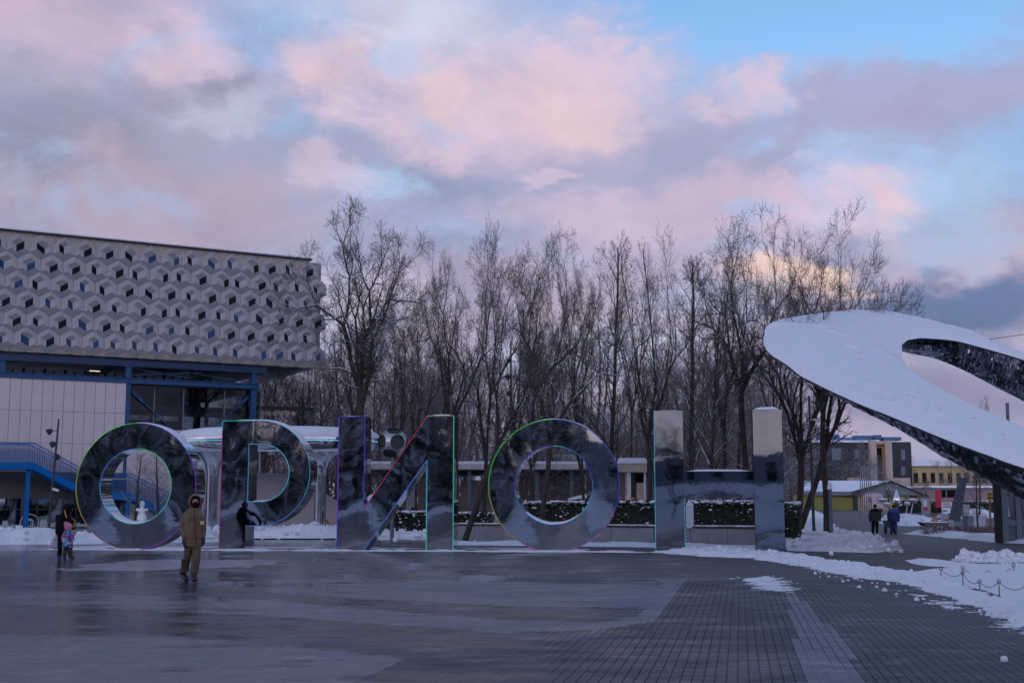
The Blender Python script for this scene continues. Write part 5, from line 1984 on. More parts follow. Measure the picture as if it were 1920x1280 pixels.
# ------------------------------------------------------------------ snow covered ring
def ring_sculpture():
    pa, pb, pc = at(1433, 640, 50.0), at(1920, 842, 40.0), at(1920, 670, 56.0)
    nrm = (pb - pa).cross(pc - pa).normalized()
    if nrm.z < 0:
        nrm = -nrm

    def on(px, py):
        d = ray(px, py)
        o = Vector((0, 0, EYE))
        t = (pa - o).dot(nrm) / d.dot(nrm)
        return o + d * t
    # outer and inner rim, from the near arm round the tip to the far arm, then round the hidden end
    outer = [(1920, 878), (1850, 853), (1755, 817), (1670, 781), (1609, 757), (1566, 737), (1523, 716), (1497, 702), (1471, 682), (1446, 664.5), (1434.6, 651), (1433, 636), (1437, 613), (1454, 602.6), (1480, 595.8), (1523, 589), (1566, 584.5), (1605, 583), (1643, 584.6), (1670, 587.5), (1720, 597), (1763, 608), (1815, 622), (1858, 640), (1920, 665), (2010, 702), (2110, 752), (2190, 808), (2215, 860), (2180, 900), (2090, 918), (2000, 903)]
    inner = [(1920, 806), (1875, 785), (1832, 766), (1797, 747), (1763, 728), (1745, 718), (1729, 709), (1716, 700), (1703, 690), (1697, 682), (1692.6, 674), (1690.5, 666), (1690, 659), (1690.6, 652), (1692, 646), (1697, 641), (1703, 638), (1711, 636.4), (1720, 635), (1729, 634.4), (1763, 636), (1797, 640.5), (1832, 649.6), (1875, 661.6), (1920, 675.5), (1970, 696), (2020, 722), (2062, 752), (2080, 785), (2070, 815), (2030, 830), (1975, 824)]
    O3 = [on(*p) for p in outer]
    I3 = [on(*p) for p in inner]
    # arm depth at each station
    th_px = {0: 74, 1: 62, 2: 51, 3: 33, 4: 25, 5: 20, 6: 15, 7: 8, 8: 3, 9: 2, 10: 2, 11: 2, 12: 8, 13: 16, 14: 24, 15: 32, 16: 34, 17: 36, 18: 40, 19: 43, 20: 47, 21: 54, 22: 62, 23: 70, 24: 77, 25: 84, 26: 86, 27: 86, 28: 86, 29: 84, 30: 80, 31: 78}
    n = len(outer)
    T = [th_px[i] * pxm((O3[i].y + I3[i].y) / 2) * 1.04 for i in range(n)]
    # densify with a closed Catmull-Rom

    def cr(a, sub):
        out = []
        m = len(a)
        for i in range(m):
            p0, p1, p2, p3 = a[i - 1], a[i], a[(i + 1) % m], a[(i + 2) % m]
            for k in range(sub):
                t = k / sub
                out.append(0.5 * ((p1 * 2) + (p2 - p0) * t + (p0 * 2 - p1 * 5 + p2 * 4 - p3) * t * t + (p1 * 3 - p0 - p2 * 3 + p3) * t ** 3))
        return out
    SUB = 6
    OO, II = cr(O3, SUB), cr(I3, SUB)
    TT = [T[i // SUB] * (1 - (i % SUB) / SUB) + T[(i // SUB + 1) % n] * ((i % SUB) / SUB) for i in range(n * SUB)]
    N = len(OO)
    base = sum((p for p in OO), Vector()) / N
    r = thing('ring_sculpture', 'huge tilted ring sculpture under a sheet of snow, its underside clad in mirror tiles', 'sculpture', (base.x, base.y, 0), 0)
    # snow sheet
    m = 31
    V = []
    fb = lambda a_, b_: float(fbm(np.array([a_]), np.array([b_]), 77, 3)[0])
    for i in range(N):
        o_, i_ = OO[i], II[i]
        wd = (o_ - i_).length
        for j in range(m):
            t = j / (m - 1)
            p = o_ + (i_ - o_) * t
            e = min(1, min(t, 1 - t) * 9)
            bul = 0.07 * wd * (1 - (2 * t - 1) ** 2) * 0.5 + 0.10 * math.sin(e * math.pi / 2)
            V.append(p + nrm * (bul + 0.01 + e * (0.13 * (fb(p.x * 1.1, p.y * 1.1) - 0.5) + 0.07 * (fb(p.x * 4.1 + 9, p.y * 4.1) - 0.5))) + (o_ - i_).normalized() * ((0.10 * (fb(p.x * 3, p.z * 3) - 0.5)) if t in (0, 1) else 0))
    Q = [(i * m + j, ((i + 1) % N) * m + j, ((i + 1) % N) * m + j + 1, i * m + j + 1) for i in range(N) for j in range(m - 1)]
    off = r.location
    me = fast_mesh('snow_sheet', [tuple(v - off) for v in V], Q, mats=[MAT['ring_snow']], smooth=True)
    link('snow_sheet', me, r)
    # rim under the snow
    for L_ in (OO, II):
        q = MB()
        for i in range(N):
            a, b_ = L_[i], L_[(i + 1) % N]
            q.add([a, b_, b_ - nrm * 0.05, a - nrm * 0.05], [(0, 1, 2, 3)])
        q.build('rim', MAT['dark'], r, fix=False)
    # body: underside section, an open U hanging from the two rims
    prof = [(0.0, 0.03), (0.02, 0.25), (0.05, 0.47), (0.10, 0.68), (0.18, 0.86), (0.30, 0.97), (0.45, 1.0), (0.58, 0.97), (0.74, 0.90), (0.86, 0.74), (0.93, 0.52), (0.98, 0.26), (1.0, 0.03)]
    hub = sum((p for p in II), Vector()) / N

    def pt(fi, fj):
        i = int(fi) % N
        w = fi - int(fi)
        j = min(int(fj), len(prof) - 2)
        u = fj - j
        a_ = prof[j][0] + (prof[j + 1][0] - prof[j][0]) * u
        d_ = prof[j][1] + (prof[j + 1][1] - prof[j][1]) * u
        o_ = OO[i] * (1 - w) + OO[(i + 1) % N] * w
        i_ = II[i] * (1 - w) + II[(i + 1) % N] * w
        t_ = TT[i] * (1 - w) + TT[(i + 1) % N] * w
        q_ = o_ + (i_ - o_) * a_
        # the underside hangs more nearly plumb than square to the tilted top
        dn = (nrm * 0.35 + Vector((0, 0, 1)) * 0.65).normalized()
        return q_ - dn * (t_ * d_)
    q = MB()
    K = len(prof)
    vs = [pt(i, j * 0.9999) for i in range(N) for j in range(K)]
    q.add(vs, [(i * K + j, i * K + j + 1, ((i + 1) % N) * K + j + 1, ((i + 1) % N) * K + j) for i in range(N) for j in range(K - 1)])
    for v in range(len(q.v)):
        pass
    q.build('shell', MAT['black'], r, True, fix=False)
    # mirror scales fixed over the shell, each at its own slight angle
    rg = random.Random(5)
    tv, tf, tm = [], [], []
    for i in range(N):
        seg = (OO[(i + 1) % N] - OO[i]).length
        ns = max(1, int(seg / 0.10))
        if seg < 0.02:
            continue
        for j in range((K - 1)):
            nj = max(1, int(((pt(i, j) - pt(i, j + 0.999)).length) / 0.12))
            for a_ in range(ns):
                for b_ in range(nj):
                    f0, f1 = i + (a_ + rg.uniform(-.1, .1)) / ns, i + (a_ + 1.10) / ns
                    g0, g1 = j + b_ / nj, j + min(0.999, (b_ + 1.05) / nj)
                    P = [pt(f0, g0), pt(f1, g0 + 0.0), pt(f1, min(g1, K - 1.001)), pt(f0, min(g1, K - 1.001))]
                    c = (P[0] + P[1] + P[2] + P[3]) / 4
                    nn = (P[2] - P[0]).cross(P[3] - P[1])
                    if nn.length < 1e-6:
                        continue
                    nn.normalize()
                    mid = (OO[i] + II[i]) / 2 - nrm * TT[i] * 0.3
                    if nn.dot(c - mid) < 0:
                        nn = -nn
                    ax = Vector((rg.gauss(0, 1), rg.gauss(0, 1), rg.gauss(0, 1))).normalized()
                    rot = Matrix.Rotation(rg.gauss(0, R(8)), 3, ax)
                    bb = len(tv)
                    sk = rg.uniform(0.86, 1.02)
                    for p in P:
                        tv.append(tuple(c + rot @ ((p - c) * sk) + nn * 0.025 - off))
                    tf.append((bb, bb + 1, bb + 2, bb + 3))
                    tm.append(rg.choice((0, 0, 0, 1)))
    me = fast_mesh('mirror_scales', tv, tf, mats=[MAT['scale_dark'], MAT['scale']], midx=tm)
    s = link('mirror_scales', me, r)
    s['kind'] = 'stuff'
    # clods and cracks on the snow sheet
    from mathutils.bvhtree import BVHTree
    bvh = BVHTree.FromPolygons(V, Q)

    def top(px, py, up=0.12):
        d_ = ray(px, py).normalized()
        hit = bvh.ray_cast(Vector((0, 0, EYE)), d_)[0]
        return (hit if hit is not None else on(px, py) + nrm * 0.2) + nrm * (up - 0.17)
    q = MB()
    for i, (px, py, w) in enumerate(((1482, 612, 5), (1612, 673, 6), (1638, 672, 3), (1674, 750, 5), (1684, 742, 4), (1702, 741, 5), (1715, 744, 4), (1740, 755, 5), (1736, 768, 6), (1764, 767, 5), (1825, 783, 7), (1508, 620, 3), (1652, 745, 4), (1722, 735, 4), (1880, 815, 5))):
        p = top(px, py, 0.19)
        k = pxm(p.y) * w * 0.5
        q.ball(tuple(p), (k * 1.3, k * 1.1, k * 0.8), 8, rough=0.15, seed=i)
    q.build('snow_clods', MAT['snow'], r, True, fix=False)
    for path in ([(1440, 612), (1456, 609), (1475, 607), (1500, 607), (1525, 609), (1545, 612), (1558, 613), (1572, 619)], [(1523, 617), (1545, 619), (1560, 623), (1580, 627), (1592, 632), (1600, 639)], [(1573, 638), (1585, 646), (1597, 651), (1612, 656), (1630, 655), (1650, 659), (1672, 664), (1688, 668)], [(1690, 610), (1712, 608), (1740, 613)]):
        q = MB()
        q.tube([tuple(top(a, b_, 0.17 + 0.015 * math.sin(a))) for a, b_ in path], [0.01] + [0.055 + 0.02 * math.sin(k * 2.1) for k in range(len(path) - 2)] + [0.01], 6)
        q.build('snow_ridge', MAT['snow_smooth'], r, True, fix=False)
    return r


MAT['ring_snow'] = snow_mat('ring_snow', 0.10, 1.3)
MAT['scale'] = M('bright_mirror_scale', (0.40, 0.43, 0.48), 0.14, 1.0, 0.15, 3)
MAT['scale_dark'] = M('dark_mirror_scale', (0.20, 0.225, 0.26), 0.10, 1.0, 0.35, 3)
ring_sculpture()

# ------------------------------------------------------------------ street furniture and pavilions behind the letters
def box_px(mb, x0, x1, y0, y1, Y, dep, m=0):
    """axis aligned box filling photo columns x0..x1 and rows y0..y1 at depth Y, dep metres deep"""
    a, b = at(x0, y1, Y), at(x1, y0, Y)
    mb.box(((a.x + b.x) / 2, Y + dep / 2, (a.z + b.z) / 2), (abs(b.x - a.x), dep, abs(b.z - a.z)), m=m)


def canopy():
    Y = 66.0
    c = at(523, 822, Y)
    t = thing('bus_canopy', 'long snow topped chrome canopy on trumpet columns behind the first two letters', 'canopy', (c.x, Y, 0))
    a, b, z = 377 / 2 * pxm(Y), 2.3, c.z

    def ell(r, zz, n=48, p=2.6):
        return [(c.x + a * r * math.copysign(abs(math.cos(k * 2 * math.pi / n)) ** (2 / p), math.cos(k * 2 * math.pi / n)),
                 Y + b * (1 - (1 - r) * 1.3) * math.copysign(abs(math.sin(k * 2 * math.pi / n)) ** (2 / p), math.sin(k * 2 * math.pi / n)), zz) for k in range(n)]

    def loft(rings, mat, nm):
        q = MB()
        n = len(rings[0])
        vs = [v for r_ in rings for v in r_]
        q.add(vs, [(i * n + k, i * n + (k + 1) % n, (i + 1) * n + (k + 1) % n, (i + 1) * n + k) for i in range(len(rings) - 1) for k in range(n)])
        q.add(rings[0], [tuple(reversed(range(n)))])
        q.add(rings[-1], [tuple(range(n))])
        return q.build(nm, mat, t, True)
    u = pxm(Y)
    loft([ell(0.93, z - 27 * u), ell(0.985, z - 20 * u), ell(1.0, z - 8 * u), ell(0.995, z - 1 * u)], MAT['chrome'], 'roof_slab')
    loft([ell(0.995, z - 0.5 * u), ell(0.99, z + 7 * u), ell(0.93, z + 14 * u), ell(0.75, z + 19 * u), ell(0.4, z + 23 * u)], MAT['snow_smooth'], 'roof_snow')
    q = MB()
    ring = ell(1.004, z - 7 * u)
    for k in range(24, 48):
        q.bar(ring[k], ring[(k + 1) % 48], 0.03, 0.03)
    q.build('led_strip', emit('cyan_led', (0.08, 0.62, 0.9), 0.7), t)
    for px in (398, 601):
        p = at(px, 900, Y)
        q = MB()
        r = 11 * u
        zt = z - 26 * u
        q.lathe([(r, 0.0), (r, zt - 1.3), (r * 1.1, zt - 0.9), (r * 1.45, zt - 0.5), (r * 2.3, zt - 0.18), (r * 3.6, zt)], (p.x, Y, 0), 24)
        q.build('column', MAT['chrome'], t, True)


canopy()


def ramp_wall():
    Y = 69.0
    pk = M('pinkish_concrete_wall', (0.36, 0.32, 0.325), 0.7, 0, 0.1, 0.8, 0.1, 12)
    t = thing('ramp_wall', 'pinkish concrete ramp wall with a slanting top behind the bench', 'wall', (at(540, 990, Y).x, Y, 0))
    P = [(430, 889), (552, 889), (664, 964), (664, 1000), (430, 1000)]
    q = MB()
    pts = [(at(a, b, Y).x, max(0, at(a, b, Y).z)) for a, b in P]
    q.prism(pts, 0, 0.35, xf=lambda x, z, y: (x, Y + y, z))
    q.build('wall_slab', pk, t)
    q = MB()
    for (x0, z0), (x1, z1) in zip(pts[:2], pts[1:3]):
        q.bar((x0, Y + 0.17, z0 + 0.03), (x1, Y + 0.17, z1 + 0.03), 0.42, 0.06)
    q.build('coping', MAT['lightgrey'], t)
    q = MB()
    p = at(485, 889, Y)
    q.tube([(p.x, Y + .15, p.z), (p.x, Y + .15, p.z + 52 * pxm(Y))], 0.05, 8)
    q.build('post', MAT['white'], t)


ramp_wall()


def round_bench(px, py, Y, w, label, grp, k=1.0):
    p = at(px, py, Y)
    z0 = gzf(Y)
    t = thing('round_bench', label, 'bench', (p.x, Y, z0), 0, grp)
    u = pxm(Y) * k
    dk = M('dark_wood_bowl', (0.055, 0.035, 0.025), 0.6)
    for sx in (-0.5, 0.5):
        q = MB()
        q.lathe([(w * 0.16 * u, 0.0), (w * 0.34 * u, 5 * u), (w * 0.46 * u, 11 * u), (w * 0.49 * u, 15 * u)], (p.x + sx * w * u * 0.98, Y, z0 + 0.05), 20, mat=Matrix.Diagonal((1, 0.6, 1)))
        q.build('seat_bowl', dk, t, True)
    q = MB()
    q.box((p.x, Y, z0 + 0.05 + 16.5 * u), (w * 2.0 * u, w * 0.55 * u, 3.2 * u))
    q.build('seat', MAT['wood'], t)
    q = MB()
    n = 11
    for i in range(n):
        x = (i - (n - 1) / 2) / n * 24 * u
        h = math.sqrt(max(0.02, 1 - ((i - (n - 1) / 2) / (n / 2)) ** 2)) * 14 * u
        q.box((p.x + w * 0.22 * u + x, Y + w * 0.18 * u, z0 + 0.05 + 18 * u + h / 2), (24 * u / n * 0.9, 0.06, h))
    q.build('backrest', MAT['wood'], t)
    q = MB()
    q.box((p.x - w * 0.4 * u, Y, z0 + 0.05 + 18.8 * u), (w * 1.0 * u, w * 0.5 * u, 1.4 * u))
    q.build('seat_snow', MAT['snow_smooth'], t)


round_bench(598, 985, 66.5, 34, 'wooden bench with round bowl legs and half round back by the ramp wall', None)


def globe():
    Y = 60.0
    p = at(737, 830, Y)
    t = thing('sphere_sculpture', 'silver hollow ball with dark round openings on a post among the trees', 'sculpture', (p.x, Y, 0))
    r = 27 * pxm(Y)
    sil = M('dull_silver_panel', (0.42, 0.44, 0.47), 0.35, 0.7, 0.15, 5)
    holes = [Vector((0.42, -0.9, 0.05)), Vector((-0.78, -0.55, 0.05)), Vector((-0.2, -0.55, -0.9)), Vector((0.1, -0.4, 0.95)), Vector((0.95, 0.1, -0.2)), Vector((0, 1, 0))]
    holes = [h.normalized() for h in holes]
    bm = bmesh.new()
    bmesh.ops.create_icosphere(bm, subdivisions=5, radius=r)
    kill = [f for f in bm.faces if any(f.calc_center_median().normalized().dot(h) > 0.87 for h in holes)]
    bmesh.ops.delete(bm, geom=kill, context='FACES')
    me = bpy.data.meshes.new('shell')
    bm.to_mesh(me)
    bm.free()
    me.materials.append(sil)
    me.polygons.foreach_set('use_smooth', [True] * len(me.polygons))
    o = link('shell', me, t)
    o.location = (0, 0, p.z)
    for h in holes:
        q = MB()
        q.lathe([(r * 0.50, -0.02), (r * 0.50, 0.05), (r * 0.44, 0.05), (r * 0.42, -0.10)], h * r * 0.86 + Vector((p.x, Y, p.z)), 24, mat=h.to_track_quat('Z', 'Y').to_matrix())
        q.build('opening_rim', MAT['dark'], t, True)
    q = MB()
    q.ball((p.x, Y, p.z), r * 0.62, 16)
    q.build('core', M('dark_core', (0.03, 0.015, 0.012), 0.4), t, True)
    q = MB()
    q.tube([(p.x, Y, 0), (p.x, Y, p.z - r * 0.95)], 0.10, 10)
    q.build('post', MAT['steelgrey'], t)


globe()


def spot_lamp(px, py_top, Y, heads, label, r=0.055, lean=0.0, camera=None, hs=1.0):
    p = at(px, 950, Y)
    z1 = at(px, py_top, Y).z
    t = thing('lamp_post', label, 'lamp post', (p.x, Y, 0), 0, 'tall spotlight posts round the square')
    q = MB()
    q.tube([(p.x, Y, 0), (p.x + lean * 0.5, Y, z1 * 0.5), (p.x + lean, Y, z1)], [r * 1.25, r, r * 0.7], 10)
    q.build('pole', MAT['dark'], t, True)
    for (hx, hy) in heads:
        h = at(hx, hy, Y)
        x0 = p.x + lean * (h.z / z1)
        q = MB()
        s = 1 if h.x > x0 else -1
        d = Vector((s * 0.7, -0.5, -0.5)).normalized()
        q.bar((x0, Y, h.z + 0.02), (h.x - s * 0.08, Y - 0.02, h.z + 0.02), 0.035)
        q.lathe([(0.06 * hs, -0.16 * hs), (0.14 * hs, -0.08 * hs), (0.19 * hs, 0.08 * hs), (0.19 * hs, 0.17 * hs), (0.15 * hs, 0.19 * hs)], (h.x, Y - 0.05, h.z), 14, mat=d.to_track_quat('Z', 'Y').to_matrix())
        q.build('spotlight', MAT['dark'], t, True)
    if camera:
        h = at(*camera, Y)
        x0 = p.x + lean * (h.z / z1)
        q = MB()
        q.bar((x0, Y - 0.04, h.z + 0.05), (h.x, Y - 0.05, h.z), 0.03)
        q.bar((h.x - 0.12, Y - 0.08, h.z + 0.05), (h.x + 0.16, Y - 0.12, h.z - 0.04), 0.11, 0.10)
        q.build('camera_unit', MAT['white'], t)


spot_lamp(92, 785, 60.0, [(94.5, 808), (101, 832), (106, 855)], 'leaning lamp post with three spotlights in front of the pale panelled wall', 0.055, 0.27, (105, 918), hs=0.75)
spot_lamp(958, 640, 61.0, [(955, 675), (953.5, 706), (955, 737)], 'lamp post with spotlights among the trees above the second ring letter', hs=0.6)
spot_lamp(1525, 742, 56.5, [(1535, 757)], 'lamp post with one big spotlight to the right of the last letter', 0.06, -0.05, (1529, 788))


def slim_post():
    Y = 57.5
    p = at(1557, 950, Y)
    t = thing('marker_post', 'slim grey metal post with a snow cap beside the single straight trunk', 'post', (p.x, Y, 0))
    q = MB()
    q.box((p.x, Y, 1.15), (0.14, 0.14, 2.3))
    q.build('shaft', MAT['steelgrey'], t)
    q = MB()
    q.lathe([(0.11, 0.0), (0.12, 0.12), (0.08, 0.26), (0.02, 0.36)], (p.x, Y, 2.3), 10)
    q.build('snow_cap', MAT['snow_smooth'], t, True)


slim_post()


# planter wall and clipped hedges
def hedge(label, pts, h, w, seed, grp='clipped evergreen hedges with snow on top', z0=0.3, n_per=900, twig=False, snow_lo=0.62):
    """pts: ground polyline"""
    rng = np.random.default_rng(seed)
    a = Vector((pts[0][0], pts[0][1], 0))
    t = thing('hedge' if not twig else 'twig_bed', label, 'hedge' if not twig else 'shrub bed', (a.x, a.y, gzf(a.y)), 0, grp)
    V, n = [], 0
    q = MB()
    for (x0, y0), (x1, y1) in zip(pts[:-1], pts[1:]):
        L = math.hypot(x1 - x0, y1 - y0)
        k = int(L * n_per)
        s = rng.random(k)
        u = np.array([x1 - x0, y1 - y0]) / L
        v = np.array([-u[1], u[0]])
        d = (rng.random(k) - 0.5) * w
        zz = h * (1 - rng.random(k) ** 2.0) * (0.93 + 0.14 * vnoise(s * L * 1.3, d * 2, seed))
        if twig:
            zz = h * rng.random(k)
        c = np.stack([x0 + (x1 - x0) * s + v[0] * d, y0 + (y1 - y0) * s + v[1] * d, gzf((y0 + y1) / 2) + z0 + zz], 1)
        V.append(c)
        ang = math.atan2(y1 - y0, x1 - x0)
        if not twig:
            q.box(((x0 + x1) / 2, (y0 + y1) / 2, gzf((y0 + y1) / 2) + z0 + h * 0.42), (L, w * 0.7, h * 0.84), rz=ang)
    c = np.concatenate(V)
    n = len(c)
    if twig:
        up = np.stack([rng.normal(0, 0.25, n), rng.normal(0, 0.25, n), np.ones(n)], 1) * 0.16
        sd = np.stack([np.full(n, 0.008), np.zeros(n), np.zeros(n)], 1)
        Q = np.stack([c - sd, c + sd, c + sd * 0.5 + up, c - sd * 0.5 + up], 1).reshape(-1, 3)
        mat = MAT['red_twig']
    else:
        f = rng.normal(0, 1, (n, 3))
        f[:, 2] = np.abs(f[:, 2]) + 0.5
        f /= np.linalg.norm(f, axis=1, keepdims=True)
        e = np.cross(f, rng.normal(0, 1, (n, 3)))
        e /= np.linalg.norm(e, axis=1, keepdims=True)
        g_ = np.cross(f, e)
        sz = rng.uniform(0.04, 0.09, (n, 1))
        Q = np.stack([c - e * sz, c + g_ * sz * 0.7, c + e * sz, c - g_ * sz * 0.7], 1).reshape(-1, 3)
        mat = MAT['hedge']
        q.build('hedge_core', MAT['hedge_core'], t)
    off = np.array(t.location)
    link('foliage' if not twig else 'stems', fast_mesh('foliage', Q - off, np.arange(n * 4).reshape(-1, 4), mats=[mat]), t)
    if not twig:
        m = int(n * 0.06)
        k = rng.integers(0, n, m)
        top = c[k]
        top[:, 2] = gzf(pts[0][1]) + z0 + h * (0.96 + 0.06 * rng.random(m))
        side = rng.random(m) < 0.22
        top[side] = c[k][side]
        qb = MB()
        for i in range(m):
            r_ = rng.uniform(0.03, 0.12)
            if side[i]:
                qb.ball((top[i][0], top[i][1] - w * 0.42, top[i][2]), (r_ * 0.8, r_ * 0.6, r_ * 0.45), 5)
            else:
                qb.ball(tuple(top[i]), (r_ * 1.3, r_ * 1.2, r_ * 0.55), 5)
        o = qb.build('snow_clumps', MAT['snow'], t, True, fix=False)
        o['kind'] = 'stuff'
    return t


MAT['hedge'] = snowy('evergreen_leaf', (0.020, 0.032, 0.014), 0.75, 1.15, 7.0)
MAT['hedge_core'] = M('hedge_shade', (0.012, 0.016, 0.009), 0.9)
MAT['red_twig'] = snowy('red_twig', (0.115, 0.068, 0.075), 0.2, 0.8, 9.0)


def gp2(px, Y):
    p = at(px, 950, Y)
    return (p.x, Y)


hedge('snow dusted hedge seen inside the second ring letter and left of the last letter', [gp2(968, 59.4), gp2(1280, 55.6)], 1.45, 0.9, 1)
hedge('snow dusted hedge seen between the posts of the last letter', [gp2(1281, 55.2), gp2(1420, 53.4)], 1.45, 0.9, 2)
hedge('end of the hedge just right of the last letter behind the tree stems', [gp2(1421, 53.2), gp2(1500, 52.6)], 1.40, 0.9, 3)
hedge('very snowy hedge behind the lower end of the diagonal letter', [gp2(700, 64), gp2(806, 64)], 1.0, 1.0, 4, snow_lo=0.3)
hedge('short very snowy hedge between the diagonal letter and the second ring', [gp2(856, 64), gp2(920, 63.5)], 0.95, 0.9, 5)


def planter():
    t = thing('planter_wall', 'low grey concrete planter wall with a brown slatted seat along its top', 'wall', (*gp2(1140, 55.5), 0))
    pts = [gp2(846, 60.5), gp2(1000, 57.4), gp2(1230, 53.4), gp2(1440, 50.6)]
    for (x0, y0), (x1, y1) in zip(pts[:-1], pts[1:]):
        L = math.hypot(x1 - x0, y1 - y0)
        ang = math.atan2(y1 - y0, x1 - x0)
        n = 3
        for i in range(n):
            tt = (i + 0.5) / n
            q = MB()
            q.box((x0 + (x1 - x0) * tt, y0 + (y1 - y0) * tt, 0.34), (L / n - 0.02, 0.4, 0.68), rz=ang)
            q.build('wall_block', MAT['concrete'], t)
        q = MB()
        k = int(L / 0.09)
        for i in range(k):
            tt = (i + 0.5) / k
            q.box((x0 + (x1 - x0) * tt, y0 + (y1 - y0) * tt, 0.725), (0.06, 0.50, 0.07), rz=ang)
        o = q.build('seat_slats', M('rust_brown_slat', (0.085, 0.035, 0.028), 0.7), t)
        o['kind'] = 'stuff'
        q = MB()
        for i in range(14):
            tt = (i + rnd.random()) / 14
            r_ = rnd.uniform(0.12, 0.35)
            q.ball((x0 + (x1 - x0) * tt, y0 + (y1 - y0) * tt + 0.1, 0.765), (r_ * 1.8, 0.16, 0.045), 8, rough=0.1, seed=i)
        q.build('seat_snow', MAT['snow'], t, True, fix=False)
    # earth and snow inside
    q = MB()
    a, b = pts[0], pts[-1]
    q.add([(a[0], a[1] + 0.2, 0.5), (b[0], b[1] + 0.2, 0.5), (b[0] + 1, b[1] + 6, 0.55), (a[0], a[1] + 8, 0.55)], [(0, 1, 2, 3)])
    q.build('bed_snow', MAT['snow'], t)


planter()


def bollard():
    Y = 52.2
    p = at(1294, 990, Y)
    t = thing('info_bollard', 'small white upright box standing before the hedge inside the last letter', 'bollard', (p.x, Y, 0.5))
    q = MB()
    box_px(q, 1288, 1300, 947, 990, Y, 0.3)
    q.build('casing', MAT['white'], t)
    q = MB()
    q.add([at(1287.5, 947, Y) + Vector((0, -.01, 0)), at(1300.5, 947, Y) + Vector((0, -.01, 0)), at(1300.5, 944, Y) + Vector((0, .3, 0.03)), at(1287.5, 944.5, Y) + Vector((0, .3, 0.03))], [(0, 1, 2, 3)])
    q.build('snow_cap', MAT['snow_smooth'], t)


bollard()


def pavilion():
    Y = 80.0
    z0 = gzf(Y)
    t = thing('park_pavilion', 'long low park pavilion with a white snow topped canopy and brown wall behind the hedge', 'building', (at(930, 950, Y).x, Y, z0))
    br = M('brown_poster_wall', (0.165, 0.120, 0.108), 0.55, 0, 0.12, 0.6)
    gw = M('pale_wall_board', (0.46, 0.46, 0.47), 0.6)
    for i, (x0, x1, y0, m) in enumerate(((742, 761, 905, br), (761, 782, 908, gw), (783, 862, 908, br), (863, 918, 900, br), (919, 1003, 892, br), (1010, 1068, 892, br), (1074, 1092, 892, br))):
        q = MB()
        box_px(q, x0, x1, y0, 962, Y, 0.25)
        q.build('wall_board', m, t)
    q = MB()
    box_px(q, 690, 1098, 878, 890, Y + 0.1, 3.0)
    q.build('dark_lintel', MAT['black'], t)
    q = MB()
    box_px(q, 690, 1097, 869, 879, Y - 2.4, 5.2)
    q.build('canopy_slab', M('pale_fascia', (0.50, 0.46, 0.44), 0.6), t)
    q = MB()
    box_px(q, 690, 1097, 864.5, 869, Y - 2.35, 5.1)
    q.build('canopy_snow', MAT['snow_smooth'], t)
    for px in (1007, 1072, 880, 800):
        q = MB()
        box_px(q, px - 3.2, px + 3.2, 879, 962, Y - 1.6, 0.2)
        q.build('column', MAT['steelgrey'], t)
    for px in (1003, 1093, 930):
        q = MB()
        box_px(q, px - 1.6, px + 1.6, 879, 962, Y - 1.4, 0.12)
        q.build('column', MAT['cream'], t)
    q = MB()
    box_px(q, 1022, 1095, 855, 864, Y + 1.0, 2.5)
    q.build('roof_box', MAT['lightgrey'], t)
    q = MB()
    box_px(q, 1040, 1098, 851.5, 855.2, Y + 1.0, 2.5)
    q.build('roof_snow', MAT['snow_smooth'], t)
    for px in (1055, 1075):
        q = MB()
        c = at(px, 858, Y + 0.9)
        q.lathe([(4 * pxm(Y), -0.06), (4.6 * pxm(Y), 0.06)], c, 16, mat=Matrix.Rotation(R(90), 3, 'X'))
        q.build('roof_drum', MAT['white'], t, True)
    # frieze of small round lights printed along the wall top
    q = MB()
    for i in range(7):
        c = at(1030 + i * 8.5, 900, Y - 0.03)
        q.lathe([(2.2 * pxm(Y), 0), (2.2 * pxm(Y), 0.02)], c, 12, mat=Matrix.Rotation(R(90), 3, 'X'))
    q.build('printed_dots', M('pale_print', (0.27, 0.21, 0.2), 0.6), t)
    # striped parasol top lying folded under the canopy
    q = MB()
    a, b = at(1066, 934, Y - 4), at(1100, 930, Y - 4)
    q.prism([(a.x, a.z - 0.1), (b.x, b.z - 0.1), (b.x, b.z + 0.15), (a.x + 0.3, a.z + 0.1), (a.x, a.z)], 0, 1.2, xf=lambda x, z, y: (x, Y - 4 + y, z))
    q.build('counter_snow', MAT['snow_smooth'], t)
    # cafe front to the right
    Yc = 76.0
    q = MB()
    box_px(q, 1158, 1236, 868, 884, Yc - 1.5, 4)
    q.build('cafe_fascia', M('cafe_cream', (0.44, 0.38, 0.30), 0.7), t)
    q = MB()
    box_px(q, 1156, 1238, 858, 868, Yc - 1.6, 4.2)
    q.build('cafe_roof_snow', MAT['snow_smooth'], t)
    for (x0, x1, m) in ((1160, 1172, br), (1186, 1193, MAT['dark']), (1193, 1208, MAT['cream']), (1212, 1228, MAT['steelgrey']), (1229, 1238, MAT['cream'])):
        q = MB()
        box_px(q, x0, x1, 884, 966, Yc + 0.2, 0.2)
        q.build('cafe_panel', m, t)
    q = MB()
    box_px(q, 1193.5, 1207, 887, 904, Yc + 0.1, 0.1)
    q.build('cafe_window', glasspane_dark, t)
    for px in (1178, 1181.5, 1209.5):
        q = MB()
        box_px(q, px - 1.1, px + 1.1, 884, 966, Yc - 1.2, 0.1)
        q.build('cafe_column', MAT['white'], t)


pavilion()


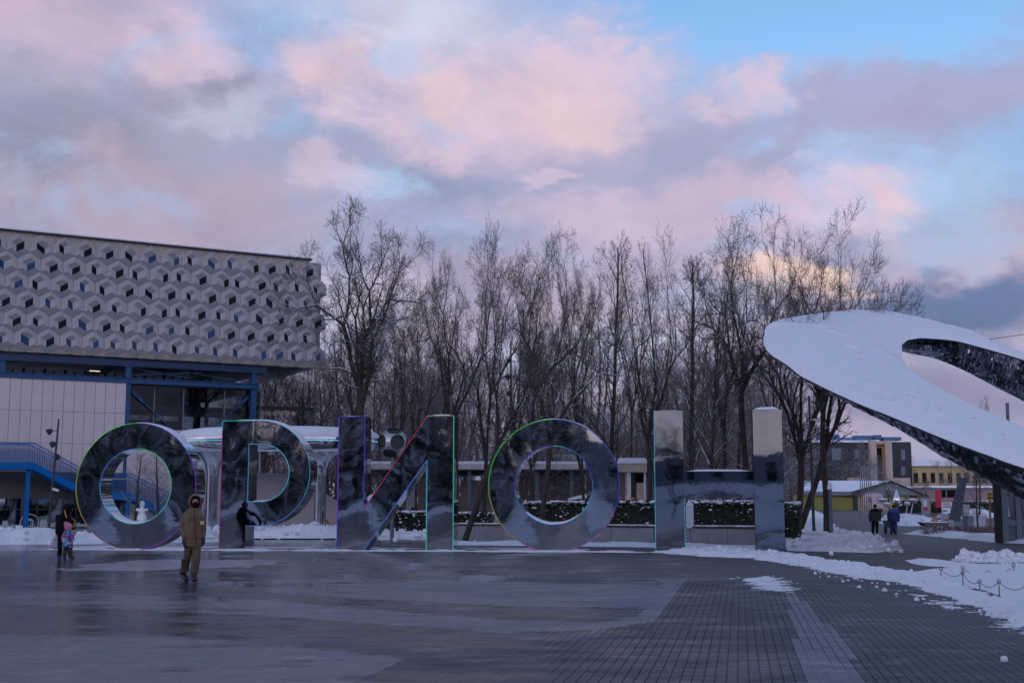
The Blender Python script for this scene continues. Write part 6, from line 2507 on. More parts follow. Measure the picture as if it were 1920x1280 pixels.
def small_sign():
    Y = 60.0
    p = at(1187, 945, Y)
    t = thing('orange_sign', 'tiny orange square sign standing just above the hedge top', 'sign', (p.x, Y, 0.5))
    q = MB()
    box_px(q, 1182.5, 1189.5, 933, 940, Y, 0.04)
    q.build('plate', M('orange_plate', (0.75, 0.22, 0.03), 0.5), t)
    q = MB()
    q.tube([(p.x, Y + 0.03, 0.5), (p.x, Y + 0.03, at(1187, 936, Y).z)], 0.02, 6)
    q.build('stake', MAT['dark'], t)


small_sign()


# ------------------------------------------------------------------ distance
def far_buildings():
    # cream classical block seen between trunks
    Y = 150.0
    t = thing('cream_building', 'tall cream building glimpsed through the trees behind the second ring letter', 'building', (at(1090, 950, Y).x, Y, gzf(Y)))
    q = MB()
    box_px(q, 950, 1236, 815, 962, Y, 8)
    q.build('wall', M('warm_cream_wall', (0.58, 0.42, 0.26), 0.85, 0, 0.12, 0.5), t)
    for i in range(17):
        q = MB()
        x = 958 + i * 16.6
        box_px(q, x, x + 6.5, 824, 866, Y - 0.12, 0.3)
        q.build('window', glasspane_dark, t)
    q = MB()
    box_px(q, 947, 1239, 812, 816, Y - 0.5, 9)
    q.build('roof_snow', MAT['snow_smooth'], t)
    # greenhouse pavilion
    Y = 168.0
    u = pxm(Y)
    t = thing('glass_vault_pavilion', 'ornate golden pavilion with arched doors under a blue glass vault', 'building', (at(1345, 950, Y).x, Y, gzf(Y)))
    gold = M('carved_gold_stone', (0.62, 0.44, 0.20), 0.7, 0, 0.45, 2.4, 0.8, 6, 0.1, 0.2)
    q = MB()
    box_px(q, 1245, 1440, 838, 962, Y, 9)
    q.build('wall', gold, t)
    q = MB()
    rr = random.Random(6)
    x = 1244
    while x < 1438:                                      # carved wheat sheaf parapet
        w = rr.uniform(8, 13)
        h = rr.uniform(16, 34)
        a = [at(x + dx * w, 840 - dy * h, Y - 0.3) for dx, dy in ((0, 0), (1, 0), (1.05, .45), (.8, .6), (.85, .8), (.5, 1), (.15, .8), (.2, .6), (-.05, .45))]
        q.prism([(p.x, p.z) for p in a], 0, 0.8, xf=lambda X, Z, y: (X, Y - 0.3 + y, Z))
        x += w * 0.93
    q.build('carved_parapet', gold, t)
    for i in range(10):
        q = MB()
        cx = 1256 + i * 19.5
        pts = [(cx - 5, 905), (cx + 5, 905), (cx + 5, 848), (cx + 3.5, 842), (cx, 838), (cx - 3.5, 842), (cx - 5, 848)]
        a = [at(px, py, Y - 0.3) for px, py in pts]
        q.prism([(p.x, p.z) for p in a], 0, 0.2, xf=lambda X, Z, y: (X, Y - 0.12 + y, Z))
        q.build('arched_door', MAT['dark'], t)
    gl = M('blue_vault_glass', (0.09, 0.19, 0.30), 0.15, 0.0, 0.3, 0.8)
    fr = M('blue_vault_frame', (0.04, 0.16, 0.42), 0.4)
    c = at(1345, 838, Y + 3)
    rv = 54 * u
    q = MB()
    n = 20
    prof = [(c.x + rv * math.cos(math.pi * k / n), c.z + 0.5 + 1.38 * rv * math.sin(math.pi * k / n)) for k in range(n + 1)]
    q.prism(prof, 0, 6, xf=lambda X, Z, y: (X, Y + 3 + y, Z))
    q.build('glass_vault', gl, t)
    q = MB()
    for k in range(1, n, 2):
        x, z = prof[k]
        q.box((x, Y + 2.93, (z + c.z) / 2), (0.09, 0.10, z - c.z))
    for k in range(1, 8):
        z = c.z + 0.5 + 1.38 * rv * k / 8
        half = rv * math.sqrt(max(0, 1 - (k / 8) ** 2))
        q.box((c.x, Y + 2.90, z), (2 * half, 0.06, 0.09))
    for k in range(n):
        q.bar((prof[k][0], Y + 2.9, prof[k][1]), (prof[k + 1][0], Y + 2.9, prof[k + 1][1]), 0.16)
    q.build('vault_frame', fr, t)
    q = MB()
    box_px(q, 1322, 1392, 783, 797, Y + 2.7, 0.2)
    q.build('gold_band', gold, t)
    # dark modern building with a pale portal
    Y = 262.0
    t = thing('dark_glass_building', 'long dark glass building with a pale stone portal and ornamented gold frame', 'building', (at(1640, 950, Y).x, Y, gzf(Y)))
    dk = M('dark_cladding', (0.022, 0.027, 0.032), 0.3, 0, 0.2, 0.2)
    st = M('pale_portal_stone', (0.47, 0.37, 0.31), 0.7, 0, 0.08, 0.3)
    n = 0
    for (x0, x1, y0) in ((1505, 1595, 829), (1595, 1634, 826), (1671, 1707, 828)):
        k = int((x1 - x0) / 9.5)
        for i in range(k):
            for (ya, yb) in ((y0, y0 + 17), (y0 + 17, y0 + 34), (y0 + 34, y0 + 51), (y0 + 51, 897)):
                q = MB()
                a = x0 + (x1 - x0) * i / k
                box_px(q, a + 0.12, a + (x1 - x0) / k - 0.12, ya + 0.12, yb - 0.12, Y, 0.6)
                q.build('cladding_panel', dk, t)
    q = MB()
    box_px(q, 1505, 1708, 830, 962, Y + 0.4, 18)
    q.build('wall', MAT['black'], t)
    for (x0, x1, y0, y1) in ((1603, 1611, 843, 859), (1690, 1697, 843, 862), (1690, 1697, 874, 891), (1560, 1576, 840, 862)):
        q = MB()
        box_px(q, x0, x1, y0, y1, Y - 0.1, 0.3)
        q.build('window', M('grey_sky_pane', (0.14, 0.17, 0.19), 0.1), t)
    for (x0, x1, y0, y1, d) in ((1634, 1643, 825, 900, 1.6), (1662, 1672, 825, 900, 1.6), (1643, 1662, 827, 832, 1.2)):
        q = MB()
        box_px(q, x0, x1, y0, y1, Y - d, d + 1)
        q.build('portal_pier', st, t)
    q = MB()
    box_px(q, 1643, 1662, 832, 839, Y - 0.8, 0.8)
    box_px(q, 1656, 1662, 839, 899, Y - 0.8, 0.8)
    q.build('portal_frame', M('gold_brown_ornament', (0.40, 0.20, 0.05), 0.5), t)
    q = MB()
    for i in range(16):
        x, y = (1644 + i * 3.6, 835.5) if i < 5 else (1659.3, 842 + (i - 5) * 5.2)
        c = at(x, y, Y - 0.85)
        q.lathe([(1.7 * pxm(Y), -0.02), (1.0 * pxm(Y), 0.03)], c, 8, mat=Matrix.Rotation(R(90), 3, 'X'))
    q.build('portal_rings', MAT['dark'], t)
    q = MB()
    box_px(q, 1644, 1655, 840, 899, Y - 0.3, 0.3)
    q.build('portal_glass', glasspane_dark, t)
    q = MB()
    box_px(q, 1672, 1707, 895.5, 912, Y - 0.6, 1)
    box_px(q, 1590, 1634, 895, 905, Y - 0.6, 1)
    q.build('stone_plinth', st, t)
    q = MB()
    box_px(q, 1504, 1634, 825, 829, Y - 0.2, 18)
    q.build('roof_snow', MAT['snow_smooth'], t)
    for (x0, x1, y0, y1) in ((1536, 1552, 812, 826), (1556, 1574, 814, 826), (1575, 1600, 820, 826), (1604, 1634, 816, 825), (1640, 1653, 815, 823), (1656, 1690, 819, 825)):
        q = MB()
        box_px(q, x0, x1, y0, y1, Y + 5, 3)
        q.build('roof_unit', M('blue_roof_unit', (0.06, 0.16, 0.30), 0.5), t)
    # yellow classical house behind the ring
    Y = 300.0
    t = thing('yellow_house', 'yellow house with dark windows half hidden under the snow covered ring', 'building', (at(1770, 950, Y).x, Y, gzf(Y)))
    q = MB()
    box_px(q, 1706, 1925, 872, 962, Y, 10)
    q.build('wall', M('yellow_render', (0.50, 0.36, 0.15), 0.85, 0, 0.1, 0.3), t)
    for i in range(13):
        q = MB()
        x = 1714 + i * 16
        box_px(q, x, x + 7, 886, 905, Y - 0.1, 0.3)
        q.build('window', glasspane_dark, t)
    q = MB()
    box_px(q, 1702, 1930, 862, 873, Y - 1, 12)
    q.build('roof_snow', MAT['snow_smooth'], t)
    # low pinkish pavilion right of the kiosk
    Y = 205.0
    t = thing('pink_pavilion', 'low pinkish flat roofed pavilion right of the yellow kiosk', 'building', (at(1780, 950, Y).x, Y, gzf(Y)))
    q = MB()
    box_px(q, 1722, 1925, 913, 962, Y, 6)
    q.build('wall', M('dusky_pink_wall', (0.25, 0.18, 0.18), 0.8, 0, 0.15, 0.3), t)
    q = MB()
    box_px(q, 1718, 1928, 910, 914, Y - 0.6, 7)
    q.build('roof_snow', MAT['snow_smooth'], t)
    for x in (1766, 1776, 1784):
        q = MB()
        box_px(q, x, x + 7, 918, 932, Y - 0.1, 0.3)
        q.build('window', glasspane_dark, t)
    # yellow kiosk with a corrugated gable
    Y = 188.0
    t = thing('yellow_kiosk', 'low yellow kiosk under a grey corrugated gable and a snowy roof', 'kiosk', (at(1620, 950, Y).x, Y, gzf(Y)))
    yel = M('mustard_yellow_wall', (0.25, 0.225, 0.05), 0.7, 0, 0.12, 0.4)
    yel2 = M('pale_yellow_wall', (0.40, 0.32, 0.12), 0.7, 0, 0.1, 0.4)
    q = MB()
    box_px(q, 1505, 1597, 927, 958, Y, 6)
    q.build('side_wall', yel, t)
    q = MB()
    box_px(q, 1597, 1736, 927, 958, Y + 0.1, 6)
    q.build('front_wall', yel2, t)
    q = MB()
    P = [at(a, b, Y - 0.4) for a, b in ((1593, 928), (1736, 928), (1670, 902.5))]
    q.prism([(p.x, p.z) for p in P], 0, 0.5, xf=lambda X, Z, y: (X, Y - 0.4 + y, Z))
    q.build('gable', M('corrugated_grey', (0.26, 0.30, 0.34), 0.5), t)
    q = MB()
    for i in range(40):
        f = (i + 0.5) / 40
        x = 1593 + 143 * f
        top = 928 - 25.5 * (f * 143 / 77 if f < 77 / 143 else (1 - f) * 143 / 66)
        a, b = at(x, 928, Y - 0.45), at(x, top, Y - 0.45)
        q.box((a.x, Y - 0.44, (a.z + b.z) / 2), (0.09, 0.06, max(0.02, b.z - a.z)))
    o = q.build('corrugation_ribs', MAT['grey'], t)
    o['kind'] = 'stuff'
    q = MB()
    for (a, b, c, d) in ((1590, 930, 1670, 901.5), (1670, 901.5, 1742, 931)):
        q.bar(at(a, b, Y - 0.6), at(c, d, Y - 0.6), 0.4, 0.14)
    q.build('gable_trim', M('brown_trim', (0.06, 0.035, 0.025), 0.7), t)
    q = MB()
    P = [at(1505, 921, Y - 0.6), at(1596, 921, Y - 0.6), at(1668, 901, Y - 0.3), at(1668, 900.5, Y + 5), at(1505, 900.5, Y + 5)]
    q.add(P, [(0, 1, 2, 3, 4)])
    q.build('roof_snow', MAT['snow_smooth'], t, fix=False)
    q = MB()
    box_px(q, 1505, 1597, 921, 928, Y - 0.55, 0.2)
    q.build('eaves', MAT['grey'], t)
    for (x0, x1, y0, y1, nm, m) in ((1600, 1608, 930, 956, 'door', MAT['dark']), (1656, 1667, 930, 939, 'window', MAT['grey']), (1671, 1681, 930, 939, 'window', MAT['grey']), (1698, 1705, 930, 939, 'window', MAT['grey']), (1708, 1720, 928.5, 940, 'shutter', M('brown_shutter', (0.13, 0.06, 0.02), 0.7)), (1724, 1731, 930, 939, 'window', MAT['grey'])):
        q = MB()
        box_px(q, x0, x1, y0, y1, Y - 0.06, 0.2)
        q.build(nm, m, t)


far_buildings()


def right_side_things():
    # flag pole rack
    Y = 138.0
    t = thing('flagpole_rack', 'row of six bare steel flagpoles joined by a thin top frame', 'flagpoles', (at(1622, 960, Y).x, Y, gzf(Y)))
    for i in range(6):
        q = MB()
        a, b = at(1613.5 + i * 4, 962 + (i % 3), Y), at(1613 + i * 3.9, 874, Y)
        q.tube([(a.x, Y, gzf(Y)), (b.x, Y, b.z)], 0.055, 6)
        q.build('pole', MAT['chrome'], t)
    q = MB()
    q.bar(at(1599, 876, Y - 0.1), at(1648, 872, Y - 0.1), 0.06)
    q.bar(at(1612, 872, Y + 0.6), at(1652, 871, Y + 0.6), 0.06)
    q.build('top_frame', MAT['steelgrey'], t)
    # white rounded food trailer
    Y = 160.0
    t = thing('food_trailer', 'small rounded silvery white food trailer behind the flagpoles', 'trailer', (at(1645, 955, Y).x, Y, gzf(Y)))
    a, b = at(1628, 951, Y), at(1657, 924, Y)
    w, h = b.x - a.x, b.z - a.z
    prof = [(0, 0), (w, 0), (w, h * 0.55), (w * 0.95, h * 0.8), (w * 0.8, h * 0.97), (w * 0.6, h), (w * 0.15, h), (0, h * 0.8)]
    q = MB()
    q.prism(prof, 0, 2.2, xf=lambda X, Z, y: (a.x + X, Y + y, a.z + Z))
    q.build('body', M('pearly_white_shell', (0.52, 0.44, 0.46), 0.35), t)
    q = MB()
    box_px(q, 1643, 1653, 930, 943, Y - 0.04, 0.1)
    q.build('hatch', M('pale_hatch', (0.40, 0.33, 0.36), 0.4), t)
    q = MB()
    box_px(q, 1628, 1634, 931, 942, Y - 0.05, 0.1)
    q.build('poster', M('pink_red_poster', (0.40, 0.06, 0.12), 0.5), t)
    q = MB()
    for px in (1634, 1651):
        c = at(px, 953, Y)
        q.lathe([(0.26, -0.1), (0.26, 0.1)], (c.x, Y + 0.1, gzf(Y) + 0.26), 12, mat=Matrix.Rotation(R(90), 3, 'X'))
    q.build('wheels', MAT['black'], t)
    # mushroom tables
    for i, (px, py, w, Y, bx) in enumerate(((1655, 937, 18, 136.0, 1661), (1663, 945, 13, 128.0, 1667), (1712, 937.5, 17, 136.0, 1706), (1701, 944, 12, 128.0, 1698))):
        c, f = at(px, py, Y), at(bx, 960, Y)
        lab = ('left and higher', 'left and lower', 'right and higher', 'right and lower')[i]
        t = thing('disc_table', 'pale disc table on a curved leg, %s beside the rocket sculpture' % lab, 'table', (f.x, Y, gzf(Y)), 0, 'pale disc tables')
        q = MB()
        r_ = w / 2 * pxm(Y)
        q.lathe([(r_ * 0.5, -0.22), (r_ * 0.95, -0.06), (r_, 0.04), (r_ * 0.9, 0.10)], c, 18)
        q.build('disc', MAT['lightgrey'], t, True)
        q = MB()
        q.lathe([(r_ * 0.9, 0.10), (r_ * 0.7, 0.16), (0.1, 0.2)], c, 18)
        q.build('snow_cap', MAT['snow_smooth'], t, True)
        q = MB()
        g_ = gzf(Y)
        q.tube([(f.x, Y, g_), ((f.x * 0.55 + c.x * 0.45), Y, g_ + (c.z - g_) * 0.35), ((f.x * 0.1 + c.x * 0.9), Y, g_ + (c.z - g_) * 0.8), (c.x, Y, c.z - 0.15)], 0.07, 8)
        q.build('leg', MAT['lightgrey'], t, True)
    # rocket shaped play sculpture
    Y = 130.0
    p = at(1682, 960, Y)
    u = pxm(Y)
    t = thing('rocket_sculpture', 'chrome droplet sculpture with a pointed top between the disc tables', 'sculpture', (p.x, Y, gzf(Y)))
    q = MB()
    z = at(1682, 960, Y).z
    q.lathe([(2 * u, 0), (2.2 * u, 8 * u), (5 * u, 14 * u), (7.5 * u, 20 * u), (5.5 * u, 27 * u), (3 * u, 33 * u), (1.6 * u, 38 * u), (0.3 * u, 42 * u)], (p.x, Y, z), 18)
    q.build('body', MAT['chrome'], t, True)
    q = MB()
    q.tube([(p.x + 5 * u, Y, z + 18 * u), (p.x + 8.5 * u, Y, z + 20 * u), (p.x + 9 * u, Y, z + 15 * u), (p.x + 5 * u, Y, z + 11 * u)], 0.6 * u, 6)
    q.build('handle', MAT['chrome'], t, True)
    # information totem
    Y = 118.0
    t = thing('info_totem', 'upright grey information board with a pale map and a red foot panel', 'sign', (at(1736, 966, Y).x, Y, gzf(Y)))
    q = MB()
    box_px(q, 1729, 1742, 933, 969, Y, 0.12)
    q.build('board', M('blue_grey_board', (0.20, 0.25, 0.30), 0.5), t)
    q = MB()
    box_px(q, 1742.2, 1744.6, 933, 969, Y + 0.02, 0.2)
    q.build('wood_edge', MAT['wood'], t)
    q = MB()
    box_px(q, 1731.5, 1738, 936.5, 949, Y - 0.02, 0.02)
    q.build('map_panel', M('pale_map_print', (0.52, 0.56, 0.50), 0.5), t)
    q = MB()
    box_px(q, 1731.5, 1739.5, 950.5, 956.5, Y - 0.02, 0.02)
    q.build('red_panel', M('red_print', (0.36, 0.02, 0.05), 0.5), t)
    # red banner frame
    Y = 150.0
    t = thing('red_banner', 'tall narrow red banner board in front of the pinkish pavilion', 'banner', (at(1760, 955, Y).x, Y, gzf(Y)))
    q = MB()
    box_px(q, 1755, 1764.5, 919, 951, Y, 0.15)
    q.build('banner_sheet', M('banner_red', (0.48, 0.012, 0.03), 0.5), t)
    q = MB()
    for px in (1755.4, 1764):
        a, b = at(px, 955, Y + 0.2), at(px, 918, Y + 0.2)
        q.tube([(a.x, Y + 0.2, gzf(Y)), (b.x, Y + 0.2, b.z)], 0.04, 6)
    q.build('posts', MAT['dark'], t)
    # white rail fence piece
    Y = 140.0
    t = thing('rail_fence', 'short pale rail fence right of the red banner', 'fence', (at(1775, 955, Y).x, Y, gzf(Y)))
    for y in (942, 947, 952):
        q = MB()
        q.bar(at(1766, y, Y), at(1785, y, Y), 0.06, 0.08)
        q.build('rail', MAT['white'], t)
    for px in (1767, 1784):
        q = MB()
        box_px(q, px - 0.6, px + 0.6, 941, 958, Y + 0.08, 0.08)
        q.build('post', MAT['white'], t)
    hedge('dark hedge behind the information board', [gp2(1683, 152), gp2(1730, 152)], 1.5, 1.0, 31, 'distant low hedges', 0.1, 500)
    hedge('dark hedge right of the information board', [gp2(1744, 152), gp2(1764, 152)], 1.5, 1.0, 32, 'distant low hedges', 0.1, 500)
    hedge('dark hedge to the right of the slanted ring support', [gp2(1786, 146), gp2(1872, 146)], 1.4, 1.0, 33, 'distant low hedges', 0.1, 500)
    # red twig beds
    hedge('bed of bare red twigs beside the far bench', [gp2(1752, 71), gp2(1885, 67)], 0.38, 3.0, 34, 'beds of bare red twigs', 0.0, 800, True)
    hedge('bed of bare red twigs behind the information board', [gp2(1744, 112), gp2(1850, 112)], 0.55, 2.2, 35, 'beds of bare red twigs', 0.0, 300, True)
    snow_field('snow_bank', GP((1640, 983), (1735, 981), (1752, 984), (1740, 990), (1660, 990)), 0.45, 2.0, 0.2, MAT['snow'], 'rough heap of snow in front of the disc tables', 0.75, 0.45, 1.2, 0.4, 71, chunks=130, csize=0.3)
    snow_field('snow_bank', GP((1755, 976), (1870, 973), (1880, 979), (1760, 983)), 0.6, 2.0, 0.25, MAT['snow'], 'snow at the foot of the slanted ring support', 0.6, 0.4, 1.2, 0.4, 72)
    snow_field('snow_bed', GP((1748, 1001), (1885, 1006), (1890, 996), (1756, 992)), 0.10, 0.5, 0.12, MAT['snow'], 'thin snow lying among the red twigs of the near bed', 0.4, 0.8, 0.5, 0.6, 73)
    # slanted ring support
    Y = 92.0
    a, b = at(1794, 976, Y), at(1811, 905, Y)
    t = thing('ring_support', 'slanted dark blue grey blade rising from the snow to the ring', 'support', (a.x, Y, gzf(Y)))
    q = MB()
    P = [at(x, y, Y) for x, y in ((1784, 977), (1800, 977), (1814, 895), (1805, 895))]
    q.prism([(p.x, max(p.z, gzf(Y) - 0.1)) for p in P], 0, 0.8, xf=lambda X, Z, y: (X, Y + y, Z))
    q.build('blade', M('dark_blue_grey_steel', (0.040, 0.055, 0.075), 0.6), t)
    # grey cabinets
    for (px0, px1, y0, y1, Y, lab) in ((1815, 1847, 966, 992, 80.0, 'two tone grey cabinet on the red twig bed'), (1802, 1818, 947, 964, 118.0, 'smaller grey cabinet right of the slanted ring support')):
        t = thing('cabinet', lab, 'cabinet', (at((px0 + px1) / 2, y1, Y).x, Y, gzf(Y)), 0, 'grey utility cabinets')
        xm = px0 + (px1 - px0) * 0.36
        q = MB()
        box_px(q, px0, xm, y0, y1 + 4, Y + 0.02, 0.8)
        q.build('side_panel', MAT['steelgrey'], t)
        q = MB()
        box_px(q, xm, px1, y0, y1 + 4, Y, 0.85)
        q.build('casing', MAT['lightgrey'], t)
        q = MB()
        box_px(q, px0 - .3, px1 + .3, y0 - 1.2, y0 - 0.1, Y - 0.02, 0.9)
        q.build('snow_cap', MAT['snow_smooth'], t)
    # far bench
    Y = 84.0
    p = at(1752, 970, Y)
    u = pxm(Y)
    t = thing('round_bench', 'far low bench with two orange round backs and a concrete end block', 'bench', (p.x, Y, gzf(Y)))
    q = MB()
    P = [at(x, y, Y) for x, y in ((1729, 979), (1786, 979), (1781, 984), (1744, 987), (1735, 985))]
    q.prism([(v.x, v.z) for v in P], 0, 1.0, xf=lambda X, Z, y: (X, Y + y, Z))
    q.build('seat_bowl', M('dark_bench_shell', (0.09, 0.075, 0.07), 0.6), t)
    q = MB()
    box_px(q, 1729, 1786, 977.6, 979.2, Y - 0.03, 1.0)
    q.build('seat_snow', MAT['snow_smooth'], t)
    for cx in (1752.5, 1774.5):
        q = MB()
        c = at(cx, 978, Y + 0.7)
        n = 14
        q.prism([(c.x + 6.3 * u * math.cos(math.pi * k / n), c.z + 6.8 * u * math.sin(math.pi * k / n)) for k in range(n + 1)], 0, 0.08, xf=lambda X, Z, y: (X, Y + 0.7 + y, Z))
        q.build('backrest', MAT['wood'], t)
    q = MB()
    box_px(q, 1779, 1789, 974, 989, Y - 0.05, 0.9)
    q.build('end_block', MAT['concrete'], t)
    # gate house at the right edge
    Y = 55.8
    t = thing('gate_kiosk', 'blue grey metal gate house with round framed panels at the right edge', 'kiosk', (at(1900, 1018, Y).x, Y, 0))
    q = MB()
    for i in range(9):
        a = at(1868 + i * 1.6, 1018, Y)
        q.box((a.x, Y + 0.05 + (i % 2) * 0.05, 1.4), (0.028, 0.12, 2.9))
    q.build('ribbed_post', MAT['dark'], t)
    q = MB()
    for (x0, x1) in ((1882, 1888), (1908, 1912), (1932, 1938)):
        box_px(q, x0, x1, 902, 1019, Y, 0.14)
    for (y0, y1) in ((975, 985), (900, 906), (1015, 1019)):
        box_px(q, 1882, 1938, y0, y1, Y + 0.02, 0.10)
    q.build('frame', MAT['steelgrey'], t)
    for (x0, x1, y0, y1) in ((1888, 1908, 906, 975), (1912, 1932, 906, 975), (1888, 1908, 985, 1015), (1912, 1932, 985, 1015)):
        q = MB()
        box_px(q, x0, x1, y0, y1, Y + 0.10, 0.03)
        q.build('glass_panel', M('grey_gate_pane', (0.12, 0.13, 0.15), 0.12), t)
        q = MB()
        c = at((x0 + x1) / 2 + 2, y1 - (y1 - y0) * 0.5, Y + 0.06)
        rx, rz = (x1 - x0) * 0.42 * pxm(Y), (y1 - y0) * 0.44 * pxm(Y)
        q.tube([(c.x + rx * math.cos(k * math.pi / 12), Y + 0.05, c.z + rz * math.sin(k * math.pi / 12)) for k in range(25)], 0.025, 6)
        q.build('round_frame', MAT['steelgrey'], t, True)
    q = MB()
    box_px(q, 1889, 1892, 932, 968, Y + 0.06, 0.03)
    q.build('pale_strip', MAT['white'], t)
    q = MB()
    box_px(q, 1889, 1893, 968, 974, Y + 0.05, 0.03)
    q.build('red_strip', M('strip_red', (0.4, 0.02, 0.05), 0.5), t)
    q = MB()
    a, b = at(1866, 1018, Y), at(1940, 898, Y)
    q.box(((a.x + b.x) / 2, Y + 1.2, 2.85), (b.x - a.x, 2.4, 0.1))
    q.build('roof', MAT['steelgrey'], t)
    # bee figure on a stake and its young tree
    Y = 66.0
    p = at(1856, 940, Y)
    t = thing('bee_figure', 'yellow and black striped bee figure on a thin wooden stake', 'figure', (p.x, Y, 0))
    q = MB()
    q.tube([(p.x - 0.03, Y, 0), (p.x, Y, at(1856, 932, Y).z)], 0.05, 6)
    q.build('stake', M('stake_wood', (0.16, 0.085, 0.05), 0.8), t)
    c = at(1857, 930, Y)
    ye, bk = M('bee_yellow', (0.60, 0.36, 0.02), 0.5), MAT['black']
    for i in range(5):
        q = MB()
        rr_ = (4.2, 5.4, 5.6, 5.0, 3.6)[i] * pxm(Y)
        q.lathe([(rr_ * 0.93, i * 3 * pxm(Y)), (rr_, (i + 0.5) * 3 * pxm(Y)), (rr_ * 0.93, (i + 1) * 3 * pxm(Y))], (c.x, Y, c.z - 7 * pxm(Y)), 14)
        q.build('stripe', ye if i % 2 == 0 else bk, t, True)
    # wire running to the ring
    a, b = at(1850, 636.5, 58.0), at(2000, 612, 62.0)
    q = MB()
    q.tube([a, (a + b) / 2 - Vector((0, 0, 0.05)), b], 0.014, 5)
    tag(q.build('wire', MAT['black']), 'thin black wire running from the ring top to the right edge', 'wire')
    # metal post seen over the ring
    Y = 100.0
    p = at(1893, 850, Y)
    t = thing('mast', 'plain grey steel mast rising behind the ring at the right', 'mast', (p.x, Y, gzf(Y)))
    q = MB()
    q.tube([(p.x, Y, gzf(Y)), (p.x, Y, at(1893, 755, Y).z)], 0.13, 10)
    q.build('pole', MAT['steelgrey'], t, True)
    # chain fence round the lawn
    posts = [(1765, 1087, 1068), (1806, 1099, 1076), (1805.5, 1083, 1067), (1837.5, 1108, 1092), (1874, 1118, 1092), (1925, 1122, 1100), (1853, 1081, 1071), (1901.5, 1078, 1062)]
    names = ['first post of the chain fence, nearest the last letter', 'second post of the near chain, beside the ridge of snow', 'back chain post right behind the second near one', 'third post of the near chain, sunk deepest in snow', 'fourth and tallest post of the near chain', 'last post of the near chain at the right edge', 'plain back chain post without a ring', 'back chain post farthest right with a ring']
    tops = []
    rust = M('rusty_iron', (0.10, 0.065, 0.055), 0.7, 0.3)
    for i, (px, yb, yt) in enumerate(posts):
        b_ = gnd(px, yb)
        tp = at(px, yt, b_.y)
        t = thing('chain_post', names[i], 'post', (b_.x, b_.y, 0), 0, 'low chain fence posts on the lawn')
        q = MB()
        q.tube([(b_.x, b_.y, 0), (b_.x, b_.y, tp.z)], 0.009, 6)
        q.build('rod', rust, t)
        if i != 6:
            q = MB()
            r_ = 3.0 * pxm(b_.y)
            q.tube([(b_.x + r_ * math.cos(k * math.pi / 7), b_.y, tp.z + r_ + r_ * math.sin(k * math.pi / 7)) for k in range(15)], 0.008, 6)
            q.build('eye_ring', rust, t, True)
        tops.append(Vector((b_.x, b_.y, tp.z + 0.02)))
    for (a, b, lab) in ((0, 1, 'chain between the first and second near posts'), (1, 3, 'long sagging chain between the second and third near posts'), (3, 4, 'nearly level chain between the third and fourth near posts'), (4, 5, 'chain running from the tallest post to the right edge'), (2, 6, 'low back chain lying close to the snow'), (6, 7, 'back chain rising to the right hand ring post')):
        A, B = tops[a], tops[b]
        q = MB()
        q.tube([A.lerp(B, k / 8) - Vector((0, 0, 0.10 * 4 * (k / 8) * (1 - k / 8))) for k in range(9)], 0.006, 5)
        tag(q.build('chain', rust, None, True), lab, 'chain', 'chains of the low fence')


right_side_things()


def buildings_behind_viewer():
    t = thing('grey_hall', 'low grey hall behind the viewer, mirrored in the last letter', 'building', (-12, -70, 0))
    q = MB()
    q.box((-9, -74, 5.2), (30, 8, 6.4))
    q.box((-20, -73, 6.0), (5, 8, 9.0))
    q.build('wall', M('dim_grey_wall', (0.24, 0.28, 0.32), 0.7), t)
    q = MB()
    for i in range(7):
        q.box((-19 + i * 3.4, -69.95, 5.4), (1.4, 0.2, 2.2))
    q.build('windows', glasspane_dark, t)


buildings_behind_viewer()

# ------------------------------------------------------------------ people
def skin_mesh(name, nodes, edges, radii, mats, region, parent, root=0, sub=2):
    """one continuous surface grown over a skeleton; region(edge index) gives the material slot"""
    me = bpy.data.meshes.new(name + '_bones')
    me.from_pydata([tuple(n) for n in nodes], edges, [])
    o = bpy.data.objects.new(name + '_bones', me)
    C.objects.link(o)
    md = o.modifiers.new('skin', 'SKIN')
    sm = o.modifiers.new('sub', 'SUBSURF')
    sm.levels = sub
    sm.render_levels = sub
    layer = me.skin_vertices[0].data if me.skin_vertices else None
    if layer is None:
        bm = bmesh.new()
        bm.from_mesh(me)
        bm.verts.layers.skin.verify()
        bm.to_mesh(me)
        bm.free()
        layer = me.skin_vertices[0].data
    for i, r_ in enumerate(radii):
        layer[i].radius = (r_, r_) if not isinstance(r_, tuple) else r_
        layer[i].use_root = (i == root)
    bpy.context.view_layer.update()
    dg = bpy.context.evaluated_depsgraph_get()
    ev = o.evaluated_get(dg)
    out = bpy.data.meshes.new_from_object(ev)
    out.name = name
    bpy.data.objects.remove(o)
    out.materials.clear()
    for m in mats:
        out.materials.append(m)
    N_ = [Vector(n) for n in nodes]
    mi = []
    for p in out.polygons:
        c = p.center
        best, bi = 1e9, 0
        for k, (a, b) in enumerate(edges):
            ab = N_[b] - N_[a]
            t = max(0, min(1, (c - N_[a]).dot(ab) / max(ab.length_squared, 1e-9)))
            d = (c - N_[a] - ab * t).length
            if d < best:
                best, bi = d, k
        mi.append(region(bi))
    out.polygons.foreach_set('material_index', mi)
    out.polygons.foreach_set('use_smooth', [True] * len(out.polygons))
    off = root_of(parent)
    for v in out.vertices:
        v.co -= off
    ob = link(name, out, parent)
    return ob


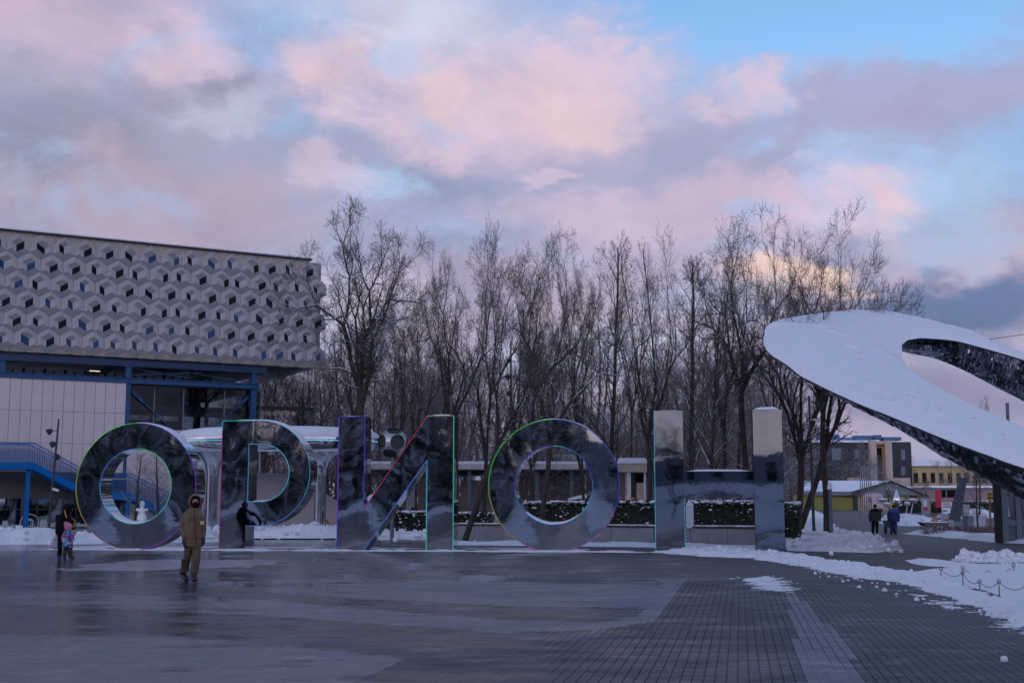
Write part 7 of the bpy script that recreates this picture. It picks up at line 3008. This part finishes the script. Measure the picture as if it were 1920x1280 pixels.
def loft_rings(name, rings, mat, parent, n=18, cap=True, smooth=True):
    """rings: (centre Vector, half width x, half depth y)"""
    q = MB()
    for (c, a, b) in rings:
        for k in range(n):
            th = 2 * math.pi * k / n
            q.v.append((c.x + a * math.cos(th), c.y + b * math.sin(th), c.z))
    for i in range(len(rings) - 1):
        for k in range(n):
            k2 = (k + 1) % n
            q.f.append((i * n + k, i * n + k2, (i + 1) * n + k2, (i + 1) * n + k))
            q.m.append(0)
    if cap:
        q.f += [tuple(reversed(range(n))), tuple((len(rings) - 1) * n + k for k in range(n))]
        q.m += [0, 0]
    return q.build(name, mat, parent, smooth)


def hand(parent, wrist, d, fwd, s, mat, name='glove'):
    """palm with five unequal bent fingers; d points along the hand, fwd to the finger curl side"""
    d, fwd = d.normalized(), fwd.normalized()
    side = d.cross(fwd).normalized()
    q = MB()
    q.tube([wrist - d * 0.02 * s, wrist + d * 0.03 * s, wrist + d * 0.09 * s], [0.036 * s, 0.046 * s, 0.044 * s], 8)
    for i, (o_, L) in enumerate(((-0.033, 0.070), (-0.011, 0.082), (0.011, 0.078), (0.032, 0.062))):
        b = wrist + d * 0.085 * s + side * o_ * s
        q.tube([b, b + d * L * 0.5 * s + fwd * 0.008 * s, b + d * L * 0.85 * s + fwd * 0.03 * s, b + d * L * s + fwd * 0.05 * s], [0.013 * s, 0.013 * s, 0.012 * s, 0.008 * s], 6)
    b = wrist + d * 0.02 * s - side * 0.035 * s
    q.tube([b, b + d * 0.035 * s - side * 0.025 * s + fwd * 0.01 * s, b + d * 0.075 * s - side * 0.02 * s + fwd * 0.025 * s], [0.015 * s, 0.014 * s, 0.009 * s], 6)
    return q.build(name, mat, parent, True)


CL = dict(
    brown=M('brown_work_cloth', (0.150, 0.098, 0.056), 0.85, 0, 0.2, 9, 0.5, 26, 0.05, 0.02),
    trouser=M('olive_brown_cloth', (0.092, 0.066, 0.040), 0.88, 0, 0.2, 9, 0.6, 20, 0.05, 0.02),
    black=M('black_cloth', (0.008, 0.008, 0.010), 0.9, 0, 0.2, 9, 0.4, 24, 0.05, 0.02, 0.08),
    boot=M('black_boot', (0.012, 0.012, 0.014), 0.55),
    skin=M('skin', (0.46, 0.25, 0.18), 0.6),
    navy=M('navy_work_cloth', (0.010, 0.022, 0.085), 0.8, 0, 0.2, 9, 0.4, 24, 0.05, 0.02),
    bluey=M('bright_blue_yoke', (0.015, 0.06, 0.26), 0.7),
    charcoal=M('charcoal_cloth', (0.030, 0.028, 0.028), 0.85, 0, 0.2, 9, 0.4, 24, 0.05, 0.02),
    pink=M('pink_knit', (0.50, 0.18, 0.26), 0.9, 0, 0.15, 20, 0.6, 60),
    red=M('red_knit', (0.45, 0.015, 0.03), 0.9),
    orange=M('orange_strap', (0.45, 0.16, 0.04), 0.6),
)


def bones(Y, spec):
    """spec: name -> (px, py, depth offset m, radius px)"""
    u = pxm(Y)
    idx = {k: i for i, k in enumerate(spec)}
    nodes = [at(v[0], v[1], Y + v[2]) for v in spec.values()]
    rad = [v[3] * u for v in spec.values()]
    return idx, nodes, rad


EDGES = [('pelvis', 'belly'), ('belly', 'chest'), ('chest', 'neck'), ('neck', 'head'), ('head', 'crown'),
         ('chest', 'sh_a'), ('sh_a', 'el_a'), ('el_a', 'wr_a'), ('chest', 'sh_b'), ('sh_b', 'el_b'), ('el_b', 'wr_b'),
         ('pelvis', 'hip_a'), ('hip_a', 'kn_a'), ('kn_a', 'an_a'), ('an_a', 'toe_a'),
         ('pelvis', 'hip_b'), ('hip_b', 'kn_b'), ('kn_b', 'an_b'), ('an_b', 'toe_b')]


def body(t, Y, spec, mats, zones):
    """zones: slot for torso, head, arms, legs, feet"""
    idx, nodes, rad = bones(Y, spec)
    e = [(idx[a], idx[b]) for a, b in EDGES]
    z = zones
    slot = [z[0]] * 3 + [z[1]] * 2 + [z[2]] * 6 + [z[3], z[3], z[3], z[4], z[3], z[3], z[3], z[4]]
    return skin_mesh('body', nodes, e, rad, mats, lambda k: slot[k], t), idx, nodes


def hood_mesh(t, c, rx, ry, rz, face_dir, mat, name='hood', open_=0.55, rim=True):
    bm = bmesh.new()
    bmesh.ops.create_uvsphere(bm, u_segments=20, v_segments=14, radius=1.0)
    f = Vector(face_dir).normalized()
    kill = [x for x in bm.faces if x.calc_center_median().normalized().dot(f) > open_]
    bmesh.ops.delete(bm, geom=kill, context='FACES')
    off = root_of(t)
    for v in bm.verts:
        v.co = Vector((v.co.x * rx, v.co.y * ry, v.co.z * rz)) + Vector(c) - off
    me = bpy.data.meshes.new(name)
    bm.to_mesh(me)
    bm.free()
    me.materials.append(mat)
    me.polygons.foreach_set('use_smooth', [True] * len(me.polygons))
    o = link(name, me, t)
    if rim:
        q = MB()
        m = f.to_track_quat('Z', 'Y').to_matrix()
        a = math.sqrt(1 - open_ ** 2)
        pts = []
        for k in range(21):
            th = 2 * math.pi * k / 20
            v = m @ Vector((a * math.cos(th), a * math.sin(th), open_))
            pts.append((c[0] + v.x * rx, c[1] + v.y * ry, c[2] + v.z * rz))
        q.tube(pts, rx * 0.10, 6, caps=False)
        q.build(name + '_rim', mat, t, True)
    return o


def man_in_brown():
    Y = gnd(362, 1092).y
    u = pxm(Y)
    f = gnd(362, 1092)
    t = thing('person', 'man in hooded brown work clothes and black face mask walking on wet paving', 'person', (f.x, Y, 0.012))
    spec = {'pelvis': (362, 1019, 0, 11.5), 'belly': (362, 997, 0, 12), 'chest': (362, 973, 0, 12), 'neck': (364, 955, 0, 5.5), 'head': (366, 943, -0.02, 6.5), 'crown': (366, 934, 0, 6.5),
            'sh_a': (347, 966, 0.0, 7.2), 'el_a': (341.5, 988, 0.03, 6.2), 'wr_a': (346, 1011, -0.08, 4.6),
            'sh_b': (377, 966, 0.0, 7.0), 'el_b': (382, 988, 0.06, 6.0), 'wr_b': (381, 1009, 0.0, 4.5),
            'hip_a': (354, 1025, 0.0, 9.2), 'kn_a': (351, 1049, 0.06, 7.6), 'an_a': (342, 1075, 0.40, 7.0), 'toe_a': (351, 1087, 0.16, 5.4),
            'hip_b': (369, 1025, 0.0, 9.2), 'kn_b': (368, 1050, -0.12, 7.6), 'an_b': (362, 1081, -0.05, 7.0), 'toe_b': (366, 1088, -0.26, 5.4)}
    body(t, Y, spec, [CL['brown'], CL['skin'], CL['trouser'], CL['boot']], (0, 1, 0, 2, 3))

    def cp(px, py, dy=0.0):
        return at(px, py, Y + dy)
    rings = [(cp(362, 1024), 17.5 * u, 12.5 * u), (cp(362, 1021.5), 18.3 * u, 13 * u), (cp(362, 1006), 17.6 * u, 13 * u), (cp(362, 993), 17.2 * u, 12.5 * u), (cp(362, 978), 18.3 * u, 13 * u), (cp(362, 967), 18.8 * u, 12.2 * u), (cp(362.5, 961), 17.2 * u, 10.5 * u), (cp(363.5, 955), 11.5 * u, 9 * u), (cp(364, 951), 8.5 * u, 8 * u)]
    loft_rings('jacket', rings, CL['brown'], t, 22)
    h = cp(365.5, 939.5, 0.01)
    fd = (0.42, -1.0, -0.16)
    hood_mesh(t, h, 12.0 * u, 12.5 * u, 14.2 * u, fd, CL['brown'], 'hood', 0.50)
    d = Vector(fd).normalized()
    q = MB()
    fc = cp(366, 943, -0.02)
    q.ball((fc.x + d.x * 3.2 * u, fc.y + d.y * 3.2 * u, fc.z - 3.4 * u), (6.6 * u, 6.6 * u, 6.2 * u), 12)
    q.ball((fc.x + d.x * 8.6 * u, fc.y + d.y * 8.6 * u, fc.z - 0.5 * u), (2.2 * u, 2.2 * u, 2.4 * u), 8)
    q.build('face_mask', CL['black'], t, True)
    q = MB()
    s = Vector((-d.y, d.x, 0))
    for k in (-1, 1):
        p = fc + d * 6.1 * u + s * k * 2.3 * u + Vector((0, 0, 3.0 * u))
        q.ball(tuple(p), (1.0 * u, 0.7 * u, 0.6 * u), 6)
        q.bar(p + Vector((0, 0, 1.2 * u)) - s * 1.3 * u, p + Vector((0, 0, 1.2 * u)) + s * 1.3 * u, 0.7 * u, 0.5 * u)
    q.build('eyes', CL['black'], t)
    q = MB()
    p = fc + d * 6.8 * u + Vector((0, 0, 1.6 * u))
    q.ball(tuple(p), (0.9 * u, 1.2 * u, 1.6 * u), 6)
    q.build('nose', CL['skin'], t, True)
    hand(t, cp(346, 1010, -0.08), Vector((0.03, -0.1, -1)), Vector((0.6, 0.4, 0)), 1.15, CL['boot'])
    hand(t, cp(381, 1008, 0.0), Vector((-0.03, -0.05, -1)), Vector((-0.6, 0.4, 0)), 1.10, CL['boot'])
    q = MB()
    for (y0, y1) in ((956, 1022),):
        a = [cp(364 + (y - 956) * 0.055, y, -(12.9 if y > 966 else 9.5 + (y - 956) * 0.34) * u - 0.012) for y in range(956, 1023, 6)]
        for p0, p1 in zip(a[:-1], a[1:]):
            q.bar(p0, p1, 0.02, 0.012)
    q.build('zip', M('dark_brown_zip', (0.05, 0.03, 0.02), 0.7), t)
    for (x0, x1, y) in ((351, 360, 972), (371, 378, 970), (350, 361, 1006), (369, 378, 1006)):
        q = MB()
        xm = (x0 + x1) / 2 - 362
        dep = -13 * u * math.sqrt(max(0.1, 1 - (xm / 18.5) ** 2)) - 0.012
        a, b = cp(x0, y, dep + (0.012 if x0 < 362 else -0.0)), cp(x1, y, dep + (0.0 if x0 < 362 else 0.012))
        q.bar(a, b, 0.025, 0.05)
        q.build('pocket_flap', CL['brown'], t)
    q = MB()
    box_px(q, 375.5, 382.5, 976, 983, Y - 11.2 * u, 0.012)
    q.build('badge', M('cream_badge', (0.52, 0.42, 0.25), 0.5), t)
    # trouser cuffs over the boots
    for (cx, cy, dy) in ((346.5, 1067, 0.24), (364.5, 1068, -0.08)):
        loft_rings('trouser_leg', [(cp(cx - 0.5, cy + 5, dy), 7.4 * u, 8 * u), (cp(cx, cy, dy), 7.9 * u, 8.4 * u), (cp(cx + (1 if cx < 355 else 1.5), cy - 9, dy * 0.7), 7.6 * u, 8.2 * u), (cp(cx + (2 if cx < 355 else 3), cy - 19, dy * 0.3 - 0.03), 8.4 * u, 8.6 * u)], CL['trouser'], t, 16)


man_in_brown()


def woman_and_child():
    Y = gnd(118, 1047).y
    u = pxm(Y)
    f = gnd(117, 1047)

    def cp(px, py, dy=0.0):
        return at(px, py, Y + dy)
    t = thing('person', 'stooping woman in a black hooded coat and black trousers holding a plastic bag', 'person', (f.x, Y, 0))
    spec = {'pelvis': (118, 1000, 0, 8), 'belly': (117, 988, 0, 9), 'chest': (119, 972, 0, 9), 'neck': (124, 962, 0, 4), 'head': (128, 955, 0, 5), 'crown': (128, 949, 0, 5),
            'sh_a': (111, 968, 0.1, 5), 'el_a': (108, 982, 0.12, 4.4), 'wr_a': (108, 996, 0.05, 2.8),
            'sh_b': (130, 968, -0.12, 5), 'el_b': (137, 982, -0.16, 4.4), 'wr_b': (139, 995, -0.2, 2.8),
            'hip_a': (113, 1003, 0.02, 6), 'kn_a': (113, 1024, 0.0, 5), 'an_a': (111, 1043, 0.05, 4), 'toe_a': (111, 1046.5, -0.12, 2.6),
            'hip_b': (125, 1003, -0.02, 6), 'kn_b': (130, 1024, -0.06, 5), 'an_b': (132, 1042, 0.0, 4), 'toe_b': (139, 1045.5, -0.06, 2.6)}
    body(t, Y, spec, [CL['black'], CL['skin'], CL['black'], CL['black'], CL['boot']], (0, 1, 2, 3, 4))
    rings = [(cp(119, 1001), 14 * u, 11 * u), (cp(118.5, 996), 14.5 * u, 11.5 * u), (cp(118, 984), 13.5 * u, 11 * u), (cp(119, 972), 12 * u, 10.5 * u), (cp(121, 965), 10 * u, 9 * u), (cp(124, 960), 6 * u, 6 * u)]
    loft_rings('coat', rings, CL['black'], t, 20)
    hood_mesh(t, cp(126.5, 953.5), 10 * u, 9.5 * u, 10.5 * u, (0.9, 0.25, -0.25), CL['black'], 'hood', 0.60)
    hand(t, cp(108, 995, 0.05), Vector((0.05, 0, -1)), Vector((0.5, -0.5, 0)), 0.9, CL['skin'], 'hand')
    hand(t, cp(139, 994, -0.2), Vector((0.3, -0.1, -1)), Vector((-0.5, 0.4, 0)), 0.9, CL['skin'], 'hand')
    q = MB()
    a = [cp(121, 956, -9.0 * u), cp(122.5, 962, -10.6 * u), cp(125, 970, -11.6 * u)]
    q.tube(a, 0.022, 6)
    q.build('bag_strap', CL['orange'], t, True)
    b = thing('handbag', 'small brown handbag hanging on the front of the woman in black', 'bag', tuple(cp(139, 990, -0.28)))
    q = MB()
    c = cp(139.5, 985, -0.26)
    q.ball(tuple(c), (2.6 * u, 3.5 * u, 6 * u), 10)
    q.build('pouch', M('tan_leather', (0.22, 0.09, 0.035), 0.5), b, True)
    q = MB()
    q.tube([c + Vector((0, 0.02, 5 * u)), c + Vector((-1 * u, 0.05, 10 * u)), cp(134, 970, -0.2)], 0.012, 5)
    q.build('strap', CL['orange'], b)
    # plastic carrier bag
    c = cp(103, 1015, 0.02)
    b = thing('plastic_bag', 'crumpled white plastic carrier bag in the hand of the woman in black', 'bag', (c.x, c.y, c.z - 13 * u))
    q = MB()
    nseg = 14
    rr = random.Random(2)
    prof = [(3, -13.5), (7.4, -11), (8.2, -4), (7.2, 3), (5.2, 9), (3.0, 14), (1.2, 18)]
    for (r_, z) in prof:
        for k in range(nseg):
            a_ = 2 * math.pi * k / nseg
            j = 1 + rr.uniform(-0.12, 0.12)
            q.v.append((c.x + (r_ * j * math.cos(a_) + max(0, z) * 0.2) * u, c.y + r_ * 0.6 * j * math.sin(a_) * u, c.z + z * u))
    for i in range(len(prof) - 1):
        for k in range(nseg):
            q.f.append((i * nseg + k, i * nseg + (k + 1) % nseg, (i + 1) * nseg + (k + 1) % nseg, (i + 1) * nseg + k))
            q.m.append(0)
    q.f.append(tuple(reversed(range(nseg))))
    q.m.append(0)
    q.build('bag_film', M('milky_film', (0.42, 0.43, 0.46), 0.35, 0, 0.2, 12), b, True)
    q = MB()
    box_px(q, 101, 104, 1009, 1013, Y - 5.4 * u, 0.01)
    q.build('printed_mark', M('magenta_print', (0.35, 0.03, 0.15), 0.5), b)
    # child
    Yc = gnd(126, 1049).y
    u = pxm(Yc)
    f = gnd(126, 1049)

    def cc(px, py, dy=0.0):
        return at(px, py, Yc + dy)
    t = thing('person', 'small child in a pink pompom hat and colourful patterned jacket beside the woman in black', 'person', (f.x, Yc, 0))
    spec = {'pelvis': (126, 1021, 0, 6), 'belly': (126.5, 1012, 0, 7), 'chest': (127, 1002, 0, 7), 'neck': (127, 995.5, 0, 4), 'head': (128.5, 989, 0, 5.5), 'crown': (128.5, 984, 0, 5.5),
            'sh_a': (120, 1000, 0.0, 4), 'el_a': (118, 1010, -0.05, 3.6), 'wr_a': (121, 1018, -0.1, 2.6),
            'sh_b': (134, 1000, 0.0, 4), 'el_b': (136, 1008, -0.1, 3.6), 'wr_b': (138, 1012, -0.2, 2.4),
            'hip_a': (123, 1024, 0.0, 5), 'kn_a': (122, 1034, 0.0, 4.2), 'an_a': (120, 1045, 0.0, 3.4), 'toe_a': (122, 1048, -0.12, 2.4),
            'hip_b': (131, 1024, 0.0, 5), 'kn_b': (132, 1034, 0.0, 4.2), 'an_b': (131, 1043, 0.05, 3.4), 'toe_b': (134, 1046, -0.06, 2.4)}
    m, N, L, P = node_mat('speckled_child_jacket')
    tc = N.new('ShaderNodeTexCoord')
    vo = N.new('ShaderNodeTexVoronoi')
    vo.inputs['Scale'].default_value = 15.0
    L.new(tc.outputs['Object'], vo.inputs['Vector'])
    sp = N.new('ShaderNodeSeparateColor')
    L.new(vo.outputs['Color'], sp.inputs[0])
    L.new(ramp(N, L, sp.outputs[0], [(0.0, (0.02, 0.05, 0.22)), (0.24, (0.42, 0.02, 0.12)), (0.42, (0.06, 0.22, 0.48)), (0.60, (0.50, 0.40, 0.46)), (0.72, (0.02, 0.03, 0.12)), (0.86, (0.10, 0.30, 0.42))], 'CONSTANT'), P.inputs['Base Color'])
    P.inputs['Roughness'].default_value = 0.7
    body(t, Yc, spec, [m, CL['skin'], m, CL['charcoal'], CL['boot']], (0, 1, 2, 3, 4))
    loft_rings('jacket', [(cc(126.5, 1025), 10 * u, 8 * u), (cc(126.5, 1018), 9.6 * u, 8 * u), (cc(127, 1008), 9.2 * u, 8 * u), (cc(127, 1000), 9 * u, 7.5 * u), (cc(127, 996), 6 * u, 6 * u), (cc(127, 993.5), 5 * u, 5 * u)], m, t, 18)
    hood_mesh(t, cc(128, 987.5), 7.2 * u, 7.2 * u, 8.0 * u, (0.55, 0.3, -0.85), CL['pink'], 'knit_hat', 0.45)
    q = MB()
    q.ball(tuple(cc(124, 981.5)), 4.2 * u, 12, rough=0.08, seed=3)
    q.build('pompom', CL['pink'], t, True, fix=False)
    q = MB()
    q.ball(tuple(cc(138.5, 1012.5, -0.22)), (1.6 * u, 1.6 * u, 1.9 * u), 8)
    q.build('hand', CL['skin'], t, True)


woman_and_child()


def walking_man(px, base, label, jacket, yoke, trousers, Y=None, k=1.0, hat=None, step=1):
    f = gnd(px, base)
    Y = f.y
    u = pxm(Y)

    def cp(dx, y, dy=0.0):
        return at(px + dx * k, base - y * k, Y + dy)
    t = thing('person', label, 'person', (f.x, Y, 0))
    s = step
    S = {'pelvis': (0, 28, 0, 5), 'belly': (0, 34, 0, 5.2), 'chest': (0, 42, 0, 5.4), 'neck': (0, 48, 0, 2.4), 'head': (0, 52, 0, 3), 'crown': (0, 54.5, 0, 3),
         'sh_a': (-7.5, 44, 0, 3.2), 'el_a': (-10, 36, 0.05, 2.8), 'wr_a': (-10, 29, -0.05 * s, 2),
         'sh_b': (7.5, 44, 0, 3.2), 'el_b': (10, 36, 0.05, 2.8), 'wr_b': (9.5, 29, 0.05, 2),
         'hip_a': (-3.4, 26, 0, 4), 'kn_a': (-3.6, 14, 0.12 * s, 3.2), 'an_a': (-4, 2.8, 0.0, 2.4), 'toe_a': (-4, 1.2, 0.2, 1.7),
         'hip_b': (3.4, 26, 0, 4), 'kn_b': (3.8, 14, 0.0, 3.2), 'an_b': (4, 4.0, -0.25 * s, 2.4), 'toe_b': (4, 1.4, -0.12, 1.7)}
    spec = {n: (px + v[0] * k, base - v[1] * k, v[2], v[3] * k) for n, v in S.items()}
    body(t, Y, spec, [jacket, CL['skin'], jacket, trousers, CL['boot']], (0, 1, 2, 3, 4))
    loft_rings('jacket', [(cp(0, 25), 8.2 * u * k, 6.4 * u * k), (cp(0, 30), 8.6 * u * k, 6.6 * u * k), (cp(0, 38), 8.8 * u * k, 6.5 * u * k), (cp(0, 44), 9.0 * u * k, 6 * u * k), (cp(0, 47), 6.5 * u * k, 5 * u * k), (cp(0, 49.5), 3.2 * u * k, 3.4 * u * k)], jacket, t, 18)
    loft_rings('yoke', [(cp(0, 42.2), 9.1 * u * k, 6.7 * u * k), (cp(0, 44.3), 9.2 * u * k, 6.3 * u * k), (cp(0, 47.2), 6.8 * u * k, 5.3 * u * k)], yoke, t, 18, False)
    q = MB()
    c = cp(0, 53.2)
    q.ball(tuple(c), (3.5 * u * k, 3.6 * u * k, 3.6 * u * k), 12)
    q.build('knit_hat', hat or CL['black'], t, True)
    for sx in (-1, 1):
        hand(t, cp(sx * 10, 29), Vector((0, 0, -1)), Vector((-sx * 0.5, 0.5, 0)), 1.0 * k, CL['boot'])
    return t


walking_man(1640.5, 1001.5, 'man in a charcoal jacket walking away down the path, left of the pair', CL['charcoal'], CL['black'], CL['black'])
walking_man(1675.5, 1002.0, 'man in a navy work jacket with a blue yoke pushing a wheelbarrow away', CL['navy'], CL['bluey'], CL['navy'])


def wheelbarrow():
    p = gnd(1674, 1000.5)
    Y = p.y + 0.5
    u = pxm(Y)
    t = thing('wheelbarrow', 'two wheeled garden barrow with green frame pushed by the man in navy', 'wheelbarrow', (p.x, Y, 0))
    for sx in (-1, 1):
        q = MB()
        q.lathe([(0.05, -0.05), (0.19, -0.045), (0.21, 0.0), (0.19, 0.045), (0.05, 0.05)], (p.x + sx * 8.4 * u, Y, 0.21), 18, mat=Matrix.Rotation(R(90), 3, 'Y'))
        q.build('wheel', MAT['black'], t, True)
    gr = M('green_tube', (0.03, 0.17, 0.06), 0.5)
    q = MB()
    q.tube([(p.x - 8 * u, Y, 0.21), (p.x + 8 * u, Y, 0.21)], 0.018, 6)
    for sx in (-1, 1):
        q.tube([(p.x + sx * 5 * u, Y + 0.5, 0.35), (p.x + sx * 6 * u, Y, 0.42), (p.x + sx * 7 * u, Y - 0.55, 0.85)], 0.018, 6)
    q.build('frame', gr, t)
    q = MB()
    q.add([(p.x - 8 * u, Y - 0.25, 0.75), (p.x + 8 * u, Y - 0.25, 0.75), (p.x + 8 * u, Y + 0.7, 0.75), (p.x - 8 * u, Y + 0.7, 0.75),
           (p.x - 5 * u, Y - 0.05, 0.35), (p.x + 5 * u, Y - 0.05, 0.35), (p.x + 5 * u, Y + 0.5, 0.35), (p.x - 5 * u, Y + 0.5, 0.35)],
          [(0, 1, 5, 4), (1, 2, 6, 5), (2, 3, 7, 6), (3, 0, 4, 7), (4, 5, 6, 7)])
    q.build('tray', MAT['steelgrey'], t)


wheelbarrow()
for (px, base, k, lab, j, hat) in ((753, 1006, 0.62, 'child in a red hat in front of the snowy hedge', CL['navy'], CL['red']), (781, 1007, 0.66, 'child in dark clothes in front of the snowy hedge', CL['black'], None)):
    walking_man(px, base, lab, j, j, CL['black'], k=k, hat=hat)
for (px, lab) in ((750, 'dark figure behind the snowy hedge, left one of two'), (774, 'dark figure behind the snowy hedge, right one of two')):
    walking_man(px, 1000, lab, CL['charcoal'], CL['charcoal'], CL['black'], k=0.87)

print('TRIS', sum(len(m.loops) - 2 * len(m.polygons) for m in bpy.data.meshes))
